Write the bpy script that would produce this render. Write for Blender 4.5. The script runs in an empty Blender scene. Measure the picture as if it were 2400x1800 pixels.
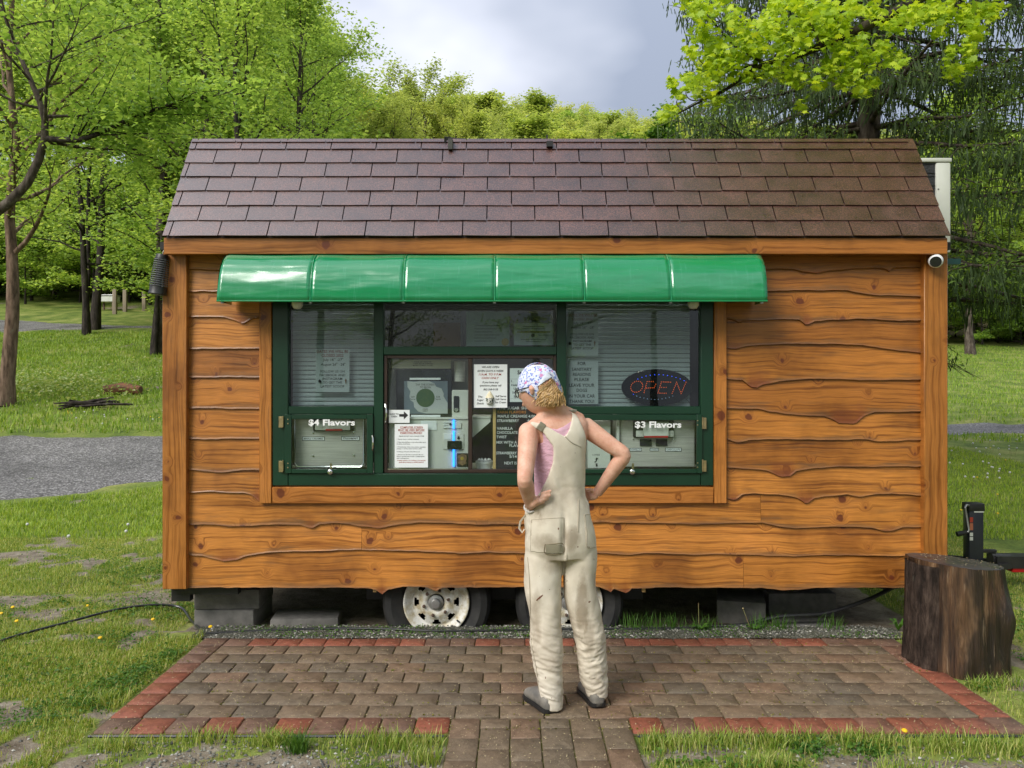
import bpy, bmesh, math, random
import numpy as np
from mathutils import Vector, Matrix
from mathutils.bvhtree import BVHTree

# ------------------------------------------------------------------ camera, sky, sun, exposure
SC = bpy.context.scene
COL = SC.collection
CAM_D, CAM_H, FPX = 5.13, 1.58, 1872.0        # metres to the trailer wall, eye height, focal length in photo pixels
cam_d = bpy.data.cameras.new('camera'); cam = bpy.data.objects.new('camera', cam_d); COL.objects.link(cam)
cam.location = (0, -CAM_D, CAM_H); cam.rotation_euler = (math.radians(90), 0, 0)
cam_d.sensor_width = 36; cam_d.lens = FPX / 2400 * 36; cam_d.clip_end = 2000; cam_d.clip_start = 0.05
SC.camera = cam

SUN_DIR = Vector((-0.55, -0.62, 0.70)).normalized()      # towards the sun, behind and left of the camera
SUN_EL = math.asin(SUN_DIR.z); SUN_AZ = math.atan2(SUN_DIR.x, SUN_DIR.y)
wld = bpy.data.worlds.new('World'); SC.world = wld; wld.use_nodes = True
wt = wld.node_tree; wt.nodes.clear()
def wn(t, **k):
    n = wt.nodes.new(t)
    for a, b in k.items(): setattr(n, a, b)
    return n
sky = wn('ShaderNodeTexSky', sky_type='NISHITA', sun_disc=False, sun_elevation=SUN_EL, sun_rotation=SUN_AZ, air_density=1.2, dust_density=2.0)
tc = wn('ShaderNodeTexCoord')
mp = wn('ShaderNodeMapping'); mp.inputs['Scale'].default_value = (1.0, 1.0, 2.2); mp.inputs['Location'].default_value = (9.52, 4.78, 2.46)
nz = wn('ShaderNodeTexNoise', noise_dimensions='3D'); nz.inputs['Scale'].default_value = 1.5; nz.inputs['Detail'].default_value = 5.0; nz.inputs['Roughness'].default_value = 0.5; nz.inputs['Distortion'].default_value = 0.35
rp = wn('ShaderNodeValToRGB')
e = rp.color_ramp.elements
e[0].position = 0.45; e[0].color = (2.4, 2.7, 3.4, 1)
e[1].position = 0.70; e[1].color = (7.9, 7.95, 8.5, 1)
sp = wn('ShaderNodeSeparateXYZ'); cl_ = wn('ShaderNodeMath', operation='MAXIMUM'); cl_.inputs[1].default_value = 0.0
ov = wn('ShaderNodeMath', operation='MULTIPLY_ADD'); ov.inputs[1].default_value = 1.35; ov.inputs[2].default_value = 0.68     # overcast sky: brighter towards the zenith
om = wn('ShaderNodeMixRGB', blend_type='MULTIPLY'); om.inputs['Fac'].default_value = 1.0
mx = wn('ShaderNodeMixRGB'); mx.inputs['Fac'].default_value = 0.88
bg = wn('ShaderNodeBackground'); bg.inputs['Strength'].default_value = 0.066
wo = wn('ShaderNodeOutputWorld')
wl = wt.links.new
wl(tc.outputs['Generated'], mp.inputs['Vector']); wl(mp.outputs['Vector'], nz.inputs['Vector']); wl(nz.outputs['Fac'], rp.inputs['Fac'])
wl(sky.outputs['Color'], mx.inputs['Color1']); wl(tc.outputs['Generated'], sp.inputs[0]); wl(sp.outputs['Z'], cl_.inputs[0]); wl(cl_.outputs[0], ov.inputs[0]); wl(rp.outputs['Color'], om.inputs['Color1']); wl(ov.outputs[0], om.inputs['Color2']); wl(om.outputs['Color'], mx.inputs['Color2']); wl(mx.outputs['Color'], bg.inputs['Color']); wl(bg.outputs['Background'], wo.inputs['Surface'])

sun_d = bpy.data.lights.new('sun', 'SUN'); sun_d.energy = 1.4; sun_d.angle = math.radians(30); sun_d.color = (1.0, 0.96, 0.89)
sun = bpy.data.objects.new('sun', sun_d); COL.objects.link(sun)
sun.rotation_euler = SUN_DIR.to_track_quat('Z', 'Y').to_euler()
SC.view_settings.view_transform = 'Standard'; SC.view_settings.look = 'None'; SC.view_settings.gamma = 1
SC.view_settings.exposure = 1.28
SC.cycles.use_denoising = True; SC.cycles.max_bounces = 8; SC.cycles.transparent_max_bounces = 16
SC.cycles.sample_clamp_indirect = 6.0; SC.cycles.caustics_reflective = False; SC.cycles.caustics_refractive = False

# ------------------------------------------------------------------ helpers
rnd = random.Random(7)
R = np.random.RandomState(11)
def px(u, v, y=0.0):
    """direction of a photo pixel met with the upright plane at depth y"""
    D = y + CAM_D
    return Vector(((u - 1200) / FPX * D, y, CAM_H - (v - 900) / FPX * D))
def X(u, y=0.0): return (u - 1200) / FPX * (y + CAM_D)
def Z(v, y=0.0): return CAM_H - (v - 900) / FPX * (y + CAM_D)

def tag(o, label=None, cat=None, group=None, kind=None):
    if label: o['label'] = label
    if cat: o['category'] = cat
    if group: o['group'] = group
    if kind: o['kind'] = kind
    return o
def obj(name, verts, faces, mat, parent=None, smooth=False, uvd=None):
    me = bpy.data.meshes.new(name)
    if isinstance(verts, np.ndarray): verts = verts.tolist()
    if isinstance(faces, np.ndarray): faces = faces.tolist()
    me.from_pydata(verts, [], faces); me.update()
    if smooth: me.polygons.foreach_set('use_smooth', [True] * len(me.polygons))
    mats = mat if isinstance(mat, (list, tuple)) else [mat]
    for m in mats: me.materials.append(m)
    o = bpy.data.objects.new(name, me); COL.objects.link(o)
    if parent is not None: o.parent = parent
    return o
def inst(name, me, parent=None, loc=(0, 0, 0), rot=(0, 0, 0), sc=(1, 1, 1)):
    o = bpy.data.objects.new(name, me); COL.objects.link(o)
    o.location = loc; o.rotation_euler = rot; o.scale = sc
    if parent is not None: o.parent = parent
    return o
def empty(name, label=None, cat=None, group=None, loc=(0, 0, 0)):
    o = bpy.data.objects.new(name, None); COL.objects.link(o); o.location = loc; o.empty_display_size = .1
    return tag(o, label, cat, group)
def fixnormals(o):
    bm = bmesh.new(); bm.from_mesh(o.data); bmesh.ops.recalc_face_normals(bm, faces=bm.faces); bm.to_mesh(o.data); bm.free()
    return o

class MB:
    """collects shapes into one mesh"""
    def __init__(s): s.v = []; s.f = []; s.m = []
    def add(s, v, f, mi=0):
        n = len(s.v); s.v.extend([tuple(p) for p in v]); s.f.extend([tuple(i + n for i in q) for q in f]); s.m.extend([mi] * len(f)); return s
    def box(s, a, b, bev=0.0, mi=0):
        x0, y0, z0 = [min(p, q) for p, q in zip(a, b)]; x1, y1, z1 = [max(p, q) for p, q in zip(a, b)]
        if bev <= 0:
            v = [(x0,y0,z0),(x1,y0,z0),(x1,y1,z0),(x0,y1,z0),(x0,y0,z1),(x1,y0,z1),(x1,y1,z1),(x0,y1,z1)]
            return s.add(v, [(0,3,2,1),(4,5,6,7),(0,1,5,4),(1,2,6,5),(2,3,7,6),(3,0,4,7)], mi)
        bm = bmesh.new(); bmesh.ops.create_cube(bm, size=1)
        for q in bm.verts: q.co = Vector(((x0+x1)/2 + q.co.x*(x1-x0), (y0+y1)/2 + q.co.y*(y1-y0), (z0+z1)/2 + q.co.z*(z1-z0)))
        bmesh.ops.bevel(bm, geom=bm.edges[:], offset=bev, segments=2 if bev > .004 else 1, affect='EDGES', profile=.5)
        bm.verts.ensure_lookup_table(); bm.verts.index_update()
        s.add([q.co[:] for q in bm.verts], [[w.index for w in f.verts] for f in bm.faces], mi); bm.free(); return s
    def tube(s, pts, rad, n=8, cap=True, mi=0, flat=1.0):
        v, f = tube(pts, rad, n, cap, flat); return s.add(v, f, mi)
    def lathe(s, prof, axis_o, axis_d, n=32, mi=0, closed=False):
        """prof: list of (radius, distance along axis)"""
        d = Vector(axis_d).normalized(); a = d.orthogonal().normalized(); b = d.cross(a); o = Vector(axis_o); v = []; f = []
        for r, h in prof:
            for k in range(n):
                t = 2*math.pi*k/n; v.append(tuple(o + d*h + (a*math.cos(t) + b*math.sin(t))*r))
        m = len(prof)
        for i in range(m if closed else m-1):
            for k in range(n):
                j = (i+1) % m
                f.append((i*n+k, i*n+(k+1) % n, j*n+(k+1) % n, j*n+k))
        if not closed:
            if prof[0][0] > 1e-5: f.append(tuple(reversed(range(n))))
            if prof[-1][0] > 1e-5: f.append(tuple((m-1)*n+k for k in range(n)))
        return s.add(v, f, mi)
    def prism(s, poly, y0, y1, mi=0):
        """polygon in x,z pushed from y0 (front) to y1"""
        n = len(poly); v = [(x, y0, z) for x, z in poly] + [(x, y1, z) for x, z in poly]
        f = [tuple(range(n)), tuple(reversed(range(n, 2*n)))] + [(i, n+i, n+(i+1) % n, (i+1) % n) for i in range(n)]
        return s.add(v, f, mi)
    def build(s, name, mat, parent=None, smooth=False):
        o = obj(name, s.v, s.f, mat, parent, False)
        if len(o.data.materials) > 1: o.data.polygons.foreach_set('material_index', s.m)
        fixnormals(o)
        if smooth: shade_auto(o)
        return o
def shade_auto(o, ang=40):
    me = o.data; me.polygons.foreach_set('use_smooth', [True]*len(me.polygons))
    me.set_sharp_from_angle(angle=math.radians(ang))
def tube(pts, rad, n=8, cap=True, flat=1.0):
    pts = [Vector(p) for p in pts]; m = len(pts)
    if not hasattr(rad, '__len__'): rad = [rad]*m
    v = []; f = []; ref = None
    for i, p in enumerate(pts):
        d = (pts[min(i+1, m-1)] - pts[max(i-1, 0)])
        d = d.normalized() if d.length > 1e-9 else Vector((0, 0, 1))
        if ref is None: a = d.orthogonal().normalized()
        else:
            a = ref - d*ref.dot(d); a = a.normalized() if a.length > 1e-6 else d.orthogonal().normalized()
        ref = a; b = d.cross(a); r = rad[i]
        rx, ry = (r if hasattr(r, '__len__') else (r, r*flat))
        for k in range(n):
            t = 2*math.pi*k/n; v.append(tuple(p + a*(rx*math.cos(t)) + b*(ry*math.sin(t))))
    for i in range(m-1):
        for k in range(n): f.append((i*n+k, i*n+(k+1) % n, (i+1)*n+(k+1) % n, (i+1)*n+k))
    if cap:
        f.append(tuple(reversed(range(n)))); f.append(tuple((m-1)*n+k for k in range(n)))
    return v, f
def spline(pts, n):
    """Catmull-Rom through points"""
    P = [np.array(p, float) for p in pts]; P = [2*P[0]-P[1]] + P + [2*P[-1]-P[-2]]; out = []
    segs = len(P)-3
    for q in range(n):
        t = q/(n-1)*segs; i = min(int(t), segs-1); t -= i; a, b, c, d = P[i:i+4]
        out.append(.5*((2*b)+(-a+c)*t+(2*a-5*b+4*c-d)*t*t+(-a+3*b-3*c+d)*t**3))
    return out
def _hash(a, b, c, s):
    h = (a.astype(np.int64)*374761393 + b.astype(np.int64)*668265263 + c.astype(np.int64)*2147483647 + s*1274126177) & 0xffffffff
    h = ((h ^ (h >> 13))*1274126177) & 0xffffffff
    return ((h ^ (h >> 16)) & 0xffff)/65535.0
def vnoise(p, seed=0):
    p = np.asarray(p, float); i = np.floor(p).astype(np.int64); f = p-i; f = f*f*(3-2*f); r = 0
    for dx in (0, 1):
        for dy in (0, 1):
            for dz in (0, 1):
                w = (f[:, 0] if dx else 1-f[:, 0])*(f[:, 1] if dy else 1-f[:, 1])*(f[:, 2] if dz else 1-f[:, 2])
                r = r + w*_hash(i[:, 0]+dx, i[:, 1]+dy, i[:, 2]+dz, seed)
    return r
def fbm(p, oct=4, seed=0):
    p = np.asarray(p, float); s = 0; a = .5; t = 0
    for k in range(oct): s = s + a*vnoise(p*2**k, seed+k); t += a; a *= .5
    return s/t

# ------------------------------------------------------------------ materials
class NM:
    def __init__(s, name, rough=.6, spec=.5, metal=0.0):
        s.m = bpy.data.materials.new(name); s.m.use_nodes = True; s.t = s.m.node_tree
        s.b = s.t.nodes['Principled BSDF']; s.out = s.t.nodes['Material Output']
        s.b.inputs['Roughness'].default_value = rough; s.b.inputs['Specular IOR Level'].default_value = spec; s.b.inputs['Metallic'].default_value = metal
    def n(s, t, **k):
        q = s.t.nodes.new(t)
        for a, b in k.items():
            if a in q.inputs: q.inputs[a].default_value = b
            else: setattr(q, a, b)
        return q
    def l(s, a, b): s.t.links.new(a, b)
    def coord(s, scale=(1, 1, 1), kind='Object', rot=(0, 0, 0)):
        c = s.n('ShaderNodeTexCoord'); m = s.n('ShaderNodeMapping'); m.inputs['Scale'].default_value = scale; m.inputs['Rotation'].default_value = rot
        s.l(c.outputs[kind], m.inputs['Vector']); return m.outputs['Vector']
    def noise(s, vec, scale, detail=4, rough=.55, dist=0.0):
        q = s.n('ShaderNodeTexNoise'); q.inputs['Scale'].default_value = scale; q.inputs['Detail'].default_value = detail
        q.inputs['Roughness'].default_value = rough; q.inputs['Distortion'].default_value = dist
        if vec is not None: s.l(vec, q.inputs['Vector'])
        return q.outputs['Fac']
    def ramp(s, fac, stops, interp='LINEAR'):
        q = s.n('ShaderNodeValToRGB'); q.color_ramp.interpolation = interp; el = q.color_ramp.elements
        while len(el) < len(stops): el.new(.5)
        for e_, (p, c) in zip(el, stops):
            e_.position = p; e_.color = (c, c, c, 1) if not hasattr(c, '__len__') else (*c, 1)
        s.l(fac, q.inputs['Fac']); return q.outputs['Color']
    def mix(s, fac, a, b, mode='MIX'):
        q = s.n('ShaderNodeMixRGB', blend_type=mode)
        for sock, val in ((q.inputs['Fac'], fac), (q.inputs['Color1'], a), (q.inputs['Color2'], b)):
            if isinstance(val, bpy.types.NodeSocket): s.l(val, sock)
            elif hasattr(val, '__len__'): sock.default_value = (*val[:3], 1)
            else: sock.default_value = val if sock.type == 'VALUE' else (val, val, val, 1)
        return q.outputs['Color']
    def math(s, op, a, b=0.0):
        q = s.n('ShaderNodeMath', operation=op)
        for sock, val in ((q.inputs[0], a), (q.inputs[1], b)):
            if isinstance(val, bpy.types.NodeSocket): s.l(val, sock)
            else: sock.default_value = val
        return q.outputs[0]
    def bump(s, h, strength=.3, dist=.01):
        q = s.n('ShaderNodeBump'); q.inputs['Strength'].default_value = strength; q.inputs['Distance'].default_value = dist
        s.l(h, q.inputs['Height']); s.l(q.outputs['Normal'], s.b.inputs['Normal']); return q
    def color(s, c):
        if isinstance(c, bpy.types.NodeSocket): s.l(c, s.b.inputs['Base Color'])
        else: s.b.inputs['Base Color'].default_value = (*c, 1)
        return s
    def rough(s, c): s.l(c, s.b.inputs['Roughness']); return s
    def objrand(s): return s.n('ShaderNodeObjectInfo').outputs['Random']
    def island(s): return s.n('ShaderNodeNewGeometry').outputs['Random Per Island']
def PM(name, c1, c2=None, scale=6, rough=.6, spec=.5, metal=0.0, bump=0.0, bscale=60, bdist=.004, stretch=(1, 1, 1), lo=.35, hi=.65, rvar=0.0):
    m = NM(name, rough, spec, metal); v = m.coord(stretch); c2 = c2 or tuple(q*.75 for q in c1)
    f = m.noise(v, scale); m.color(m.ramp(f, [(lo, c1), (hi, c2)]))
    if bump > 0: m.bump(m.noise(v, bscale, 3), bump, bdist)
    if rvar: m.rough(m.ramp(f, [(.3, max(0, rough-rvar)), (.7, min(1, rough+rvar))]))
    return m.m
def wood_mat(name, axis='X', light=(.49, .190, .033), dark=(.22, .072, .012), knot_scale=2.6, worn=.35):
    m = NM(name, .36, .45)
    c = m.n('ShaderNodeTexCoord'); oi = m.n('ShaderNodeObjectInfo')
    off = m.n('ShaderNodeVectorMath', operation='ADD'); mul = m.n('ShaderNodeVectorMath', operation='SCALE'); mul.inputs['Scale'].default_value = 40
    cmb = m.n('ShaderNodeCombineXYZ'); m.l(oi.outputs['Random'], cmb.inputs['X']); r2 = m.math('MULTIPLY', oi.outputs['Random'], 3.7); m.l(r2, cmb.inputs['Z']); m.l(cmb.outputs[0], mul.inputs[0])
    m.l(c.outputs['Object'], off.inputs[0]); m.l(mul.outputs[0], off.inputs[1]); base = off.outputs[0]
    if axis == 'Z':
        sw = m.n('ShaderNodeMapping'); sw.inputs['Rotation'].default_value = (0, math.pi/2, 0); m.l(base, sw.inputs['Vector']); base = sw.outputs[0]
    sep = m.n('ShaderNodeSeparateXYZ'); m.l(base, sep.inputs[0])
    flat = m.n('ShaderNodeCombineXYZ'); m.l(sep.outputs['X'], flat.inputs['X']); m.l(sep.outputs['Z'], flat.inputs['Y'])
    # knots
    warpn = m.n('ShaderNodeTexNoise'); warpn.inputs['Scale'].default_value = 14; m.l(flat.outputs[0], warpn.inputs['Vector'])
    wv = m.n('ShaderNodeMixRGB', blend_type='LINEAR_LIGHT'); wv.inputs['Fac'].default_value = .018; m.l(flat.outputs[0], wv.inputs['Color1']); m.l(warpn.outputs['Color'], wv.inputs['Color2'])
    vo = m.n('ShaderNodeTexVoronoi', voronoi_dimensions='2D'); vo.inputs['Scale'].default_value = knot_scale*1.25; m.l(wv.outputs[0], vo.inputs['Vector'])
    sc = m.n('ShaderNodeSeparateXYZ'); m.l(vo.outputs['Color'], sc.inputs[0])
    size = m.math('MULTIPLY', sc.outputs['X'], .085); size = m.math('SUBTRACT', size, .012)
    kd = m.math('SUBTRACT', vo.outputs['Distance'], size)
    kmask = m.ramp(kd, [(0.0, 1.0), (.022, 0.0)]); halo = m.ramp(kd, [(0.0, 1.0), (.16, 0.0)], 'EASE')
    # grain
    zz = m.math('ADD', sep.outputs['Z'], m.math('MULTIPLY', halo, .05))
    low = m.n('ShaderNodeTexNoise'); low.inputs['Scale'].default_value = 2.2; low.inputs['Detail'].default_value = 2; m.l(flat.outputs[0], low.inputs['Vector'])
    zz = m.math('ADD', zz, m.math('MULTIPLY', low.outputs['Fac'], .07))
    g = m.n('ShaderNodeCombineXYZ'); m.l(m.math('MULTIPLY', sep.outputs['X'], .55), g.inputs['X']); m.l(m.math('MULTIPLY', zz, 26.0), g.inputs['Y']); m.l(sep.outputs['Y'], g.inputs['Z'])
    gr = m.noise(g.outputs[0], 2.1, 3, .6)
    fg = m.n('ShaderNodeCombineXYZ'); m.l(m.math('MULTIPLY', sep.outputs['X'], 4.0), fg.inputs['X']); m.l(m.math('MULTIPLY', zz, 190.0), fg.inputs['Y'])
    fine = m.noise(fg.outputs[0], 2.0, 2, .6)
    col = m.ramp(gr, [(.33, dark), (.50, light), (.64, tuple(q*1.12 for q in light)), (.70, tuple(q*.72 for q in light))])
    col = m.mix(.55, col, m.ramp(fine, [(.35, .5), (.62, 1.08)]), 'MULTIPLY')
    tone = m.ramp(oi.outputs['Random'], [(0.0, (.70, .64, .60)), (.3, (.92, .88, .82)), (.6, (1.04, 1.04, 1.02)), (1.0, (1.20, 1.20, 1.25))])
    col = m.mix(1.0, col, tone, 'MULTIPLY')
    blotch = m.noise(flat.outputs[0], 1.7, 4, .6)
    col = m.mix(1.0, col, m.ramp(blotch, [(.34, (.58, .53, .52)), (.50, .98), (.68, (1.10, 1.10, 1.22))]), 'MULTIPLY')
    st = m.n('ShaderNodeCombineXYZ'); m.l(m.math('MULTIPLY', sep.outputs['X'], 1.6), st.inputs['X']); m.l(m.math('MULTIPLY', sep.outputs['Z'], 11), st.inputs['Y'])
    stain = m.noise(st.outputs[0], 1.9, 5, .65)
    col = m.mix(m.ramp(stain, [(.54, 0.0), (.74, worn*1.1)]), col, (.115, .068, .034))
    col = m.mix(m.math('MULTIPLY', halo, .35), col, (.20, .055, .012))
    col = m.mix(m.math('MULTIPLY', kmask, .85), col, (.105, .022, .010))
    ed = m.n('ShaderNodeAttribute', attribute_name='edge').outputs['Fac']; dip = m.n('ShaderNodeAttribute', attribute_name='dip').outputs['Fac']
    en = m.math('ADD', ed, m.math('MULTIPLY', m.math('SUBTRACT', stain, .5), .55))
    col = m.mix(m.ramp(en, [(.84, 0.0), (.98, .55)]), col, (.125, .070, .034))          # bark left along the live edge
    dn = m.math('ADD', m.math('MULTIPLY', dip, m.math('POWER', ed, 1.5)), m.math('MULTIPLY', m.math('SUBTRACT', stain, .5), .9))
    col = m.mix(m.ramp(dn, [(.30, 0.0), (.80, .80)]), col, (.185, .050, .016))           # red heartwood at the branch stubs
    m.color(col); m.rough(m.ramp(gr, [(.3, .28), (.7, .46)]))
    m.bump(m.mix(.5, fine, gr), .25, .003)
    return m.m
W_PLANK = wood_mat('pine siding', 'X')
W_POST = wood_mat('pine post', 'Z', light=(.38, .145, .028), knot_scale=3.2)
W_TRIM = wood_mat('pine trim', 'X', light=(.40, .148, .028), worn=.2)
W_TRIMV = wood_mat('pine trim upright', 'Z', light=(.42, .160, .031), knot_scale=2.2, worn=.2)

def shingle_mat():
    m = NM('wet asphalt shingle', .45, .9); v = m.coord()
    gr = m.noise(v, 130, 3, .8); big = m.noise(v, 7, 5, .65)
    c = m.ramp(gr, [(.34, (.010, .003, .002)), (.50, (.058, .0165, .0100)), (.64, (.160, .064, .046))])
    c = m.mix(1.0, c, m.ramp(m.objrand(), [(0, (.88, .87, .87)), (.5, 1.0), (1, (1.12, 1.07, 1.05))]), 'MULTIPLY')
    c = m.mix(1.0, c, m.ramp(big, [(.3, .62), (.7, 1.3)]), 'MULTIPLY')
    m.color(c); m.rough(m.ramp(big, [(.3, .26), (.7, .5)])); m.bump(gr, .5, .004); m.b.inputs['Coat Weight'].default_value = .55; m.b.inputs['Coat Roughness'].default_value = .26; m.b.inputs['Coat IOR'].default_value = 1.7
    return m.m
M_SHINGLE = shingle_mat()
def vinyl_mat():
    m = NM('green vinyl', .2, .6); v = m.coord((1, 1, 1))
    ve = m.coord((30, 6, 3)); streak = m.noise(ve, 2.0, 4, .6)
    hz_ = m.coord((1.5, 20, 20)); film = m.noise(hz_, 1.6, 4, .6)
    col = m.mix(m.ramp(film, [(.54, 0.0), (.76, .14)]), (.0006, .215, .072), (.08, .40, .26))
    col = m.mix(m.ramp(streak, [(.58, 0.0), (.74, .14)]), col, (.16, .50, .36))
    m.color(col); m.rough(m.ramp(film, [(.4, .10), (.7, .32)])); m.bump(m.noise(m.coord((1.2, 5, 5)), 2.2, 2, .4), .35, .05); m.b.inputs['Coat Weight'].default_value = .7; m.b.inputs['Coat Roughness'].default_value = .14; m.b.inputs['Coat IOR'].default_value = 1.55
    return m.m
M_VINYL = vinyl_mat()
M_GREEN = PM('dark green painted aluminium', (.0075, .040, .020), (.006, .031, .016), 3, .30, .5, bump=.03, bscale=30)
M_GREEN2 = PM('green bracket paint', (.012, .055, .052), None, 5, .4)
M_BROWN = PM('brown slider frame', (.045, .026, .019), (.030, .018, .014), 8, .38)
M_BLACK = PM('black painted steel', (.012, .012, .013), (.022, .021, .020), 9, .45, bump=.1)
def emit(name, c, s):
    m = NM(name, .4); m.color(c); m.b.inputs['Emission Color'].default_value = (*c, 1); m.b.inputs['Emission Strength'].default_value = s
    return m.m
M_TUBE = emit('lamp tube', (1.0, .96, .84), 14.0)
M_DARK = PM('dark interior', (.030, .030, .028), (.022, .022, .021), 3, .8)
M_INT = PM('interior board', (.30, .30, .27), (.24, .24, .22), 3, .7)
M_RUBBER = PM('tyre rubber', (.020, .020, .020), (.034, .033, .031), 12, .75, .3, bump=.25, bscale=40)
M_WHITEP = PM('white appliance paint', (.66, .67, .62), (.58, .59, .54), 4, .35)
M_WHITEPL = PM('white plastic', (.78, .79, .80), (.72, .73, .74), 5, .3)
M_STEEL = PM('brushed stainless steel', (.62, .60, .55), (.46, .45, .41), 4, .40, .5, .12, bump=.05, bscale=8, stretch=(1, 1, 30))
M_CHROME = PM('chrome', (.8, .8, .78), (.7, .7, .68), 8, .12, .5, 1.0)
M_BRASS = PM('brass hinge', (.62, .47, .25), (.42, .33, .2), 30, .3, .5, .9)
M_PAPER = PM('paper', (.80, .83, .84), (.75, .79, .80), 3, .7, .3)
M_PAPER2 = PM('kraft card', (.34, .17, .07), (.28, .14, .06), 4, .7, .3)
M_PAPER3 = PM('pale green certificate', (.60, .68, .62), (.52, .60, .54), 5, .6, .3)
M_INK = PM('black ink', (.015, .015, .018), None, 4, .6)
M_INKGREY = PM('grey ink', (.07, .07, .07), None, 4, .6)
M_RED = PM('red ink', (.42, .045, .020), None, 4, .6)
M_REDPL = PM('red plastic', (.50, .012, .016), (.40, .010, .012), 6, .3)
M_VINYLW = PM('white vinyl lettering', (.88, .89, .89), None, 4, .5)
M_ORANGE = PM('orange board letters', (.70, .26, .06), None, 4, .6)
M_CHALK = PM('black letter board', (.014, .014, .016), (.020, .020, .022), 6, .7)
M_PINE = PM('pale pine edge', (.62, .42, .17), (.54, .35, .14), 5, .6, stretch=(1, 1, .1))
M_GOLD = PM('gold seal', (.62, .44, .10), (.5, .34, .08), 20, .35, .5, .6)
M_SLAT = PM('pale blind slat', (.66, .70, .70), (.60, .64, .64), 3, .45)
M_SCREEN = PM('screen glass', (.016, .018, .018), None, 4, .15)
M_SCRIM = PM('screen picture pale', (.44, .47, .46), (.38, .41, .41), 4, .5)
M_SCRBL = PM('screen picture blue grey', (.15, .19, .22), (.12, .15, .18), 4, .4)
M_SCRGN = PM('screen picture green', (.030, .085, .030), (.06, .11, .03), 14, .4)
M_HOSE = PM('black hose', (.018, .018, .019), (.028, .028, .027), 12, .32)
M_EDGE = PM('black plastic edging', (.016, .017, .020), (.03, .032, .04), 9, .4)
M_CONC = PM('concrete', (.22, .21, .195), (.15, .145, .135), 14, .9, .2, bump=.5, bscale=120)
M_ZINC = PM('galvanised steel', (.48, .48, .47), (.34, .34, .33), 12, .4, .5, .8)
M_COIL = PM('dark coil mesh', (.018, .018, .020), (.035, .035, .04), 90, .5, bump=.6, bscale=60, bdist=.01)
M_LEDB = emit('blue light strip', (.02, .22, 1.0), 1.6)
M_LEDR = emit('orange led', (1.0, .13, .01), .9)
M_LEDBL = emit('blue led', (.02, .08, 1.0), 2.2)
M_LEDW = emit('white led', (.5, .7, 1.0), .9)
def glass_mat(name='window glass', tint=(.90, .94, .93, 1)):
    m = NM(name, .0); t = m.t
    tr = m.n('ShaderNodeBsdfTransparent'); tr.inputs['Color'].default_value = tint
    gl = m.n('ShaderNodeBsdfGlossy'); gl.inputs['Roughness'].default_value = .0
    gm = m.n('ShaderNodeNewGeometry'); dp = m.n('ShaderNodeVectorMath', operation='DOT_PRODUCT'); m.l(gm.outputs['Incoming'], dp.inputs[0]); m.l(gm.outputs['Normal'], dp.inputs[1])
    fr = m.math('ADD', m.math('MULTIPLY', m.math('POWER', m.math('SUBTRACT', 1.0, m.math('ABSOLUTE', dp.outputs['Value'])), 5.0), .95), .05)     # the same from both sides of the pane
    ms = m.n('ShaderNodeMixShader'); m.l(fr, ms.inputs[0]); m.l(tr.outputs[0], ms.inputs[1]); m.l(gl.outputs[0], ms.inputs[2]); m.l(ms.outputs[0], m.out.inputs['Surface'])
    return m.m
M_GLASS = glass_mat(); M_GLASST = glass_mat('tinted window glass', (.70, .75, .745, 1))
def clear_mat():
    m = NM('clear lens', .0)
    tr = m.n('ShaderNodeBsdfTransparent'); tr.inputs['Color'].default_value = (.93, .93, .86, 1); gl = m.n('ShaderNodeBsdfGlossy'); gl.inputs['Roughness'].default_value = .02
    ms = m.n('ShaderNodeMixShader'); ms.inputs[0].default_value = .08; m.l(tr.outputs[0], ms.inputs[1]); m.l(gl.outputs[0], ms.inputs[2]); m.l(ms.outputs[0], m.out.inputs['Surface'])
    return m.m
M_LENS = clear_mat()
def rim_mat():
    m = NM('white wheel paint with rust', .4); v = m.coord()
    f = m.noise(v, 16, 5, .65); d = m.noise(v, 90, 2, .6)
    c = m.ramp(f, [(.42, (.72, .71, .66)), (.60, (.50, .44, .30)), (.74, (.24, .12, .06))])
    c = m.mix(m.ramp(d, [(.66, 0.0), (.72, .8)]), c, (.13, .05, .025)); m.color(c); return m.m
M_RIM = rim_mat()
def brick_mat(name, stops, speck=.35, moss=.5):
    m = NM(name, .5, .3); v = m.coord(kind='Object')
    oi = m.n('ShaderNodeObjectInfo'); loc = m.n('ShaderNodeVectorMath', operation='ADD'); c = m.n('ShaderNodeTexCoord')
    m.l(c.outputs['Object'], loc.inputs[0]); m.l(oi.outputs['Location'], loc.inputs[1]); v = loc.outputs[0]
    col = m.ramp(oi.outputs['Random'], stops)
    col = m.mix(1.0, col, m.ramp(m.noise(v, 30, 4, .7), [(.3, .66), (.5, 1.0), (.7, 1.25)]), 'MULTIPLY')
    vo = m.n('ShaderNodeTexVoronoi'); vo.inputs['Scale'].default_value = 130; m.l(v, vo.inputs['Vector'])
    sp = m.ramp(vo.outputs['Distance'], [(.14, 1.0), (.24, 0.0)]); pres = m.ramp(m.noise(v, 22, 2), [(.44, 0.0), (.60, 1.0)])
    col = m.mix(m.math('MULTIPLY', m.math('MULTIPLY', sp, pres), speck), col, (.52, .46, .30))
    col = m.mix(m.ramp(m.noise(v, 9, 4, .7), [(.60, 0.0), (.75, moss)]), col, (.075, .070, .016))
    wet = m.noise(v, 3.5, 3)
    m.color(col); m.rough(m.ramp(wet, [(.35, .38), (.65, .70)])); m.bump(m.noise(v, 90, 3, .8), .7, .006)
    return m.m
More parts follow.
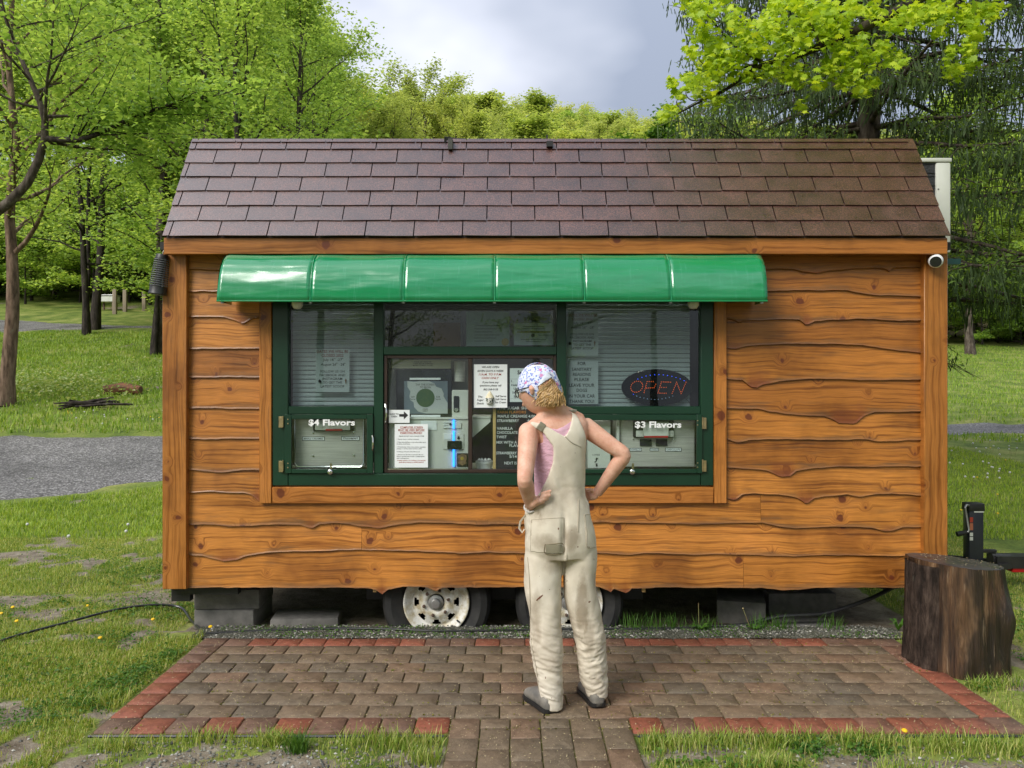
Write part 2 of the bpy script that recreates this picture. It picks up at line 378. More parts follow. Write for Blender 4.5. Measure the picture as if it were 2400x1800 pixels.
M_BRICK = brick_mat('brown paver', [(0.0, (.118, .096, .070)), (.25, (.146, .111, .075)), (.55, (.164, .119, .078)), (.8, (.176, .123, .080)), (1.0, (.178, .114, .074))])
M_BRICKR = brick_mat('red paver', [(0.0, (.215, .078, .048)), (.40, (.235, .075, .044)), (.54, (.245, .088, .054)), (.64, (.17, .092, .062)), (1.0, (.145, .090, .064))], .15, .2)
def leaf_mat(name, c_dark, c_mid, c_light, trans=.45, rough=.5):
    m = NM(name, rough, .35); isl = m.island(); oi = m.objrand()
    c = m.ramp(isl, [(0.0, c_dark), (.5, c_mid), (1.0, c_light)])
    c = m.mix(1.0, c, m.ramp(oi, [(0, (.82, .88, .8)), (.5, 1.0), (1, (1.14, 1.07, .95))]), 'MULTIPLY'); m.color(c)
    tl = m.n('ShaderNodeBsdfTranslucent'); tcol = m.mix(1.0, c, (1.25, 1.15, .55), 'MULTIPLY'); m.l(tcol, tl.inputs['Color'])
    ms = m.n('ShaderNodeMixShader'); ms.inputs[0].default_value = trans
    m.l(m.b.outputs[0], ms.inputs[1]); m.l(tl.outputs[0], ms.inputs[2]); m.l(ms.outputs[0], m.out.inputs['Surface'])
    return m.m
L_MAPLE = leaf_mat('spring maple leaves', (.21, .345, .085), (.36, .53, .14), (.53, .69, .22), .55)
L_WOODS = leaf_mat('woodland leaves', (.22, .355, .095), (.355, .52, .14), (.48, .64, .20), .58)
L_NEAR = leaf_mat('yellow green maple leaves', (.19, .33, .016), (.36, .54, .030), (.56, .70, .065), .5)
L_OAK = leaf_mat('olive budding leaves', (.33, .41, .15), (.45, .54, .20), (.56, .63, .27), .55)
L_PALE = leaf_mat('pale budding leaves', (.34, .45, .13), (.47, .57, .18), (.58, .65, .24), .55)
L_BUSH = leaf_mat('bush leaves', (.055, .14, .020), (.11, .24, .035), (.19, .33, .055))
L_SPRUCE = leaf_mat('spruce needles', (.046, .078, .030), (.080, .130, .046), (.135, .200, .066), .25, .6)
L_SPRNEW = leaf_mat('new spruce growth', (.14, .23, .04), (.21, .32, .055), (.28, .40, .07), .4)
L_WEED = leaf_mat('weed leaves', (.05, .13, .018), (.09, .21, .03), (.15, .28, .045))
L_GRASSF = leaf_mat('lush grass blades', (.13, .24, .026), (.25, .39, .045), (.40, .50, .09), .4)
L_GRASS = leaf_mat('grass blades', (.13, .23, .026), (.29, .40, .055), (.60, .56, .22), .4)
def bark_mat(name, c1, c2, sc=9):
    m = NM(name, .85, .2); v = m.coord((1, 1, .22)); f = m.noise(v, sc, 5, .65); li = m.noise(m.coord(), 3.2, 4, .7)
    c = m.ramp(f, [(.36, tuple(q*.35 for q in c1)), (.52, c1), (.66, c2)])
    c = m.mix(m.ramp(li, [(.62, 0.0), (.72, .5)]), c, (.20, .21, .15)); m.color(c); m.bump(f, .9, .03); return m.m
M_BARK = bark_mat('grey brown bark', (.085, .066, .050), (.15, .125, .10))
M_BARKD = bark_mat('dark wet bark', (.040, .032, .027), (.075, .060, .048))
M_BARKR = bark_mat('stripped bark', (.16, .105, .072), (.26, .18, .13))
# ------------------------------------------------------------------ terrain
_LD = np.array([0, 9, 11, 16, 28, 40, 55, 75, 110, 160, 230, 320.]); _LZ = np.array([0, 0, .06, .55, 2.6, 4.7, 8.0, 15, 27, 38, 42, 40.])
_RD = np.array([0, 9, 13, 20, 30, 45, 60, 85, 120, 170, 240, 320.]); _RZ = np.array([0, 0, .10, .46, 1.3, 3.3, 5.2, 10, 19, 27, 30, 28.])
def sstep(a, b, x): t = np.clip((x-a)/(b-a), 0, 1); return t*t*(3-2*t)
def HT(x, y):
    x = np.asarray(x, float); y = np.asarray(y, float); D = np.maximum(y + CAM_D, 0)
    t = sstep(-.35, .45, x/np.maximum(D, 1.0))
    z = np.interp(D, _LD, _LZ)*(1-t) + np.interp(D, _RD, _RZ)*t
    p = np.stack([x*.35, y*.35, x*0], -1).reshape(-1, 3); q = np.stack([x*2.2, y*2.2, x*0+5], -1).reshape(-1, 3)
    bump = (fbm(p, 3, 3).reshape(x.shape)-.5)*.28*sstep(8, 22, D) + (fbm(q, 3, 9).reshape(x.shape)-.5)*.05*sstep(-1.9, -2.4, np.minimum(x, -2.0) if False else -np.abs(x-.2)-.0)*1.0
    under = sstep(.02, .14, y)*(1-sstep(2.0, 2.3, y))*sstep(-2.5, -2.2, x)*(1-sstep(2.7, 3.0, x))
    pat = sstep(-2.05, -1.93, x)*(1-sstep(2.38, 2.5, x))*sstep(-1.72, -1.62, y)*(1-sstep(-.05, .0, y))
    return (z + bump)*(1-pat) - under*.05
def H1(x, y): return float(HT(np.array([x]), np.array([y]))[0])
def ground(u, v):
    """where the ray through a photo pixel meets the ground"""
    t = 2.5*1.006**np.arange(800); x, y, z = (u-1200)/FPX*t, t-CAM_D, CAM_H-(v-900)/FPX*t; h = HT(x, y)
    i = int(np.argmax(z <= h)) if (z <= h).any() else 799
    return Vector((x[i], y[i], h[i]))

def axis(segs):
    out = []
    for a, b, n in segs: out.append(np.linspace(a, b, n, endpoint=False))
    return np.concatenate(out + [np.array([segs[-1][1]])])
gx = axis([(-260, -60, 20), (-60, -16, 36), (-16, -6, 40), (-6, -1.6, 74), (-1.6, 2.1, 28), (2.1, 6, 64), (6, 16, 40), (16, 60, 36), (60, 260, 20)])
gy = axis([(-45, -4, 20), (-4, -2.6, 14), (-2.6, -1.4, 24), (-1.4, 0, 20), (0, 5.6, 70), (5.6, 14, 56), (14, 40, 52), (40, 110, 36), (110, 320, 24)])
GX, GY = np.meshgrid(gx, gy); GZ = HT(GX, GY)
nx, ny = len(gx), len(gy)
gv = np.stack([GX.ravel(), GY.ravel(), GZ.ravel()], -1)
ii = (np.arange(ny-1)[:, None]*nx + np.arange(nx-1)[None, :]).ravel()
gf = np.stack([ii, ii+1, ii+nx+1, ii+nx], -1)
def grassmask(x, y):
    p = np.stack([x*1.5, y*1.5, x*0], -1); q = np.stack([x*.5, y*.5, x*0+9], -1); f = np.stack([x*6, y*6, x*0+4], -1)
    n = fbm(p, 3, 21)*.34 + fbm(q, 2, 33)*.16 + fbm(f, 3, 5)*.50
    D = y + CAM_D
    g = sstep(.36, .56, n + .055 + .13*sstep(6.0, 9.5, D) - .07*sstep(-1.55, -1.75, y)*sstep(-3.2, -2.0, x))
    return np.clip(g, 0, 1)
ga = grassmask(gv[:, 0], gv[:, 1])
Dg = gv[:, 1] + CAM_D
lit = sstep(48, 62, Dg)                                     # leaf litter under the woods
und = ((gv[:, 1] > -.02) & (gv[:, 1] < 2.15) & (gv[:, 0] > -2.15) & (gv[:, 0] < 2.72)).astype(float)
ga = ga*(1-und)
def ground_mat():
    m = NM('ground of lawn and soil', .9, .2); v = m.coord()
    a1 = m.n('ShaderNodeAttribute', attribute_name='grass').outputs['Fac']; a2 = m.n('ShaderNodeAttribute', attribute_name='litter').outputs['Fac']
    soil = m.ramp(m.noise(v, 8, 6, .7), [(.32, (.11, .085, .058)), (.5, (.20, .165, .12)), (.68, (.30, .26, .20))])
    vo = m.n('ShaderNodeTexVoronoi'); vo.inputs['Scale'].default_value = 55; m.l(v, vo.inputs['Vector'])
    soil = m.mix(m.ramp(vo.outputs['Distance'], [(.12, .6), (.3, 0.0)]), soil, (.26, .24, .21))
    gn = m.noise(v, 1.1, 4, .6); gfine = m.noise(v, 26, 4, .7)
    gr = m.ramp(gn, [(.34, (.075, .115, .022)), (.50, (.145, .19, .036)), (.66, (.25, .26, .075))])
    gr = m.mix(1.0, gr, m.ramp(gfine, [(.3, .55), (.5, 1.0), (.7, 1.3)]), 'MULTIPLY')
    edge = m.ramp(m.math('ADD', a1, m.math('MULTIPLY', m.math('SUBTRACT', gfine, .5), .9)), [(.40, 0.0), (.60, 1.0)])
    c = m.mix(edge, soil, gr)
    le = m.ramp(m.noise(v, 5, 5, .7), [(.35, (.060, .038, .022)), (.5, (.12, .085, .045)), (.66, (.13, .17, .030))])
    m.color(m.mix(a2, c, le)); m.bump(m.mix(.5, gfine, m.noise(v, 90, 3)), .7, .02); return m.m
M_GROUND = ground_mat()
go = obj('ground', gv, gf, M_GROUND, smooth=True); tag(go, kind='structure')
for nm, dat in (('grass', ga), ('litter', lit)):
    at = go.data.attributes.new(nm, 'FLOAT', 'POINT'); at.data.foreach_set('value', dat.astype(np.float32))

def gravel_mat(name, a, b, c, sc=60):
    m = NM(name, .8, .3); v = m.coord(); vo = m.n('ShaderNodeTexVoronoi'); vo.inputs['Scale'].default_value = sc; m.l(v, vo.inputs['Vector'])
    hs = m.n('ShaderNodeSeparateXYZ'); m.l(vo.outputs['Color'], hs.inputs[0])
    col = m.mix(1.0, m.ramp(hs.outputs['X'], [(0, a), (.6, b), (1, c)]), m.ramp(m.noise(v, .7, 5, .6), [(.33, .62), (.5, 1.0), (.66, 1.2)]), 'MULTIPLY')
    col = m.mix(1.0, col, m.ramp(vo.outputs['Distance'], [(.2, 1.0), (.75, .45)]), 'MULTIPLY')
    m.color(col); m.bump(vo.outputs['Distance'], .8, .02); return m.m
M_LANE = gravel_mat('grey road gravel', (.12, .113, .108), (.23, .218, .208), (.38, .365, .35), 32)
M_GRIT = gravel_mat('wet grit', (.07, .075, .05), (.15, .15, .11), (.30, .29, .22), 110)
def strip(name, near, far, mat, n=90, k=10, lift=.02, jag=.22):
    A = spline([p[:2] for p in near], n); B = spline([p[:2] for p in far], n); v = []; f = []
    for i in range(n):
        for j in range(k+1):
            t = j/k; p = A[i]*(1-t) + B[i]*t
            if j in (0, k):
                p = p + (B[i]-A[i])/max(np.linalg.norm(B[i]-A[i]), .01)*(vnoise(np.array([[p[0]*1.3, p[1]*1.3, j]]), 4)[0]-.5)*jag*2
            v.append((p[0], p[1], H1(p[0], p[1]) + (lift if 0 < j < k else -.03)))
    for i in range(n-1):
        for j in range(k): f.append((i*(k+1)+j, (i+1)*(k+1)+j, (i+1)*(k+1)+j+1, i*(k+1)+j+1))
    return tag(obj(name, v, f, mat, smooth=True), kind='structure')
g = ground
nearL = [g(-500, 1240), g(-150, 1203), g(0, 1183), g(200, 1163), g(390, 1140)]
farL = [g(-500, 1024), g(-150, 1021), g(0, 1020), g(200, 1020), g(390, 1017)]
rn = [g(2215, 1020), g(2400, 1017), g(2700, 1015)]; rf = [g(2215, 995), g(2400, 993), g(2700, 992)]
strip('gravel_road', nearL + [Vector((0.5, 8.3, 0))] + rn, farL + [Vector((0.5, 13.2, 0))] + rf, M_LANE)
strip('gravel_path', [g(-150, 786), g(60, 781), g(200, 776), g(300, 771), g(420, 769)], [g(-150, 752), g(60, 751), g(200, 760), g(300, 764), g(420, 764)], M_LANE, 50, 6, .03, .3)

# ------------------------------------------------------------------ paved patio, every paver its own piece
PX0, PX1, PY0, PY1 = -1.885, 2.345, -1.545, -.225
bed = tag(MB().box((PX0-.01, PY0-.01, -.06), (PX1+.01, PY1+.005, .008)).box((-.285, -2.75, -.06), (.545, PY0-.0101, .008)).build('patio', PM('sandy joints with moss', (.085, .075, .045), (.12, .13, .020), 16, .95, .1, bump=.6)), kind='structure')
def paver_mesh(w, d, seed):
    """tumbled paver, worn corners"""
    r_ = random.Random(seed); w2, d2 = w/2-.0022, d/2-.0022; c = .007
    out = [(-w2+c, -d2), (w2-c, -d2), (w2, -d2+c), (w2, d2-c), (w2-c, d2), (-w2+c, d2), (-w2, d2-c), (-w2, -d2+c)]
    out = [(x+r_.uniform(-.0015, .0015), y+r_.uniform(-.0015, .0015)) for x, y in out]
    v = [(x, y, -.03) for x, y in out] + [(x, y, .0145) for x, y in out] + [(x*(1-.0035/abs(w2)), y*(1-.0035/abs(d2)), .0195+r_.uniform(-.001, .001)) for x, y in out] + [(0, 0, .0205)]
    f = []
    for L_ in (0, 8):
        for i in range(8): f.append((L_+i, L_+(i+1) % 8, L_+8+(i+1) % 8, L_+8+i))
    for i in range(8): f.append((16+i, 16+(i+1) % 8, 24))
    me = bpy.data.meshes.new('paver'); me.from_pydata(v, [], f); me.update(); me.polygons.foreach_set('use_smooth', [True]*len(f)); me.set_sharp_from_angle(angle=math.radians(50)); return me
PAV = {}
def paver(x, y, w, d, mat, rot=0.0):
    key = (round(w, 3), round(d, 3), mat.name, rnd.randrange(3))
    if key not in PAV:
        PAV[key] = paver_mesh(w, d, len(PAV)); PAV[key].materials.append(mat)
    inst('brick', PAV[key], bed, (x, y, rnd.uniform(-.002, .002)), (rnd.uniform(-.008, .008), rnd.uniform(-.008, .008), rot + rnd.uniform(-.008, .008)))
fw = .1535
def border(xa, xb, yc, d):                                     # red border bricks
    n = int(round((xb-xa)/fw)); w = (xb-xa)/n
    for i in range(n): paver(xa+w*(i+.5), yc, w, d, M_BRICKR)
border(PX0, PX1, PY1-.068, .136); border(PX0, -.2845, PY0+.078, .156); border(.5425, PX1, PY0+.078, .156)
rows = 7; y0 = PY0+.156; dh = (PY1-.136-y0)/rows
for r_ in range(rows):
    yc = y0 + dh*(r_+.5)
    paver(PX0+.075, yc, .15, dh, M_BRICKR); paver(PX1-.075, yc, .15, dh, M_BRICKR)
    x = PX0+.15; x1 = PX1-.15; first = .21*(.5 if r_ % 2 else .95)
    while x < x1-.02:
        w = min(first if x < PX0+.16 else .211, x1-x); w = (x1-x) if x1-x-w < .05 else w
        paver(x+w/2, yc, w, dh, M_BRICK); x += w
for c_ in range(6):                                            # walk towards the viewer, laid lengthwise
    xc = -.283 + .1375*(c_+.5); y = PY0+.15 - (.105 if c_ % 2 else 0)
    if c_ % 2: paver(xc, y+.052, .1375, .103, M_BRICK)
    while y > -2.7: paver(xc, y-.105, .1375, .21, M_BRICK); y -= .211
def edging(pts, name='edging'):
    mb = MB()
    mb.tube([(x, y, .004) for x, y in pts], (.0065), 6); return mb.build(name, M_EDGE, bed, True)
edging([(PX0-.012, PY1+.012), (PX1+.012, PY1+.012)]); edging([(PX0-.01, PY0-.014), (-.30, PY0-.014)]); edging([(.56, PY0-.014), (PX1, PY0-.014)])

# grit strip between patio and trailer
gs = obj('gravel_strip', *(lambda xs, ys: ([(x, y, .006 + .012*vnoise(np.array([[x*9, y*20, 0]]), 2)[0] - (.05 if y > .05 else 0)) for y in ys for x in xs],
        [(j*len(xs)+i, j*len(xs)+i+1, (j+1)*len(xs)+i+1, (j+1)*len(xs)+i) for j in range(len(ys)-1) for i in range(len(xs)-1)]))(np.linspace(-2.0, 2.45, 160), np.linspace(PY1+.018, .1, 9)), M_GRIT, smooth=True)
tag(gs, kind='structure')
pv = []; pf = []
octv = np.array([(1, 0, 0), (-1, 0, 0), (0, 1, 0), (0, -1, 0), (0, 0, 1), (0, 0, -1.)]); octf = [(0, 2, 4), (2, 1, 4), (1, 3, 4), (3, 0, 4), (2, 0, 5), (1, 2, 5), (3, 1, 5), (0, 3, 5)]
def pebbles(x0, x1, y0, y1, num, r0, r1, zf):
    XX, YY = R.uniform(x0, x1, num), R.uniform(y0, y1, num); ZZ = HT(XX, YY) if zf is H1 else XX*0+.010
    for x, y, zg in zip(XX, YY, ZZ):
        s = R.uniform(r0, r1)*np.array([1, R.uniform(.6, 1), R.uniform(.5, .8)]); a = R.uniform(0, 6.28)
        p = octv*s; p = np.stack([p[:, 0]*math.cos(a)-p[:, 1]*math.sin(a), p[:, 0]*math.sin(a)+p[:, 1]*math.cos(a), p[:, 2]], -1) + (x, y, zg+s[2]*.4)
        k = len(pv); pv.extend(p.tolist()); pf.extend([tuple(i+k for i in t) for t in octf])
pebbles(-1.95, 2.4, PY1+.02, .06, 4200, .004, .011, lambda x, y: .010)
pebbles(-1.8, -.3, -2.2, -1.6, 1300, .003, .012, H1); pebbles(.6, 2.2, -2.2, -1.6, 900, .003, .012, H1); pebbles(-3.4, -1.9, -2.4, -.6, 700, .003, .011, H1)
def pebble_mat():
    m = NM('mixed pebbles', .6, .4); m.color(m.ramp(m.island(), [(0, (.05, .05, .045)), (.5, (.13, .125, .105)), (.85, (.26, .25, .21)), (1, (.48, .46, .41))])); return m.m
tag(obj('pebbles', pv, pf, pebble_mat()), 'small mixed pebbles scattered beside the paved patio', 'pebbles', kind='stuff')
# ------------------------------------------------------------------ the food trailer
TR = empty('food_trailer', 'pine clad food trailer with brown shingled roof and green awning', 'food trailer', loc=(0, 0, 0))
TX0, TX1 = X(391), X(2208)           # ends of the trailer
TZ0 = Z(1375)                        # underside of the siding
DEPTH = 2.05
def crop(off, zoom, pts): return [(off[0]+a/zoom, off[1]+b/zoom) for a, b in pts]
ZC = 2.765
LX0, LX1 = 444, 616                  # boards left of the window, in pixels
def waved(u0, u1, v, amp=3.5, seed=0, dip=None):
    pts = []
    for q in np.linspace(u0, u1, 9):
        w = v + (fbm(np.array([[q*.018, seed*7.3, 0]]), 2, seed)[0]-.5)*2*amp
        if dip: w += dip[1]*math.exp(-((q-dip[0])/dip[2])**2)
        pts.append((q, w))
    return pts
def plank(poly, vtop, u0=None, u1=None, thick=.032, wob=0):
    """live-edge board: straight top tucked under the board above, traced lower edge"""
    u0 = poly[0][0] if u0 is None else u0; u1 = poly[-1][0] if u1 is None else u1
    us = np.arange(u0, u1, 7.0).tolist() + [u1]; pu = [p[0] for p in poly]; pvv = [p[1] for p in poly]
    v = []; f = []
    for u in us:
        vb = float(np.interp(u, pu, pvv)) + (fbm(np.array([[u*.05, vtop*.1, 1]]), 3, 8)[0]-.5)*3.0
        x = X(u); zt = Z(vtop); zb = Z(vb); zm = zb + (zt-zb)*.06
        v += [(x, -.014, zt), (x, -thick+.002, zm), (x, -thick-.001, zb+.004), (x, -thick+.012, zb), (x, .0, zb+.01), (x, 0.0, zt)]
    k = 6
    for i in range(len(us)-1):
        for j in range(5): f.append((i*k+j, i*k+j+1, (i+1)*k+j+1, (i+1)*k+j))
    f.append(tuple(range(k))); f.append(tuple(reversed(range((len(us)-1)*k, len(us)*k))))
    o = fixnormals(obj('plank', v, f, W_PLANK, TR)); vb = np.interp(us, pu, pvv)
    med = np.array([np.percentile(vb[max(0, i-14):i+15], 35) for i in range(len(us))]); dp = np.clip((vb-med)/14, 0, 1)
    a1 = o.data.attributes.new('edge', 'FLOAT', 'POINT'); a1.data.foreach_set('value', np.tile([0, .95, 1, 1, 1, 0], len(us)).astype(np.float32))
    a2 = o.data.attributes.new('dip', 'FLOAT', 'POINT'); a2.data.foreach_set('value', (dp[:, None]*np.array([[.0, 1, 1, 1, 1, 0]])).ravel().astype(np.float32)); return o
# left column of boards
lv = [634, 686, 745, 819, 886, 958, 1029, 1101, 1153]
dips = {2: (568, 16, 16), 6: (520, 0, 1), 7: (515, 7, 40), 8: (612, 26, 14)}
prev = 592
for i, vb in enumerate(lv):
    plank(waved(LX0, LX1, vb, 2.5, i+1, dips.get(i)), prev-14 if i else 590); prev = vb
# right column
RP = [[(275, 97), (540, 95), (700, 90), (770, 110), (850, 120), (930, 105), (1100, 88), (1300, 88), (1320, 108), (1360, 85), (1540, 82)],
      [(275, 225), (545, 232), (620, 230), (800, 228), (1050, 230), (1130, 245), (1230, 262), (1400, 262), (1540, 272)],
      [(275, 410), (330, 418), (360, 440), (400, 425), (520, 420), (640, 412), (750, 420), (790, 455), (840, 430), (950, 420), (1150, 412), (1400, 425), (1540, 422)],
      [(275, 600), (330, 607), (420, 585), (560, 578), (800, 572), (1000, 575), (1150, 582), (1260, 600), (1420, 620), (1540, 632)],
      [(275, 800), (380, 806), (430, 850), (475, 858), (500, 838), (620, 815), (800, 800), (1000, 800), (1130, 808), (1540, 806)],
      [(275, 990), (480, 995), (640, 1025), (740, 1035), (900, 1040), (970, 1065), (1000, 1085), (1105, 1090), (1160, 1040), (1230, 1015), (1540, 1010)],
      [(275, 1185), (345, 1208), (420, 1195), (620, 1188), (950, 1195), (1180, 1188), (1260, 1205), (1400, 1198), (1540, 1192)],
      [(275, 1370), (440, 1380), (540, 1390), (620, 1430), (690, 1425), (720, 1395), (850, 1375), (1000, 1365), (1540, 1365)],
      [(275, 1565), (330, 1580), (380, 1545), (470, 1538), (600, 1545), (720, 1560), (770, 1590), (790, 1608), (840, 1570), (900, 1558), (1050, 1545), (1140, 1560), (1250, 1540), (1350, 1540), (1540, 1552)]]
prev = None
for i, p in enumerate(RP):
    q = [(1694 if a == 275 else 1600+a/ZC, 600+b/ZC) for a, b in p]
    plank(q, 590 if prev is None else min(prev)-10); prev = [b for a, b in q]
# long boards under the window
rowA = crop((0, 1200), ZC, [(1225, 80), (1400, 78), (1500, 92), (1650, 85), (1820, 78), (1960, 82), (2030, 105), (2080, 75), (2190, 70)]) + crop((800, 1200), ZC, [(60, 78), (130, 90), (250, 102), (330, 85), (500, 65), (700, 70), (850, 78), (1180, 78), (1640, 65), (2180, 72)]) + crop((1600, 1200), ZC, [(60, 78), (260, 72), (497, 68)])
rowA2 = crop((1600, 1200), ZC, [(499, 65), (620, 92), (740, 105), (900, 95), (1060, 92), (1200, 100), (1300, 122), (1340, 120), (1400, 100), (1540, 95)])
rowB = crop((0, 1200), ZC, [(1225, 272), (1320, 280), (1420, 305), (1460, 318), (1540, 308), (1600, 285), (1750, 258), (1900, 252), (2190, 245)]) + crop((800, 1200), ZC, [(60, 242), (135, 242)])
rowB2 = crop((800, 1200), ZC, [(137, 242), (500, 250), (780, 265), (950, 258), (1180, 265), (1660, 262), (1800, 270), (1870, 275), (1950, 262), (2190, 270)]) + crop((1600, 1200), ZC, [(60, 275), (180, 268), (400, 275), (700, 285), (900, 275), (1200, 280), (1540, 283)])
rowC = crop((0, 1200), ZC, [(1225, 485), (2190, 485)]) + crop((800, 1200), ZC, [(60, 485), (190, 488), (230, 500), (275, 528), (300, 498), (400, 478), (560, 480), (600, 500), (620, 505), (650, 485), (1180, 482), (1660, 480), (1720, 500), (1740, 515), (1760, 490), (1840, 520), (1855, 515), (1870, 490), (2190, 482)]) + crop((1600, 1200), ZC, [(60, 485), (385, 485)])
rowC2 = crop((1600, 1200), ZC, [(387, 485), (560, 490), (640, 500), (740, 498), (850, 485), (1540, 485)])
plank(rowA, 1128); plank(rowA2, 1150); plank(rowB, 1222); plank(rowB2, 1222); plank(rowC, 1282, thick=.035); plank(rowC2, 1282, thick=.035)
# corner posts, trim, fascia
def bar(name, u0, v0, u1, v1, y0, y1, mat, parent=TR, bev=.004):
    return MB().box((X(u0), y0, Z(v1)), (X(u1), y1, Z(v0)), bev).build(name, mat, parent, True)
bar('corner_post', 391, 592, 447, 1375, -.068, .02, W_POST); bar('corner_post', 2153, 592, 2208, 1372, -.068, .02, W_POST)
bar('window_trim', 614, 700, 642.5, 1177, -.058, 0, W_TRIMV); bar('window_trim', 1668.5, 700, 1698, 1177, -.058, 0, W_TRIMV); bar('window_trim', 643.5, 1139, 1667.5, 1177, -.055, 0, W_TRIM)
EY = -.15                                           # eaves stand this far before the wall
fz0, fz1 = Z(595, EY), Z(557, EY)
MB().box((X(383, EY), EY+.004, fz0), (X(2222, EY), EY+.045, fz1), .003).build('fascia', W_TRIM, TR, True)
MB().box((X(386, EY), EY+.05, fz0+.01), (X(2219, EY), .0, fz0+.035)).build('soffit', W_TRIM, TR)
# body behind the boards
body = MB()
zt, yb = Z(592), DEPTH
body.box((TX0, .02, TZ0), (TX0+.04, yb, zt)); body.box((TX1-.04, .02, TZ0), (TX1, yb, zt)); body.box((TX0+.041, yb-.04, TZ0), (TX1-.041, yb, zt))
body.box((TX0+.041, .002, TZ0), (TX1-.041, yb-.041, TZ0+.05)); body.box((TX0, -.10, zt+.002), (TX1, yb+.1, zt+.05))
body.box((TX0+.041, .001, TZ0+.051), (X(640), .03, zt)); body.box((X(1672), .001, TZ0+.051), (TX1-.041, .03, zt)); body.box((X(640.5), .001, TZ0+.051), (X(1671.5), .03, Z(1142))); body.box((X(640.5), .001, Z(690)), (X(1671.5), .03, zt))
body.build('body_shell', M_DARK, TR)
# chassis
ch = MB()
for y in (.29, DEPTH-.1):
    ch.box((TX0+.04, y, TZ0-.065), (TX1-.03, y+.06, TZ0-.004))
for x in np.linspace(TX0+.3, TX1-.3, 8): ch.box((x, .351, TZ0-.06), (x+.05, DEPTH-.101, TZ0-.01))
ch.box((TX0+.02, .02, TZ0-.055), (TX0+.45, .08, TZ0-.004)); ch.box((TX0+.02, .021, TZ0-.10), (TX0+.14, .079, TZ0-.056))
ch.build('chassis', M_BLACK, TR)
# tongue and jack
tg = MB()
for s in (0, 1):
    tg.tube([(TX1-.2, .35 if s == 0 else 1.75, TZ0-.09), (TX1+1.15, 1.05, TZ0-.09)], .03, 4)
tg.box((TX1+.95, .98, TZ0-.11), (TX1+1.25, 1.12, TZ0-.02))
tongue = tg.build('tongue', M_BLACK, TR)
jx, jy = X(2281, 1.05), 1.05
jk = MB().box((jx-.055, jy-.045, -.0), (jx+.055, jy+.045, Z(1190, jy)), .006).build('jack', PM('blue black jack steel', (.016, .018, .026), (.024, .026, .034), 6, .3), TR, True)
MB().box((jx-.062, jy-.052, Z(1196, jy)), (jx+.062, jy+.052, Z(1178, jy)), .006).build('jack_cap', M_BLACK, jk, True)
MB().box((jx-.02, jy-.0475, Z(1199, jy)), (jx+.055, jy-.046, Z(1190, jy)+.003)).build('sticker', M_WHITEP, jk)
for v0, v1, m_ in ((1210, 1222, M_RED), (1224, 1240, PM('orange sticker', (.5, .16, .08), None, 9)), (1246, 1254, M_WHITEP), (1256, 1264, M_WHITEP)):
    MB().box((jx-.053, jy-.0465, Z(v1, jy)), (jx-.028, jy-.0455, Z(v0, jy))).build('sticker', m_, jk)
c0 = px(2265, 1183, jy-.08)
MB().tube([px(2275, 1186, jy-.02), c0, px(2262, 1190, jy-.09), px(2271, 1243, jy-.09), px(2268, 1247, jy-.09)], .008, 8).build('crank', M_ZINC, jk, True)
MB().tube([px(2266, 1247, jy-.09), px(2262, 1248, jy-.09), px(2243, 1252, jy-.09)], [.012, .017, .02], 10).build('crank_grip', M_BLACK, jk, True)
cpl = MB().tube([px(2320, 1310, jy), px(2370, 1316, jy), px(2392, 1319, jy)], [.05, .055, .05], 10).build('coupler', M_BLACK, TR, True)
MB().box(px(2386, 1338, jy) + Vector((-.08, -.06, 0)), px(2396, 1306, jy) + Vector((0, .05, 0)), .01).build('coupler_lock', M_REDPL, cpl, True)
MB().box(px(2298, 1296, jy-.01), px(2330, 1286, jy+.03), .004).build('latch', M_BLACK, cpl, True)
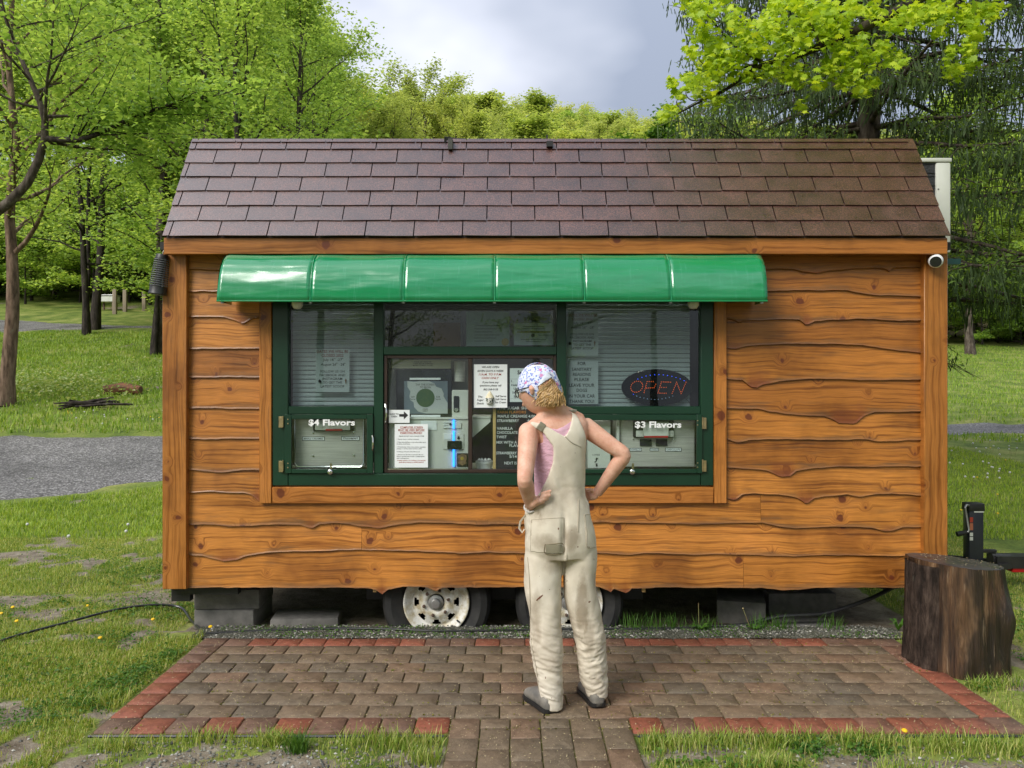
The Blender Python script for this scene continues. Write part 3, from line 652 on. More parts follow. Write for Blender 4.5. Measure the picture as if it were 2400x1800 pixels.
# wheels
def wheel(xc):
    zc, yc, r = .162, .055, .352
    T = MB(); n = 56
    T.lathe([(.215, .02), (.235, -.005), (.29, -.035), (.33, -.02), (r, .02), (r, .19), (.33, .22), (.215, .2)], (xc, yc, zc), (0, 1, 0), n, closed=True)
    lug = [i for i, p in enumerate(T.v)]
    vv = []
    for x, y, z in T.v:
        if z < -.048:                                     # soft tyre sitting flat in the dirt
            x = xc + (x-xc)*1.04; z = -.048
        vv.append((x, y, z))
    T.v = vv; w = T.build('wheel', M_RUBBER, TR, True)
    radii = [(.052, .012), (.062, -.004), (.082, -.008), (.098, -.002), (.114, .008), (.130, .013), (.146, .020), (.158, .030), (.166, .012), (.196, -.004), (.203, -.016), (.213, -.018), (.216, .02)]
    n = 96; v = []; f = []
    for rr, h in radii:
        for k in range(n): t = 2*math.pi*k/n; v.append((xc+rr*math.cos(t), yc+h, zc+rr*math.sin(t)))
    for i in range(len(radii)-1):
        for k in range(n):
            ph = ((k+.5)/n*8+.5) % 1
            lim = {4: .13, 5: .21}.get(i, 9)
            if i in (4, 5) and abs(ph-.5) < lim: continue
            f.append((i*n+k, i*n+(k+1) % n, (i+1)*n+(k+1) % n, (i+1)*n+k))
    rim = obj('rim', v, f, M_RIM, w, True)
    MB().lathe([(.0, .075), (.20, .075)], (xc, yc, zc), (0, 1, 0), 40).build('drum', M_BLACK, w, True)
    MB().lathe([(.05, .04), (.05, .005), (.032, .0), (.031, -.028), (.026, -.033), (.0, -.034)], (xc-.004, yc, zc-.004), (0, 1, 0), 24).build('hub', M_ZINC, w, True)
    for k in range(6):
        t = 2*math.pi*(k+.25)/6
        MB().lathe([(.0105, .0), (.0105, -.016), (.006, -.022), (0, -.022)], (xc+.082*math.cos(t), yc-.006, zc+.082*math.sin(t)), (0, 1, 0), 6).build('lug_nut', PM('rusty steel', (.06, .035, .022), (.10, .06, .04), 60, .7), w)
    MB().tube([(xc+.135, yc-.004, zc-.115), (xc+.15, yc-.03, zc-.118)], .006, 6).build('valve', M_BLACK, w, True)
wheel(-.491); wheel(.374)
mf = MB().box((-1.0, .36, .10), (.9, .42, .27)).build('axle_guard', M_BLACK, TR)
for u in (874, 1505): MB().box((X(u), .0, Z(1388)), (X(u+8), .03, TZ0)).build('stay', M_PINE, TR)

# ------------------------------------------------------------------ roof and its shingles
ry0, rz0 = EY-.012, Z(555, EY-.012)                    # lower edge
ry1, rz1 = .285, Z(333, .285)                          # upper edge of the steep face
sl = math.hypot(ry1-ry0, rz1-rz0); sd = Vector((0, ry1-ry0, rz1-rz0))/sl; sn = Vector((0, -sd.z, sd.y))
rx0, rx1 = X(382, ry0), X(2226, ry0)
rf_ = MB()
rf_.add([(rx0+.012, ry0+.02, rz0-.004), (rx1-.012, ry0+.02, rz0-.004), (rx1-.012, ry1, rz1-.012), (rx0+.012, ry1, rz1-.012), (rx0+.012, 2.2, rz1+.06), (rx1-.012, 2.2, rz1+.06), (rx0+.012, 2.2, Z(592)+.052), (rx1-.012, 2.2, Z(592)+.052), (rx0+.012, ry0+.02, Z(592)+.052), (rx1-.012, ry0+.02, Z(592)+.052)],
       [(0, 1, 2, 3), (3, 2, 5, 4), (4, 5, 7, 6), (6, 7, 9, 8), (8, 9, 1, 0), (0, 3, 4, 6, 8), (1, 9, 7, 5, 2)])
roof = rf_.build('roof', PM('roof felt', (.03, .024, .022), None, 5, .8), TR)
exps = [.129]*6 + [sl-.129*6+.01]
def shingle_row(i, a, length):
    x = rx0; pitch = .3035; ph = (X(854, ry0) - rx0) % pitch
    x_first = (ph if i % 2 == 0 else (ph+pitch/2) % pitch) + rnd.uniform(-.008, .008)
    edges = [rx0] + list(np.arange(rx0+x_first, rx1-.03, pitch)) + [rx1]
    if edges[1]-edges[0] < .02: edges.pop(1)
    for k in range(len(edges)-1):
        g_ = .0035; x0, x1 = edges[k]+(g_ if k else 0), edges[k+1]-(g_ if k < len(edges)-2 else 0)
        lift = .011 + rnd.uniform(0, .003); sag = rnd.uniform(-.0025, .0025); v = []
        for xx, dl in ((x0, sag), ((x0+x1)/2, -sag*.4), (x1, rnd.uniform(-.0025, .0025))):
            for s_, h in ((a+dl, lift), (a+length+.02, .003)):
                p = Vector((xx, ry0, rz0)) + sd*s_ + sn*h; v.append(tuple(p))
            for s_, h in ((a+dl, lift-.006), (a+length+.02, -.002)):
                p = Vector((xx, ry0, rz0)) + sd*s_ + sn*h; v.append(tuple(p))
        f = [(0, 4, 5, 1), (4, 8, 9, 5), (0, 2, 6, 4), (4, 6, 10, 8), (0, 1, 3, 2), (8, 10, 11, 9), (2, 3, 7, 6), (6, 7, 11, 10), (1, 5, 7, 3), (5, 9, 11, 7)]
        fixnormals(obj('shingle', v, f, M_SHINGLE, roof))
a = 0
for i, ln in enumerate(exps): shingle_row(i, a, ln); a += ln
# ridge row folded over the edge
for k, x in enumerate(np.arange(rx0, rx1-.05, .3035)):
    x0, x1 = x+.003, min(x+.3, rx1); v = []
    for xx in (x0, x1):
        for p in (Vector((xx, ry1, rz1)) + sn*.014 - sd*.012, Vector((xx, ry1, rz1)) + sn*.012 + sd*.004, Vector((xx, ry1+.16, rz1+.022)), Vector((xx, ry1+.16, rz1+.012)), Vector((xx, ry1+.01, rz1-.004))): v.append(tuple(p))
    fixnormals(obj('shingle', v, [(0, 1, 6, 5), (1, 2, 7, 6), (2, 3, 8, 7), (3, 4, 9, 8), (4, 0, 5, 9), (0, 4, 3, 2, 1), (5, 6, 7, 8, 9)], M_SHINGLE, roof))
# dripping gap strip, panel and brackets on the roof
MB().box((X(488, .5), .5, rz1+.012), (X(822, .5), 1.4, Z(326, .5))).build('roof_panel', M_BLACK, TR)
br = MB().box((-.001, 0, 0), (0, 0, 0))
b1 = MB(); p0, p1, p2, p3 = px(1041, 319, .25), px(1097, 327, .55), px(1097, 338, .55), px(1041, 335, .25)
b1.add([p0, p1, p2, p3] + [q+Vector((0.012, .02, 0)) for q in (p0, p1, p2, p3)], [(0, 1, 2, 3), (4, 7, 6, 5), (0, 4, 5, 1), (3, 2, 6, 7), (0, 3, 7, 4), (1, 5, 6, 2)]); b1.box(px(1050, 349, .21), px(1062, 330, .27))
b1.build('roof_bracket', PM('weathered dark bracket', (.035, .034, .030), (.06, .06, .05), 20, .7), TR)
MB().box(px(1280, 316, .30), px(1284, 342, .304)).box(px(1281, 330, .22), px(1295, 348, .27)).build('roof_bracket', M_BLACK, TR)

# ------------------------------------------------------------------ awning
AX0, AX1 = -1.785, X(1797, -.29)
prof = [(-.055, 2.372), (-.085, 2.392), (-.12, 2.391), (-.17, 2.374), (-.215, 2.342), (-.252, 2.297), (-.278, 2.240), (-.294, 2.175), (-.302, 2.115), (-.303, 2.080)]
seams = [X(u, -.28) for u in (729, 946, 1159, 1369, 1571)]
cuts = [AX0] + seams + [AX1]
aw = MB(); nseg = 10
for (y, z), (y2, z2) in zip(prof[:-1], prof[1:]): pass
inner = MB().tube([(AX0+.03, -.06, 2.34), (AX1-.03, -.06, 2.34)], .012, 8); inner.tube([(AX0+.03, -.292, 2.09), (AX1-.03, -.292, 2.09)], .012, 8)
for x in cuts[1:-1] + [AX0+.03, AX1-.03]: inner.tube([(x, y+.012, z-.012) for y, z in prof], .010, 6)
AW = inner.build('awning', M_ZINC, TR, True)
for k in range(len(cuts)-1):
    v = []; f = []; xs = np.linspace(cuts[k], cuts[k+1], 22)
    for i, x in enumerate(xs):
        t = i/21; s = math.sin(math.pi*t)
        for j, (y, z) in enumerate(prof):
            b = j/(len(prof)-1); sag = .004*s*math.sin(math.pi*b)                 # vinyl hangs slack between the ribs
            wr = (fbm(np.array([[x*3.1, b*5, k]]), 3, 17)[0]-.5)*.012*math.sin(math.pi*min(1, b*1.1))
            if k == 5: wr += .012*math.sin((x*9+b*5))*b*t*(1-b)
            lx = x + (.022 if (k == 0 and i == 0) else 0)*(1-b)
            v.append((lx, y+sag+wr, z-sag*.7+wr*.6))
    m_ = len(prof)
    for i in range(21):
        for j in range(m_-1): f.append((i*m_+j, (i+1)*m_+j, (i+1)*m_+j+1, i*m_+j+1))
    o = obj('awning_panel', v, f, M_VINYL, AW, True)
    md = o.modifiers.new('thick', 'SOLIDIFY'); md.thickness = .004
for xe in (AX0+.002, AX1-.002):
    MB().add([(xe, y, z) for y, z in prof] + [(xe, -.055, 2.082)] + [(xe+.003, y, z) for y, z in prof] + [(xe+.003, -.055, 2.082)],
             [tuple(range(len(prof)+1)), tuple(reversed(range(len(prof)+1, 2*len(prof)+2)))]).build('awning_end', M_VINYL, AW)
for x in cuts[1:-1]:
    MB().tube([(x, y-.003, z+.003) for y, z in prof], .0055, 6, flat=.5).build('awning_seam', M_VINYL, AW, True)
MB().tube([(AX0, -.304, 2.082), (AX1, -.304, 2.082)], .006, 6).build('awning_hem', M_VINYL, AW, True)
for u in (697, 1625):
    lp = MB().lathe([(.0, -.034), (.022, -.03), (.034, -.012), (.036, .006), (.030, .02), (0, .02)], px(u, 712, -.12), (0, 0, 1), 20).build('porch_light', M_WHITEPL, TR, True)

# ------------------------------------------------------------------ window wall: green frame, panes, hatches, slider
GF = MB(); y0, y1 = -.048, .02
def gbar(u0, v0, u1, v1, ya=y0, yb_=y1, bev=.003): GF.box((X(u0), ya, Z(v1)), (X(u1), yb_, Z(v0)), bev)
gbar(643.6, 690, 680, 1136); gbar(1638, 690, 1667.4, 1136); gbar(680.6, 1108, 1637.4, 1136); gbar(879, 690, 901, 1107.4); gbar(1304, 690, 1326, 1107.4)
gbar(680.6, 952, 878.4, 970); gbar(1326.6, 952, 1637.4, 970); gbar(901.6, 813, 1303.4, 832); gbar(680.6, 690, 1637.4, 712, -.04)
frame = GF.build('window_frame', M_GREEN, TR, True)
def pane(u0, v0, u1, v1, y, parent=frame, name='pane', mat=None):
    return MB().box((X(u0), y-.002, Z(v1)), (X(u1), y+.002, Z(v0))).build(name, mat or M_GLASS, parent)
pane(680.6, 712, 878.4, 951.6, -.012, mat=M_GLASST); pane(901.6, 712, 1303.4, 812.6, -.012, mat=M_GLASST); pane(1326.6, 712, 1637.4, 951.6, -.012, mat=M_GLASST)
# sliding window, brown frame
SL = MB()
def sb(u0, v0, u1, v1, ya, yb_): SL.box((X(u0), ya, Z(v1)), (X(u1), yb_, Z(v0)), .002)
sb(902, 832.6, 909, 1107, -.035, .015); sb(1297, 832.6, 1303, 1107, -.035, .015); sb(909.4, 832.6, 1296.6, 840, -.035, .015); sb(909.4, 1099, 1296.6, 1107, -.035, .015)
sb(1098, 840.5, 1107, 1098.5, -.03, .01)
slider = SL.build('sliding_window', M_BROWN, TR, True)
pane(909.5, 840.5, 1097.5, 1098.5, -.016, slider); pane(1107.5, 840.5, 1296.5, 1098.5, -.004, slider)
MB().box((X(909.6), -.03, Z(1100)), (X(1096), -.018, Z(1097))).build('slide_rail', M_CHROME, slider)
MB().tube([px(902, 946, -.04), px(903.5, 950, -.052), px(905, 962, -.056), px(905, 975, -.056), px(903.5, 985, -.052), px(902, 990, -.04)], .006, 8).build('handle', M_CHROME, slider, True)
# serving hatches
def hatch(u0, v0, u1, v1, gu0, gv0, gu1, gv1, hinge_u, hinge_vs, lock_u, handle_u=None):
    D_ = MB(); ya, yb_ = -.062, -.046
    D_.box((X(u0), ya, Z(v1)), (X(gu0), yb_, Z(v0)), .002); D_.box((X(gu1), ya, Z(v1)), (X(u1), yb_, Z(v0)), .002)
    D_.box((X(gu0)+.0004, ya, Z(gv0)), (X(gu1)-.0004, yb_, Z(v0)), .002); D_.box((X(gu0)+.0004, ya, Z(v1)), (X(gu1)-.0004, yb_, Z(gv1)), .002)
    d = D_.build('hatch_door', M_GREEN, TR, True)
    pane(gu0, gv0, gu1, gv1, -.056, d)
    s = 1 if hinge_u > u1 - 5 else -1
    for hv in hinge_vs:
        h = MB().box((X(hinge_u-5), -.066, Z(hv+13)), (X(hinge_u+5), -.0625, Z(hv-13)), .001); h.tube([px(hinge_u+s*2, hv-13, -.068), px(hinge_u+s*2, hv+13, -.068)], .005, 8)
        for dv in (-5, 5): h.lathe([(.004, 0), (.004, -.003), (0, -.004)], px(hinge_u-s*10, hv+dv, -.063), (0, 1, 0), 8)
        h.build('hinge', M_BRASS, d, True)
    MB().lathe([(.016, 0), (.016, -.008), (.011, -.012), (0, -.013)], px(lock_u, gv1+9, -.063), (0, 1, 0), 16).box(px(lock_u, gv1+10, -.0765), px(lock_u+1.5, gv1+6, -.0745)).build('lock', M_CHROME, d, True)
    MB().box(px(lock_u-1, gv1+2, -.053), px(lock_u+4, gv1-11, -.05)).build('catch', M_BRASS, d)
    if handle_u: MB().tube([px(handle_u, 1022, -.064), px(handle_u+.5, 1026, -.082), px(handle_u+1, 1038, -.09), px(handle_u+.5, 1050, -.082), px(handle_u, 1055, -.064)], .006, 8).build('handle', M_CHROME, d, True)
    return d
H4 = hatch(673, 970.6, 878, 1107, 689, 981, 864, 1097, 665, (988, 1091), 774, 873)
H3 = hatch(1326, 970.6, 1641, 1107, 1340, 984, 1628, 1097, 1645, (991, 1090), 1482)
# inside the trailer: back wall and counter
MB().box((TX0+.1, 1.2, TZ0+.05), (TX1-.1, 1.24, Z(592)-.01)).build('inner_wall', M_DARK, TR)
lamp = MB().box((-1.2, .42, Z(625)), (1.1, .52, Z(612)), .004).build('ceiling_lamp', M_WHITEP, TR)
MB().tube([(-1.15, .47, Z(629)), (1.05, .47, Z(629))], .014, 10).build('lamp_tube', M_TUBE, lamp, True)
ct = MB().box((X(640), .04, Z(1118)), (X(1670), .6, Z(1106)), .003).build('counter', M_STEEL, TR)
# blinds
def blind(u0, u1, v0, v1, y, step):
    B = MB().box((X(u0), y-.012, Z(v0)), (X(u1), y+.02, Z(v0-10)))
    for t in (.2, .8) if u1-u0 < 250 else (.15, .5, .82):
        u = u0+(u1-u0)*t; B.tube([px(u, v0, y-.015), px(u, v1, y-.015)], .0012, 4)
    b = B.build('blind', M_SLAT, TR)
    me = None; w = X(u1)-X(u0); hw = step*CAM_D/FPX*.455
    v = []; f = []
    for xx in (0, w):
        for t in (-1, -.4, .4, 1): v.append((xx, -.004*(1-t*t)+t*.004, t*hw))
    for j in range(3): f.append((j, 4+j, 5+j, j+1))
    me = bpy.data.meshes.new('slat'); me.from_pydata(v, [], f); me.materials.append(M_SLAT); me.polygons.foreach_set('use_smooth', [True]*3)
    q = v0+step/2
    while q < v1:
        inst('slat', me, b, (X(u0), y, Z(q)), (0, rnd.uniform(-.0015, .0015), 0)); q += step
blind(682, 877, 690, 950, .045, 10.45); blind(1328, 1620, 690, 950, .045, 10.6)
# ------------------------------------------------------------------ lettering
_font_cache = {}
def glyphs(text, bold=0.0, shear=0.0):
    key = (text, bold, shear)
    if key not in _font_cache:
        cu = bpy.data.curves.new('t', 'FONT'); cu.body = text; cu.size = 1; cu.offset = bold; cu.shear = shear; cu.resolution_u = 2; cu.fill_mode = 'FRONT'
        o = bpy.data.objects.new('t', cu); COL.objects.link(o)
        me = bpy.data.meshes.new_from_object(o)
        v = np.array([q.co[:2] for q in me.vertices]); f = [tuple(p.vertices) for p in me.polygons]
        bpy.data.objects.remove(o); bpy.data.curves.remove(cu); bpy.data.meshes.remove(me)
        _font_cache[key] = (v, f)
    return _font_cache[key]
def lettering(parent, lines, mat, y, name='lettering'):
    """lines: (text, left_u, centre_v, width_u, height_v, bold, shear) in photo pixels on the plane y; height is of capitals"""
    mb = MB()
    for L_ in lines:
        t, u0, vc, w, h = L_[:5]; bold = (L_[5] if len(L_) > 5 else .02)*(.45 if h < 9 else 1); sh = L_[6] if len(L_) > 6 else 0
        if t == '_': mb.add([px(u0, vc, y), px(u0+w, vc, y), px(u0+w, vc-h, y), px(u0, vc-h, y)], [(0, 1, 2, 3)]); continue
        v, f = glyphs(t, bold, sh)
        if len(v) == 0: continue
        x0, x1 = v[:, 0].min(), v[:, 0].max(); sx = w/(x1-x0); sy = h/.70
        mb.add([px(u0+(q[0]-x0)*sx, vc+h/2-q[1]*sy, y) for q in v], f)
    o = obj(name, mb.v, mb.f, mat, parent)
    for i, p in enumerate(o.data.polygons):
        pass
    return o
def ctr(t, cu, vc, w, h, b=.02, s=0): return (t, cu-w/2, vc, w, h, b, s)
def sheet(name, label, cat, u0, v0, u1, v1, y, mat=None, group=None, th=.0015):
    o = MB().box((X(u0, y), y, Z(v1, y)), (X(u1, y), y+th, Z(v0, y))).build(name, mat or M_PAPER)
    return tag(o, label, cat, group)
def cv(off, zoom, *a): return tuple((off[i % 2]+q/zoom) for i, q in enumerate(a))
def lines_from(off, zoom, rows, h, b=.02, s=0):
    return [ctr(t, off[0]+c/zoom, off[1]+yy/zoom, w/zoom, (hh[0] if hh else h)/zoom, b, s) for t, c, yy, w, *hh in rows]

def dates_sign(u0, v0, u1, v1, y, label):
    s = sheet('paper_sign', label, 'sign', u0, v0, u1, v1, y); k = (u1-u0)/285; c = (u0+u1)/2
    f = lambda t, yy, w, hh=20: ctr(t, c, v0+(yy-500)*k, w*k, hh*k, .025)
    lettering(s, [f('DATES WE WILL BE', 517, 265), f('CLOSED 2022', 551, 185), ('_', c-132*k, v0+31*k, 265*k, 2*k), ('_', c-92*k, v0+65*k, 185*k, 2*k)], M_RED, y-.0008)
    lettering(s, [f('July 18   -27', 588, 160), f('August 26   -28', 628, 198), ('th', c+10*k, v0+78*k, 15*k, 10*k), ('th', c+76*k, v0+78*k, 15*k, 10*k), ('th', c+29*k, v0+118*k, 15*k, 10*k), ('th', c+95*k, v0+118*k, 15*k, 10*k),
                  f('FOLLOW US ON', 687, 205), f('FACEBOOK AND', 718, 217), f('INSTAGRAM', 749, 165), f('TO GET THE', 781, 160), f('LATEST SCOOP', 813, 200)], M_INK, y-.0008)
    MB().lathe([(.0, .0), (.006*1.2, 0), (.010, .012), (.0, .022)], px(c-108*k, v0+282*k, y-.004), (0, 0, 1), 8).build('sundae_picture', M_INKGREY, s)
    MB().lathe([(.0, -.02), (.004, 0), (.006, .006), (.0, .018)], px(c+112*k, v0+270*k, y-.004), (0, 0, 1), 8).build('cone_picture', M_PAPER2, s)
dates_sign(739.8, 818.6, 818.8, 919, .004, 'grey paper closing dates notice alone in the window beside the maple hatch')
dates_sign(1327, 733.8, 1402, 834, .004, 'grey paper closing dates notice hung above the sanitary reasons notice')
s = sheet('paper_sign', 'grey paper sanitary reasons notice about dogs beside the open sign', 'sign', 1327, 846.7, 1402, 947.2, .004)
o_, z_ = (1100, 600), 2.765
lettering(s, lines_from(o_, z_, [('FOR', 729, 697, 52), ('SANITARY', 729, 734, 130), ('REASONS', 729, 767, 115), ('PLEASE', 729, 800, 95), ('LEAVE YOUR', 729, 837, 165), ('DOGS', 729, 870, 68), ('IN YOUR CAR', 729, 907, 170), ('THANK YOU!', 729, 942, 160)], 21, .03), M_INK, .0032)
s = sheet('paper_sign', 'white paper opening hours notice with a sundae picture on sliding window', 'sign', 1110.5, 854, 1188.8, 955.5, -.0125)
o_, z_ = (1090, 830), 5.72
lettering(s, lines_from(o_, z_, [('WE ARE OPEN', 342, 173, 235), ('SEVEN DAYS A WEEK', 342, 225, 355), ('If you have any', 342, 376, 220), ('questions please call', 342, 419, 290), ('862-268-0158', 344, 472, 195), ('The', 203, 570, 60), ('Sugar', 205, 613, 95), ('Shack', 203, 660, 100), ('Self Serve', 477, 563, 145), ('Soft Serve', 477, 603, 145), ('Ice Cream', 477, 645, 145)], 26, .02, .25), M_INK, -.0135)
lettering(s, lines_from(o_, z_, [('11A.M. TO 9 P.M.', 336, 271, 305), ('CASH ONLY', 338, 319, 230)], 28, .02, .25), M_RED, -.0135)
cup = px(1090+332/5.72, 830+662/5.72, -.0145)
MB().lathe([(0, 0), (.021, .0), (.028, .036), (0, .036)], cup, (0, 0, 1), 14).build('cup_picture', PM('cup with dark spots', (.02, .05, .03), (.7, .7, .66), 90, .6, lo=.5, hi=.53), s, True)
MB().lathe([(.027, .036), (.024, .046), (.017, .056), (.011, .066), (.004, .078), (0, .08)], cup, (0, 0, 1), 14).build('swirl_picture', PM('vanilla swirl', (.72, .66, .48), (.6, .52, .33), 40, .6), s, True)
s = sheet('paper_sign', 'white paper self serve instructions partly behind the person', 'sign', 1195, 863, 1294, 942, .0)
def lleft(off, zoom, rows, h, b=.02, s=0): return [(t, off[0]+x/zoom, off[1]+yy/zoom, w/zoom, (hh[0] if hh else h)/zoom, b, s) for t, x, yy, w, *hh in rows]
lettering(s, lleft(o_, z_, [('Self S', 702, 245, 130, 52), ('1.', 620, 362, 24), ('Hold', 620, 413, 85), ('Und', 652, 463, 70), ('Sele', 634, 513, 70), ('Sp', 652, 566, 36), ('_', 608, 335, 400, 2), ('_', 608, 598, 400, 2)], 28, .04), M_INK, -.001)
o_, z_ = (890, 820), 5.53
s = sheet('paper_sign', 'small white slide to open card with black arrow by the handle', 'sign', 911.7, 960.7, 960, 991, -.0195)
lettering(s, lines_from(o_, z_, [('SLIDE TO', 185, 832, 120), ('OPEN', 187, 864, 75)], 22, .03), M_INK, -.0203)
MB().prism([(X(890+a_/z_), Z(820+b_/z_)) for a_, b_ in ((258, 830), (318, 830), (318, 795), (373, 845), (318, 898), (318, 864), (258, 864))], -.0206, -.0201).build('arrow', M_INK, s)
s = sheet('paper_sign', 'white paper computer screen payment instructions with red heading', 'sign', 925, 994, 1003, 1095.8, -.0195)
lettering(s, lines_from(o_, z_, [('COMPUTER SCREEN', 410, 1003, 295), ('MUST BE USED BEFORE', 410, 1038, 340), ('INSERTING MONEY', 410, 1074, 285), ('If change machine is not working or you need help', 410, 1432, 365, 14), ('please dial by intercom or call 862-268-0158', 410, 1456, 320, 14)], 24, .03) +
          [('_', 890+262/z_, 820+1020/z_, 295/z_, 2/z_), ('_', 890+240/z_, 820+1055/z_, 340/z_, 2/z_), ('_', 890+267/z_, 820+1091/z_, 285/z_, 2/z_)], M_RED, -.0203)
lettering(s, lleft(o_, z_, [('PLEASE USE NEW CASH CHANGE SYSTEM', 248, 1118, 325), ('1. Tap the screen to exit the screensaver', 220, 1157, 290), ('2. Select either $4 flavor or tap on the smaller cup to', 220, 1196, 380), ('the left for the $3 flavor', 220, 1219, 175), ('3. On the bottom of the screen add your quantity by', 220, 1258, 375), ('pressing +1 until the correct amount is added', 220, 1280, 328), ('4. Click pay and insert all the bills at once', 220, 1319, 300), ('5. Reinsert any bills that are sent back after any', 220, 1357, 345), ('bills are removed from the bills, if change needed', 220, 1380, 360), ('back it will dispense it', 220, 1404, 160)], 14, .01, .2), M_INK, -.0203)
# letter board menu
bd = empty('menu_board', 'black letter board menu with white letters in a pine frame', 'menu board', loc=(X(1225), .03, Z(1100)))
def kid(o, p): o.parent = p; o.matrix_parent_inverse = p.matrix_world.inverted() if False else Matrix.Translation(-Vector(p.location)); return o
kid(MB().box((X(1162), .030, Z(1103)), (X(1296), .040, Z(940))).build('board', M_CHALK), bd)
kid(MB().box((X(1155), .026, Z(1103)), (X(1161.8), .042, Z(938)), .001).build('frame', M_PINE), bd)
o_, z_ = (1090, 830), 5.72
kid(lettering(None, lleft(o_, z_, [('THE  SUGAR  SHACK', 448, 722, 470), ('MAPLE CREAMEE 4.00', 437, 832, 503), ('STRAWBERRY', 430, 892, 293), ('4.00', 835, 892, 105), ('VANILLA', 425, 995, 215), ('CHOCOLATE', 425, 1050, 280), ('TWIST', 420, 1110, 138), ('MIX WITH A', 420, 1182, 275), ('FLAV', 595, 1225, 125), ('STRAWBERRY', 418, 1325, 274), ('5/14', 595, 1372, 97), ('NEXT IS', 527, 1460, 165)], 36, .03), M_VINYLW, .0292), bd)
kid(lettering(None, lleft(o_, z_, [('FARM FLAVORS', 437, 777, 380)], 34, .03), M_ORANGE, .0292, 'orange_lettering'), bd)
# vinyl letters on the hatches
def flav(t, u0, u1, vc, h, par):
    lettering(par, [(t[:2], u0, vc, (u1-u0)*.23, h, .03)], M_VINYLW, -.0595, 'price_lettering'); lettering(par, [(t[3:], u0+(u1-u0)*.31, vc, (u1-u0)*.69, h, .03)], M_VINYLW, -.0595)
flav('$4 Flavors', 723, 832, 990, 13.5, H4); flav('$3 Flavors', 1488, 1597, 995, 14, H3)
# soft serve machines behind the hatches
def decal(par, t, u0, v0, u1, v1, y, name='label_plate'):
    p = MB().box((X(u0, y), y, Z(v1, y)), (X(u1, y), y+.001, Z(v0, y))).box((X(u0+1.2, y), y-.0006, Z(v1-1.2, y)), (X(u1-1.2, y), y-.0001, Z(v0+1.2, y)), mi=1).build(name, [M_INK, M_PAPER]); kid(p, par)
    kid(lettering(None, [ctr(t, (u0+u1)/2, (v0+v1)/2, (u1-u0)*.84, (v1-v0)*.42, .03)], M_INK, y-.0012), par)
m1 = empty('soft_serve_machine', 'stainless soft serve machine with maple and strawberry labels behind hatch', 'soft serve machine', loc=(X(775), .05, Z(1118)))
kid(MB().box((X(689, .02), .02, Z(1094, .02)), (X(856, .02), .30, Z(962, .02)), .012).build('front_panel', M_STEEL, smooth=True), m1)
kid(MB().tube([px(690, 975, -.01), px(690, 1085, -.01), px(697, 1094, -.012), px(846, 1094, -.012), px(853, 1085, -.01), px(853, 975, -.01)], .006, 6).build('door_rim', M_CHROME, smooth=True), m1)
kid(MB().box((X(733, 0), .0, Z(1011, 0)), (X(829, 0), .02, Z(982, 0)), .008).build('dispenser_back', M_BLACK, smooth=True), m1)
kid(MB().box((X(740, 0), -.02, Z(1008, 0)), (X(822, 0), .0, Z(984, 0)), .005).build('dispenser_head', M_WHITEP, smooth=True), m1)
kid(MB().box((X(765, 0), -.026, Z(1009, 0)), (X(804, 0), -.0205, Z(1005, 0)), .001).build('nozzle', M_REDPL), m1)
for u, v in ((733.5, 1014), (829.5, 1013), (733.5, 1068), (829.5, 1067)): kid(MB().lathe([(.007, 0), (.006, -.005), (0, -.006)], px(u, v, .019), (0, 1, 0), 10).build('bolt', M_CHROME), m1)
decal(m1, 'MAPLE CREAMEE', 708, 1023.5, 761, 1033, .018); decal(m1, 'STRAWBERRY', 800, 1022.5, 843, 1032.5, .018)
m2 = empty('soft_serve_machine', 'stainless soft serve machine with vanilla twist and chocolate labels behind hatch', 'soft serve machine', loc=(X(1540), .05, Z(1118)))
kid(MB().box((X(1452, .02), .02, Z(1095, .02)), (X(1629, .02), .30, Z(965, .02)), .012).build('front_panel', M_STEEL, smooth=True), m2)
kid(MB().box((X(1445, 0), -.004, Z(1097, 0)), (X(1452, 0), .2, Z(970, 0)), .002).build('side_post', M_WHITEP), m2)
kid(MB().box((X(1484, 0), .0, Z(1026, 0)), (X(1580, 0), .02, Z(972, 0)), .01).build('dispenser_back', M_BLACK, smooth=True), m2)
kid(MB().box((X(1490, 0), -.012, Z(1024, 0)), (X(1579, 0), .0, Z(1009, 0)), .005).box((X(1506, 0), -.03, Z(1022, 0)), (X(1566, 0), -.0125, Z(988, 0)), .004).build('dispenser_head', M_WHITEP, smooth=True), m2)
kid(MB().box((X(1508, 0), -.032, Z(1025, 0)), (X(1564, 0), -.014, Z(1021.6, 0)), .001).build('nozzle', M_REDPL), m2)
for a_, b_ in ((1500, 1527), (1537.5, 1564)): kid(MB().box((X(a_, .012), .012, Z(1045.5, .012)), (X(b_, .012), .0195, Z(1029.5, .012)), .001).build('drip_plate', M_CHALK), m2)
decal(m2, 'VANILLA', 1476, 1050, 1504, 1058, .018); decal(m2, 'TWIST', 1523, 1050, 1544, 1057.5, .018); decal(m2, 'CHOCOLATE', 1559, 1049.5, 1597, 1058.5, .018)
for u in (1484, 1579): kid(MB().lathe([(.006, 0), (.005, -.004), (0, -.005)], px(u, 1029.5, .019), (0, 1, 0), 10).build('bolt', M_CHROME), m2)
cd = empty('cone_dispenser', 'white cone dispenser cabinet with curved arrow sticker behind the hatch', 'cone dispenser', loc=(X(1405), .05, Z(1118)))
kid(MB().box((X(1377, .0), .0, Z(1098)), (X(1431, .0), .2, Z(986)), .004).build('cabinet', M_WHITEP, smooth=True), cd)
kid(lettering(None, [ctr('CONES', 1397, 1066, 18, 3.5, .02)], M_INKGREY, -.0006), cd)
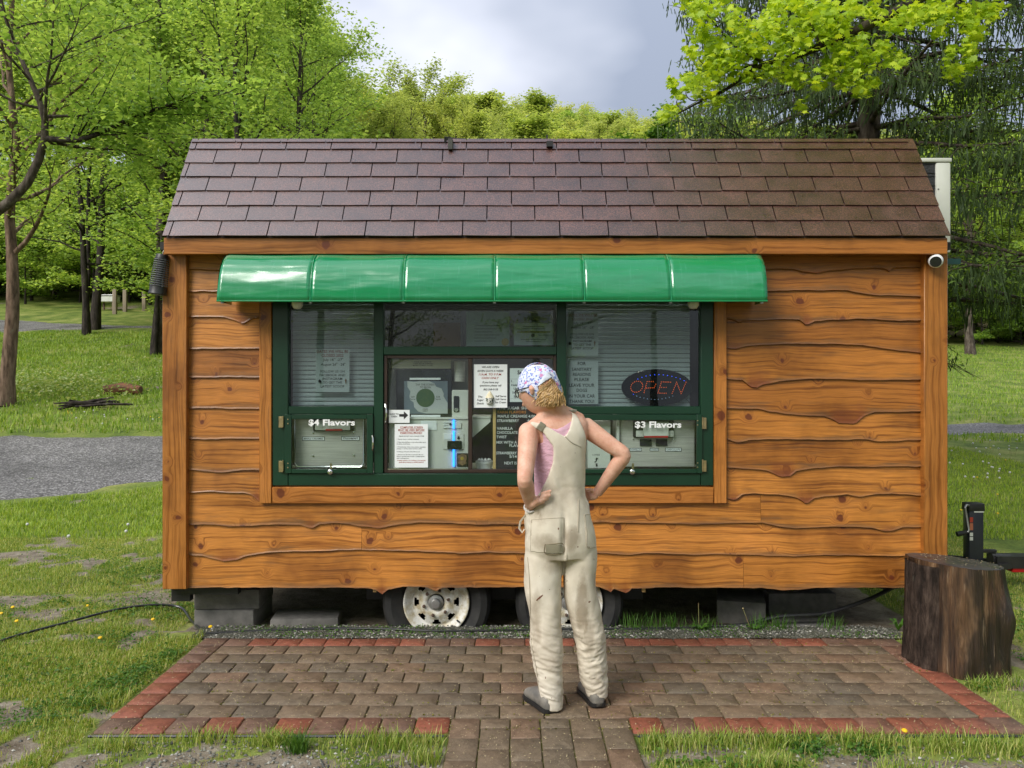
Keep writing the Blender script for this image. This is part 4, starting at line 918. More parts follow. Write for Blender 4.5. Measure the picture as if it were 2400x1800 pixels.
kid(MB().tube([px(1393, 1083, -.001), px(1397, 1081, -.001), px(1398.5, 1076, -.001)], .003, 5).prism([(X(1395), Z(1077)), (X(1398.5), Z(1072)), (X(1402.5), Z(1076))], -.002, -.0005).build('arrow', M_INK), cd)
kid(MB().box(px(1396.5, 1093, -.004), px(1400, 1086, -.0005)).build('slot', M_BLACK), cd)
# payment kiosk in the left sliding pane
kb = empty('payment_kiosk', 'cream payment kiosk with touch screen and blue light strip behind glass', 'payment kiosk', loc=(X(1000), .1, Z(1118)))
def kbox(name, a, b, c, d, y0_, y1_, mat, bev=.003): return kid(MB().box((X(890+a/5.53, y0_), y0_, Z(820+d/5.53, y0_)), (X(890+c/5.53, y0_), y1_, Z(820+b/5.53, y0_)), bev).build(name, mat, smooth=bev > .002), kb)
kbox('cabinet', 118, 905, 1150, 1550, .012, .35, M_WHITEP); kbox('cabinet_ledge', 118, 876, 1150, 904, .004, .3, M_WHITEP)
kbox('backboard', 118, 128, 1150, 875, .16, .18, M_INT, 0); kbox('screen_housing', 212, 250, 932, 872, .06, .12, M_SCREEN, .006)
kbox('display', 315, 405, 880, 828, .055, .0595, M_SCRBL, 0)
blob = [(357, 405), (440, 415), (520, 405), (640, 404), (715, 440), (730, 478), (800, 500), (830, 570), (825, 600), (880, 690), (880, 825), (600, 825), (500, 800), (445, 740), (440, 680), (395, 650), (385, 600), (398, 540), (360, 480)]
kid(MB().prism([(X(890+a_/5.53, .053), Z(820+b_/5.53, .053)) for a_, b_ in blob], .0525, .0545).build('screen_picture', M_SCRIM), kb)
kid(MB().lathe([(.060, 0), (.060, -.001), (0, -.001)], px(890+592/5.53, 820+622/5.53, .0522), (0, 1, 0), 40).build('round_badge', M_SCRGN), kb)
kid(lettering(None, [ctr('TAP THE SCREEN', 890+592/5.53, 820+450/5.53, 46, 4.6, .02), ctr('TO BEGIN', 890+592/5.53, 820+485/5.53, 26, 4.6, .02), ctr('Self', 890+428/5.53, 820+607/5.53, 9, 4), ctr('Serve', 890+428/5.53, 820+637/5.53, 12, 4), ctr('Soft', 890+757/5.53, 820+607/5.53, 9, 4), ctr('Serve', 890+757/5.53, 820+637/5.53, 12, 4), ctr('CASH', 890+590/5.53, 820+767/5.53, 12, 4), ctr('ONLY', 890+590/5.53, 820+792/5.53, 12, 4)], M_INKGREY, .052), kb)
kbox('notice_strip', 388, 362, 788, 388, .05, .054, M_PAPER, 0); kbox('notice_strip', 405, 843, 785, 868, .05, .054, M_PAPER, 0); kbox('notice_sheet', 150, 128, 920, 240, .05, .056, PM('cream notice', (.62, .60, .48), None, 3), 0)
kid(lettering(None, [ctr('PLEASE USE CARDS FOR', 890+560/5.53, 820+155/5.53, 40, 2.5), ctr('SCREEN BEFORE INSERTING', 890+560/5.53, 820+178/5.53, 46, 2.5), ctr('MONEY. CHANGE IS GIVEN', 890+560/5.53, 820+202/5.53, 46, 2.5)], M_INK, .049), kb)
kid(MB().lathe([(.036, 0), (.036, .13)], px(890+1035/5.53, 820+410/5.53, .10), (0, 0, 1), 24).build('cup_tube', M_STEEL, smooth=True), kb)
kbox('intercom', 935, 520, 1148, 878, .03, .055, M_WHITEP); kbox('intercom_lens', 958, 598, 1028, 805, .024, .0295, M_SCREEN, .004)
kid(MB().lathe([(.013, 0), (.010, -.004), (0, -.004)], px(890+992/5.53, 820+772/5.53, .023), (0, 1, 0), 14).build('intercom_button', M_CHROME), kb)
kbox('card_slot', 822, 935, 1060, 1022, .006, .0118, M_WHITEP); kbox('bill_frame', 820, 1083, 1092, 1292, .006, .0118, M_WHITEP)
kbox('bill_acceptor', 875, 1180, 1060, 1290, -.006, .0055, M_SCREEN); kbox('bill_mouth', 925, 1215, 990, 1262, -.009, -.0062, M_BLACK)
kbox('notice', 826, 937, 915, 1010, .004, .0057, M_PAPER, 0); kbox('notice', 535, 920, 738, 1040, .008, .0115, M_PAPER, 0); kbox('notice', 833, 1088, 925, 1160, .004, .0057, M_PAPER, 0)
kid(lettering(None, [ctr('CASH', 890+866/5.53, 820+950/5.53, 14, 3.4), ctr('ONLY', 890+866/5.53, 820+982/5.53, 14, 3.4)], M_INK, .0032), kb)
for b0, b1 in ((908, 1022), (1050, 1176), (1292, 1512)): kbox('light_strip', 946, b0, 970, b1, -.002, .0053, M_LEDB, .001)
kid(MB().prism([(X(890+a_/5.53), Z(820+b_/5.53)) for a_, b_ in ((1010, 1120), (1030, 1120), (1030, 1140), (1045, 1140), (1020, 1166), (996, 1140), (1010, 1140))], .003, .0055).build('arrow', M_INK), kb)
kid(MB().prism([(X(890+a_/5.53), Z(820+b_/5.53)) for a_, b_ in ((908, 945), (924, 945), (924, 960), (938, 960), (916, 984), (896, 960), (908, 960))], .001, .003).build('arrow', M_INK), kb)
em = kbox('emblem_plate', 1000, 1340, 1140, 1515, .004, .0115, PM('dark brown plate', (.025, .015, .010), None, 5))
sh = [(1020, 1365), (1070, 1350), (1120, 1365), (1130, 1400), (1118, 1440), (1125, 1470), (1070, 1500), (1012, 1470), (1022, 1440), (1010, 1400)]
kid(MB().prism([(X(890+a_/5.53), Z(820+b_/5.53)) for a_, b_ in sh], .001, .0035).build('emblem_shield', PM('bronze shield', (.30, .19, .10), (.12, .07, .04), 60, .5)), kb)
kid(MB().lathe([(.011, 0), (.011, -.001), (0, -.001)], px(890+1068/5.53, 820+1408/5.53, .0008), (0, 1, 0), 16).build('emblem_star', M_GOLD), kb)
# shelf, tub seen through the right sliding pane
sf = tag(MB().prism([(X(1107), Z(981)), (X(1149), Z(981)), (X(1149), Z(989)), (X(1107), Z(1026))], .03, .045).box((X(1104), .03, Z(983)), (X(1149), .30, Z(976)), .002).build('wall_shelf', M_WHITEP), 'white shelf with triangular bracket seen through the sliding window', 'shelf')
tb = MB().lathe([(.045, 0), (.055, .05), (.058, .052), (.058, .066), (.0, .068)], (X(1135, .12), .12, Z(1104, .12)), (0, 0, 1), 24)
for k in range(9): tb.lathe([(0, -.010), (.012, 0), (0, .012)], (X(1135, .12)+.035*math.cos(k*.7), .12+.035*math.sin(k*.7), Z(1104, .12)+.074), (0, 0, 1), 8)
tag(tb.build('tub', M_WHITEPL, smooth=True), 'white plastic tub heaped with white lids beside the menu board', 'tub')
# papers in the upper pane
s = sheet('cardboard', 'brown cardboard sheet leaning inside the narrow upper window', 'cardboard', 1016, 756, 1079, 812, .01, M_PAPER2)
s = sheet('certificate', 'pale green certificate with gold seal inside the narrow upper window', 'certificate', 1093, 730, 1194, 811, .008, M_PAPER3)
MB().lathe([(.024, 0), (.024, -.001), (0, -.001)], px(890+1513/5.144, 700+522/5.144, .0072), (0, 1, 0), 24).build('seal', M_GOLD, s)
lettering(s, [ctr('_', 0, 0, 0, 0)] and [('_', 1112, 764+i*7.2, 60-(i % 3)*9, 1.1) for i in range(6)], M_INKGREY, .0074, 'print')
s = sheet('certificate', 'white certificate with yellow band inside the narrow upper window', 'certificate', 1204, 757.7, 1297, 809, .008)
lettering(s, [('_', 1212, 780, 78, 4)], PM('yellow band', (.40, .36, .05), None, 4), .0074, 'band'); lettering(s, [('_', 1225, 766, 50, 1.3), ('_', 1222, 771, 56, 1), ('_', 1220, 796, 60, 1), ('_', 1232, 801, 36, 1), ('_', 1262, 786, 24, 1)], M_INKGREY, .0074, 'print')
MB().lathe([(.012, 0), (.012, -.001), (0, -.001)], px(1249, 786, .0072), (0, 1, 0), 20).build('seal', M_INKGREY, s)
s = sheet('paper_sign', 'dark grey inspection notice reading pass above the white certificate', 'sign', 1218, 734, 1290, 757, .02, PM('dim grey paper', (.20, .23, .21), None, 4)); lettering(s, [ctr('PASS', 1247, 748, 36, 9, .04)], M_INK, .0192)
# OPEN sign
on = empty('open_sign', 'black oval light sign spelling open in orange and blue dots', 'open sign', loc=(X(1539.5), .01, Z(952)))
pl = MB(); n = 48; rx, rz = 83*CAM_D/FPX, 43*CAM_D/FPX; cx_, cz_ = X(1539.5, .006), Z(908, .006)
for rr, yy in ((1.0, .016), (1.0, .008), (.985, .004)): pl.v += [(cx_+rx*rr*math.cos(2*math.pi*k/n), yy, cz_+rz*rr*math.sin(2*math.pi*k/n)) for k in range(n)]
pl.f += [(i*n+k, i*n+(k+1) % n, (i+1)*n+(k+1) % n, (i+1)*n+k) for i in (0, 1) for k in range(n)] + [tuple(range(n)), tuple(2*n+k for k in range(n))]; pl.m = [0]*len(pl.f)
kid(pl.build('sign_panel', PM('gloss black sign face', (.008, .008, .009), None, 4, .12)), on)
def seg(a_, b_, n_): return [(a_[0]+(b_[0]-a_[0])*i/(n_-1), a_[1]+(b_[1]-a_[1])*i/(n_-1)) for i in range(n_)]
def poly_dots(pts, step=27):
    out = []
    for a_, b_ in zip(pts[:-1], pts[1:]): out += seg(a_, b_, max(2, int(math.hypot(b_[0]-a_[0], b_[1]-a_[1])/step)+1))[:-1]
    return out + [pts[-1]]
def leds(name, pts, mat, r=.0026):
    mb = MB()
    for a_, b_ in pts: mb.lathe([(r, 0), (r*.7, -r*.8), (0, -r)], px(1310+a_/6.1444, 720+b_/6.1444, .0045), (0, 1, 0), 6)
    kid(mb.build(name, mat), on)
leds('letter_o', [(1120+85*math.cos(t)+14*math.sin(t), 1145-80*math.sin(t)) for t in np.linspace(0, 2*math.pi, 19)[:-1]], M_LEDR)
leds('letter_p', poly_dots([(1225, 1230), (1270, 1070), (1360, 1072), (1395, 1110), (1370, 1160), (1262, 1165)]), M_LEDR)
leds('letter_e', poly_dots([(1610, 1080), (1475, 1075), (1425, 1235), (1545, 1240)]) + seg((1478, 1155), (1545, 1155), 3), M_LEDR)
leds('letter_n', poly_dots([(1630, 1240), (1695, 1080), (1760, 1245), (1830, 1080)]), M_LEDR)
leds('blue_lights', [(1135, 1035), (1195, 1010), (1255, 992), (1315, 980), (1378, 973), (1440, 970), (1503, 975), (1565, 982), (1627, 995), (1685, 1012), (1745, 1032), (1803, 1057), (1073, 1255)], M_LEDBL, .0025)
leds('white_lights', [(1120, 1278), (1170, 1297), (1225, 1308), (1275, 1320), (1328, 1326), (1380, 1328), (1432, 1326), (1485, 1320), (1537, 1308), (1587, 1297), (1640, 1280)], M_LEDW, .0017)
kid(MB().tube([px(1608, 935, .012), px(1618, 945, .02), px(1630, 950, .03)], .002, 5).build('cord', M_BLACK), on)

# ------------------------------------------------------------------ things fixed to the trailer
bz = empty('bug_zapper', 'black caged bug zapper lamp hanging at the trailer corner', 'bug zapper', loc=px(371, 692, -.09))
A_, B_ = px(381, 596, -.09), px(369, 690, -.09); ax = (B_-A_).normalized(); Ln = (B_-A_).length
kid(MB().lathe([(0, 0), (.034, .002), (.037, .008), (.040, .030)], A_, ax, 24).build('cap', M_BLACK, smooth=True), bz)
kid(MB().lathe([(.050, Ln-.05), (.053, Ln-.01), (.056, Ln-.004), (.055, Ln), (0, Ln-.002)], A_, ax, 24).build('base', M_BLACK, smooth=True), bz)
kid(MB().lathe([(.040, Ln+.0002), (.040, Ln+.003), (0, Ln+.003)], A_, ax, 20).build('base_plate', PM('grey plastic', (.2, .2, .18), None, 6), smooth=True), bz)
kid(MB().lathe([(.018, .03), (.018, Ln-.05)], A_, ax, 12).build('lamp_tube', M_DARK, smooth=True), bz)
side = ax.orthogonal().normalized(); s2 = ax.cross(side)
for k in range(13):
    h = .036 + (Ln-.092)*k/12; r = .041 + .010*k/12; c = A_ + ax*h
    kid(MB().tube([c + (side*math.cos(t)+s2*math.sin(t))*r for t in np.linspace(0, 2*math.pi, 21)], .0032, 5, cap=False).build('cage_ring', PM('grey cage wire', (.16, .165, .175), None, 5, .35), smooth=True), bz)
for k in range(6):
    t = k*math.pi/3+.3; q = side*math.cos(t)+s2*math.sin(t)
    kid(MB().tube([A_ + ax*.028 + q*.041, A_ + ax*(Ln-.05) + q*.052], .0025, 5).build('cage_bar', M_BLACK, smooth=True), bz)
kid(MB().tube([A_, A_ + Vector((.012, -.005, .03)), A_ + Vector((.03, .0, .04))], .003, 6).build('hanger', M_ZINC, smooth=True), bz)
sc_ = empty('security_camera', 'white ball security camera under the eaves at the corner post', 'camera', loc=px(2197, 592, -.10))
cc = px(2193, 611, -.115); look = Vector((-.42, -.80, -.30)).normalized()
kid(MB().lathe([(0, .034), (.030, .026), (.042, .004), (.044, -.012), (.040, -.030), (.034, -.036)], cc, -look, 28).build('camera_body', M_WHITEPL, smooth=True), sc_)
kid(MB().lathe([(.0345, .034), (.033, .038), (0, .040)], cc, look, 24).build('camera_lens', M_SCREEN, smooth=True), sc_)
kid(MB().lathe([(.026, 0), (.026, .010), (.016, .03), (0, .031)], px(2196, 591, -.095), (0, .05, -1), 20).build('mount', M_WHITEPL, smooth=True), sc_)
ac = empty('air_conditioner', 'cream air conditioner outdoor unit on the trailer end wall', 'air conditioner', loc=(2.95, .9, Z(592, .5)))
ax0, ax1, ay0, ay1 = TX1+.03, X(2229, .5), .5, 1.3
az0, az1 = Z(592, .5), Z(370, .5)
M_ACW = PM('cream enamel', (.62, .63, .57), (.54, .55, .49), 3, .45)
kid(MB().box((ax1-.105, ay0, az0), (ax1, ay1, az1-.03), .012).build('casing', M_ACW, smooth=True), ac)
kid(MB().box((ax0-.005, ay0-.006, az1-.0295), (ax1+.006, ay1+.005, az1), .008).build('lid', M_ACW, smooth=True), ac)
kid(MB().box((ax0, ay0+.012, az0+.02), (ax1-.107, ay1-.01, az1-.031)).build('coil', M_COIL), ac)
for k in range(14):
    z = az0+.05+(az1-az0-.1)*k/13
    kid(MB().tube([(ax0+.004, ay0+.008, z), (ax1-.108, ay0+.008, z+.012*(1 if k % 2 else -1))], .0025, 4).build('coil_guard', M_BLACK), ac)
kid(MB().lathe([(.006, 0), (.006, -.003), (0, -.004)], (ax1-.09, ay0-.0, az1-.22), (0, 1, 0), 10).build('screw', M_ZINC), ac)
kid(MB().prism([(TX1+.002, Z(606, .5)), (X(2252, .5), Z(606, .5)), (X(2252, .5), Z(619, .5)), (TX1+.05, Z(622, .5)), (TX1+.002, Z(650, .5))], .5, .56).build('bracket', M_GREEN2), ac)
kid(MB().box((TX1+.002, 1.2, Z(606, .5)-.02), (ax1, 1.26, Z(606, .5))).box((TX1+.001, .561, Z(606, .5)-.02), (TX1+.03, 1.199, Z(606, .5))).build('bracket', M_GREEN2), ac)

# ------------------------------------------------------------------ blocks, hoses, stump
def block(name, label, x0, x1, y0_, y1_, z0, z1, rz=0.0, bev=.012, hgt=None):
    c = Vector(((x0+x1)/2, (y0_+y1_)/2, z0)); o = MB().box((x0-c.x, y0_-c.y, 0), (x1-c.x, y1_-c.y, z1-z0), bev).build(name, M_CONC, smooth=True)
    o.location = c; o.rotation_euler = (0, 0, rz); return tag(o, label, 'concrete block', 'concrete blocks under the trailer')
gz = -.05
block('concrete_block', 'grey concrete block under the left trailer corner, upper of its stack', X(462, .25), X(612, .25), .18, .55, gz+.1305, TZ0-.066-.0005, .04)
block('concrete_block', 'wide grey concrete block on the dirt beneath the stacked block', X(466, .25), X(606, .25), .17, .56, gz-.005, gz+.13, -.03)
block('concrete_block', 'low flat concrete slab lying between stacked blocks and the tyre', X(634, .2), X(790, .2), .16, .42, gz-.005, gz+.075, .10)
block('concrete_block', 'thick concrete block tipped at an angle near the hose', X(1690, .35), X(1800, .35), .28, .62, gz-.005, gz+.155, -.25)
block('concrete_block', 'long dark concrete block behind the hose near the stump', X(1795, .5), X(1955, .5), .46, .76, gz-.005, gz+.165, .03)
block('concrete_block', 'flat concrete slab under the hose near the stump', X(1830, .12), X(1960, .12), .10, .34, gz-.005, gz+.035, -.05)
def hose(name, label, pts, r): return tag(MB().tube(spline(pts, 70), r, 8).build(name, M_HOSE, smooth=True), label, 'hose')
hose('hose', 'black hose curving across the lawn to the patio corner', [g(-80, 1540)+Vector((0, 0, .02)), g(40, 1500)+Vector((0, 0, .02)), g(160, 1468)+Vector((0, 0, .02)), g(270, 1440)+Vector((0, 0, .025)), g(350, 1430)+Vector((0, 0, .03)), g(420, 1434)+Vector((0, 0, .03)), g(448, 1462)+Vector((0, 0, .02)), Vector((-1.93, -.13, .016))], .0085)
hose('hose', 'thin black hose along the grit strip before the tyres', [(-1.93, -.12, .016), (-1.5, -.06, .018), (-1.1, -.03, .02), (-.75, -.055, .022), (-.45, -.09, .022), (-.1, -.075, .02), (.3, -.05, .02), (.9, -.03, .018), (1.4, .02, .012)], .0075)
hose('hose', 'thick black hose sagging under the trailer to the stump', [(1.15, .16, -.03), (1.5, .10, .0), (1.75, .12, .05), (2.05, .14, .065), (2.3, .16, .13), (2.5, .2, .20), (2.68, .3, .25)], .014)
hose('cable', 'black cable looping below the trailer chassis near the stump', [(2.0, .5, .21), (2.25, .42, .225), (2.45, .36, .20), (2.6, .34, .185), (2.7, .4, .22)], .011)

def stump():
    S = empty('tree_stump', 'upright dark wet log stump standing at the patio corner', 'tree stump', loc=(2.44, -.60, 0))
    n, m = 96, 26; cx0, cy0 = 2.525, -.615; zt_ = .575
    v = []; f = []
    def rad(t, h):
        base = .242 + .016*math.cos(t-3.0) + .012*math.sin(3*t+1)
        flare = .020*(1-h)**2 + .03*math.exp(-((t-5.3)/.5)**2)*(1-h)
        rid = (fbm(np.array([[math.cos(t)*9, math.sin(t)*9, h*1.6]]), 4, 5)[0]-.5)*.035 + (vnoise(np.array([[t*22, h*2.5, 3]]), 6)[0]-.5)*.012
        bulge = .05*math.exp(-(((t-5.45+math.pi) % (2*math.pi)-math.pi)/.33)**2-((h-.55)/.22)**2)
        return base + flare + rid + bulge
    for j in range(m):
        h = j/(m-1)
        for k in range(n):
            t = 2*math.pi*k/n; r = rad(t, h); x, y = cx0+r*math.cos(t), cy0+r*math.sin(t)
            z = h*(zt_ - .022*(math.cos(t)) - .01*math.sin(t)); v.append((x-S.location.x, y-S.location.y, z - .01*(1-h)))
    for j in range(m-1):
        for k in range(n): f.append((j*n+k, j*n+(k+1) % n, (j+1)*n+(k+1) % n, (j+1)*n+k))
    mm = NM('wet split wood', .38, .6); c = mm.coord((1, 1, .10)); f1 = mm.noise(c, 13, 5, .75, .4); f2 = mm.noise(mm.coord((1, 1, .35)), 3.2, 4, .6, .5); f3 = mm.noise(mm.coord((1, 1, .06)), 48, 3, .7)
    col = mm.ramp(f1, [(.36, (.010, .006, .004)), (.45, (.050, .025, .013)), (.54, (.095, .050, .024)), (.66, (.22, .13, .068))])
    col = mm.mix(mm.ramp(f2, [(.46, 0.0), (.58, .88)]), col, (.014, .009, .007)); col = mm.mix(mm.ramp(f3, [(.62, 0.0), (.72, .45)]), col, (.42, .31, .20))
    mm.color(col); mm.bump(mm.mix(.5, f1, f3), .9, .02)
    obj('trunk', v, f, mm.m, S, True)
    tv = []; tf = []; rings = 12
    for q in range(rings):
        for k in range(n):
            t = 2*math.pi*k/n; rr = rad(t, 1)*(1-q/rings)*.995
            if q == 0: rr = rad(t, 1)-.002
            z = (zt_ - (.022*math.cos(t) + .01*math.sin(t))*(1-q/rings)) + (.004 if q else 0); tv.append((cx0+rr*math.cos(t)-S.location.x, cy0+rr*math.sin(t)-S.location.y, z))
    tv.append((cx0-S.location.x, cy0-S.location.y, zt_+.004))
    for q in range(rings-1):
        for k in range(n): tf.append((q*n+k, q*n+(k+1) % n, (q+1)*n+(k+1) % n, (q+1)*n+k))
    for k in range(n): tf.append(((rings-1)*n+k, (rings-1)*n+(k+1) % n, rings*n))
    mt = NM('wet sawn top', .35, .5); vv = mt.coord(); a_ = mt.noise(vv, 7, 4, .6); wv = mt.n('ShaderNodeTexWave', wave_type='RINGS', rings_direction='Z'); wv.inputs['Scale'].default_value = 16; wv.inputs['Distortion'].default_value = 2.5; mt.l(vv, wv.inputs['Vector'])
    mt.color(mt.mix(mt.ramp(wv.outputs['Fac'], [(.3, 0), (.8, .35)]), mt.ramp(a_, [(.35, (.035, .030, .032)), (.65, (.075, .064, .062))]), (.02, .016, .016))); mt.rough(mt.ramp(a_, [(.3, .25), (.7, .5)])); mt.bump(a_, .2, .01)
    obj('cut_top', tv, tf, mt.m, S, True)
    # slab of bark hanging on the left side
    bv = []; bf = []; kn, km = 14, 18
    for j in range(km):
        h = .02 + .95*j/(km-1)
        for i in range(kn):
            t = math.pi*(.90+.32*i/(kn-1)) ; prof_ = math.sin(math.pi*min(1, max(0, i/(kn-1))))**.4
            r = rad(t, h) + .004 + .030*prof_ + (fbm(np.array([[t*16, h*12, 0]]), 3, 4)[0]-.5)*.03*prof_
            bv.append((cx0+r*math.cos(t)-S.location.x, cy0+r*math.sin(t)-S.location.y, h*zt_*(1.04)))
    for j in range(km-1):
        for i in range(kn-1): bf.append((j*kn+i, j*kn+i+1, (j+1)*kn+i+1, (j+1)*kn+i))
    obj('bark', bv, bf, bark_mat('flaking dark bark', (.042, .028, .021), (.085, .060, .046), 30), S, True)
    MB().lathe([(.06, 0), (.05, .03), (.035, .055), (.015, .06), (0, .058)], (cx0+.225-S.location.x, cy0-.02-S.location.y, .27), (1, -.25, .25), 14).build('branch_stub', PM('orange split wood', (.32, .17, .07), (.16, .08, .035), 14, .5, bump=.4), S, True)
    sv = []; sf = []
    for _ in range(110):
        t = R.uniform(0, 6.283); rr = .21*math.sqrt(R.uniform(0, 1)); x, y = rr*math.cos(t), rr*math.sin(t); a_ = R.uniform(0, 6.28); z = zt_ + .0065 - .022*x/.27 - .01*y/.27; l_, w_ = R.uniform(.002, .006), .0016
        k = len(sv); c_, s_ = math.cos(a_), math.sin(a_); bx_, by_ = cx0+x-S.location.x, cy0+y-S.location.y
        sv += [(bx_+c_*l_, by_+s_*l_, z), (bx_-s_*w_, by_+c_*w_, z+.002), (bx_-c_*l_, by_-s_*l_, z), (bx_+s_*w_, by_-c_*w_, z+.001)]; sf.append((k, k+1, k+2, k+3))
    tag(obj('blossom_litter', sv, sf, PM('buff blossom bits', (.50, .40, .22), None, 9), S), kind='stuff')
stump()
# ------------------------------------------------------------------ the person
PER = empty('person', 'person in cream overalls and floral bandana standing hands on hips before the window', 'person', None, (.29, -1.26, .025))
def loft(rings, n=40, p=2.3, cap=True):
    """rings: (centre, half width, half depth, yaw); superellipse cross sections"""
    v = []; f = []
    for c, a_, b_, yw in rings:
        for k in range(n):
            t = 2*math.pi*k/n; ct, st = math.cos(t), math.sin(t); x = a_*abs(ct)**(2/p)*(1 if ct > 0 else -1); y = b_*abs(st)**(2/p)*(1 if st > 0 else -1)
            v.append((c[0]+x*math.cos(yw)-y*math.sin(yw), c[1]+x*math.sin(yw)+y*math.cos(yw), c[2]))
    m = len(rings)
    for i in range(m-1):
        for k in range(n): f.append((i*n+k, i*n+(k+1) % n, (i+1)*n+(k+1) % n, (i+1)*n+k))
    if cap: f += [tuple(range(n)), tuple((m-1)*n+k for k in range(n))]
    return v, f
def ring(v, l, r, y, dep, yaw=0.0, k=1.0):
    c = (px(l, v, y)+px(r, v, y))/2; a_ = (X(r, y)-X(l, y))/2
    return (c, a_*k, dep*k, yaw)
def dense(rings, m):
    P = [list(c)+[a_, b_, yw] for c, a_, b_, yw in rings]; S = spline(P, m); return [((q[0], q[1], q[2]), max(q[3], .004), max(q[4], .004), q[5]) for q in S]
def merged(name, mb, voxel, smooth, mat, parent):
    o = fixnormals(obj(name, mb.v, mb.f, mat)); rm = o.modifiers.new('r', 'REMESH'); rm.mode = 'VOXEL'; rm.voxel_size = voxel; rm.use_smooth_shade = True
    sm = o.modifiers.new('s', 'SMOOTH'); sm.iterations = smooth; sm.factor = .5
    dg = bpy.context.evaluated_depsgraph_get(); me = bpy.data.meshes.new_from_object(o.evaluated_get(dg)); old = o.data; o.modifiers.clear(); o.data = me; bpy.data.meshes.remove(old); me.name = name
    me.polygons.foreach_set('use_smooth', [True]*len(me.polygons)); o.parent = parent; o.matrix_parent_inverse = Matrix.Translation(-Vector(parent.location)); return o
def pk(o): o.parent = PER; o.matrix_parent_inverse = Matrix.Translation(-Vector(PER.location)); return o
ZH = lambda a, b, y: px(1150+a/4.1475, 820+b/4.1475, y)      # upper body crop
YW = .28
tors = [ring(1215, 1240, 1384, -1.25, .115, YW), ring(1190, 1247, 1376, -1.25, .105, YW), ring(1160, 1254, 1369, -1.25, .092, YW), ring(1120, 1253, 1368, -1.25, .090, YW), ring(1080, 1254, 1369, -1.25, .096, YW), ring(1045, 1255, 1372, -1.25, .100, YW), ring(1020, 1250, 1377, -1.25, .098, YW), ring(1000, 1242, 1381, -1.25, .088, YW), ring(986, 1246, 1378, -1.25, .075, YW), ring(974, 1262, 1362, -1.245, .062, YW), ring(963, 1276, 1338, -1.245, .05, YW)]
tv_, tf2 = loft(dense(tors, 44), 48)
body = MB(); body.add(tv_, tf2)
# neck, trapezius, head
body.tube([px(1312, 990, -1.25), px(1303, 966, -1.26), px(1292, 945, -1.275), px(1280, 918, -1.285)], [.062, .054, .052, .055], 20)
body.tube([px(1300, 962, -1.26), px(1330, 970, -1.235), px(1358, 985, -1.22), px(1368, 993, -1.215)], [.040, .035, .036, .02], 16); body.tube([px(1296, 966, -1.27), px(1268, 986, -1.285), px(1247, 1003, -1.30), px(1241, 1010, -1.303)], [.040, .035, .036, .02], 16)
tree_q = BVHTree.FromPolygons([Vector(q) for q in body.v], body.f)
HC = px(1262, 911, -1.275); FD = Vector((-.83, .52, -.20)).normalized(); SD = FD.cross(Vector((0, 0, 1))).normalized(); UD = SD.cross(FD).normalized()
def headpt(f_, s_, u_, k=1.0): return HC + FD*f_*k + SD*s_*k + UD*u_*k
def head_shell(k, n=40, m=28):
    v = []; f = []
    for j in range(m+1):
        th = math.pi*j/m; u_ = math.cos(th); r = math.sin(th)
        for i in range(n):
            ph = 2*math.pi*i/n; fx = r*math.cos(ph); sx = r*math.sin(ph)
            low = max(0, -u_); a_ = .100*fx*(1-.10*low) + (.018*low if fx > -.2 else -.012*low); b_ = .076*sx*(1-.26*low)
            v.append(tuple(headpt(a_, b_, .118*u_, k)))
    for j in range(m):
        for i in range(n): f.append((j*n+i, j*n+(i+1) % n, (j+1)*n+(i+1) % n, (j+1)*n+i))
    return v, f
body.add(*head_shell(1.0))
nose = [headpt(.088, 0, .012), headpt(.106, 0, -.02), headpt(.104, 0, -.032)]; body.tube(nose, [.009, .012, .010], 10)
for q in (-1, 1): body.tube([headpt(.090, .02*q, -.062), headpt(.098, .0, -.062)], [.006, .008], 8)
body.tube([headpt(-.004, -.078, .012), headpt(-.012, -.085, -.004), headpt(-.006, -.080, -.03)], [.010, .014, .008], 10)
body.tube([headpt(-.004, .078, .012), headpt(-.012, .085, -.004), headpt(-.006, .080, -.03)], [.010, .014, .008], 10)
# arms
def arm(S, E, W, r):
    S, E, W = Vector(S), Vector(E), Vector(W); P = [S-(E-S)*.16, S-(E-S)*.10, S, S.lerp(E, .33), S.lerp(E, .7), E, E.lerp(W, .25), E.lerp(W, .6), W]; r = [.012, r[0]*.72]+r; body.tube(spline(P, 34), np.interp(np.linspace(0, 1, 34), np.linspace(0, 1, 9), r), 18)
LE, LW = px(1230, 1124, -1.455), px(1244, 1187, -1.325)
arm(px(1240, 1010, -1.305), LE, LW, [.051, .047, .041, .035, .038, .032, .025])
RE, RW = px(1463, 1066, -1.255), px(1399, 1157, -1.17)
arm(px(1371, 1000, -1.205), RE, RW, [.049, .045, .040, .033, .038, .032, .025])
def finger(pts, r=.0088): body.tube(pts, [r*1.05, r, r*.95, r*.8][:len(pts)], 8)
# left hand lies on the hip with the fingers towards the back
kn = [px(1268, 1158, -1.384), px(1267, 1166, -1.390), px(1264, 1174, -1.390), px(1260, 1181, -1.384)]
body.tube([LW, px(1254, 1178, -1.372), px(1265, 1169, -1.384)], [.024, .030, .030], 14, flat=.62)
for k_, e_ in zip(kn, [(1293, 1150, -1.390), (1292, 1160, -1.394), (1286, 1168, -1.392), (1277, 1176, -1.386)]):
    t_ = px(*e_); finger([k_, k_.lerp(t_, .45)+Vector((0, -.006, .002)), k_.lerp(t_, .8), t_])
finger([px(1250, 1172, -1.367), px(1246, 1158, -1.357), px(1250, 1148, -1.340)], .0095)
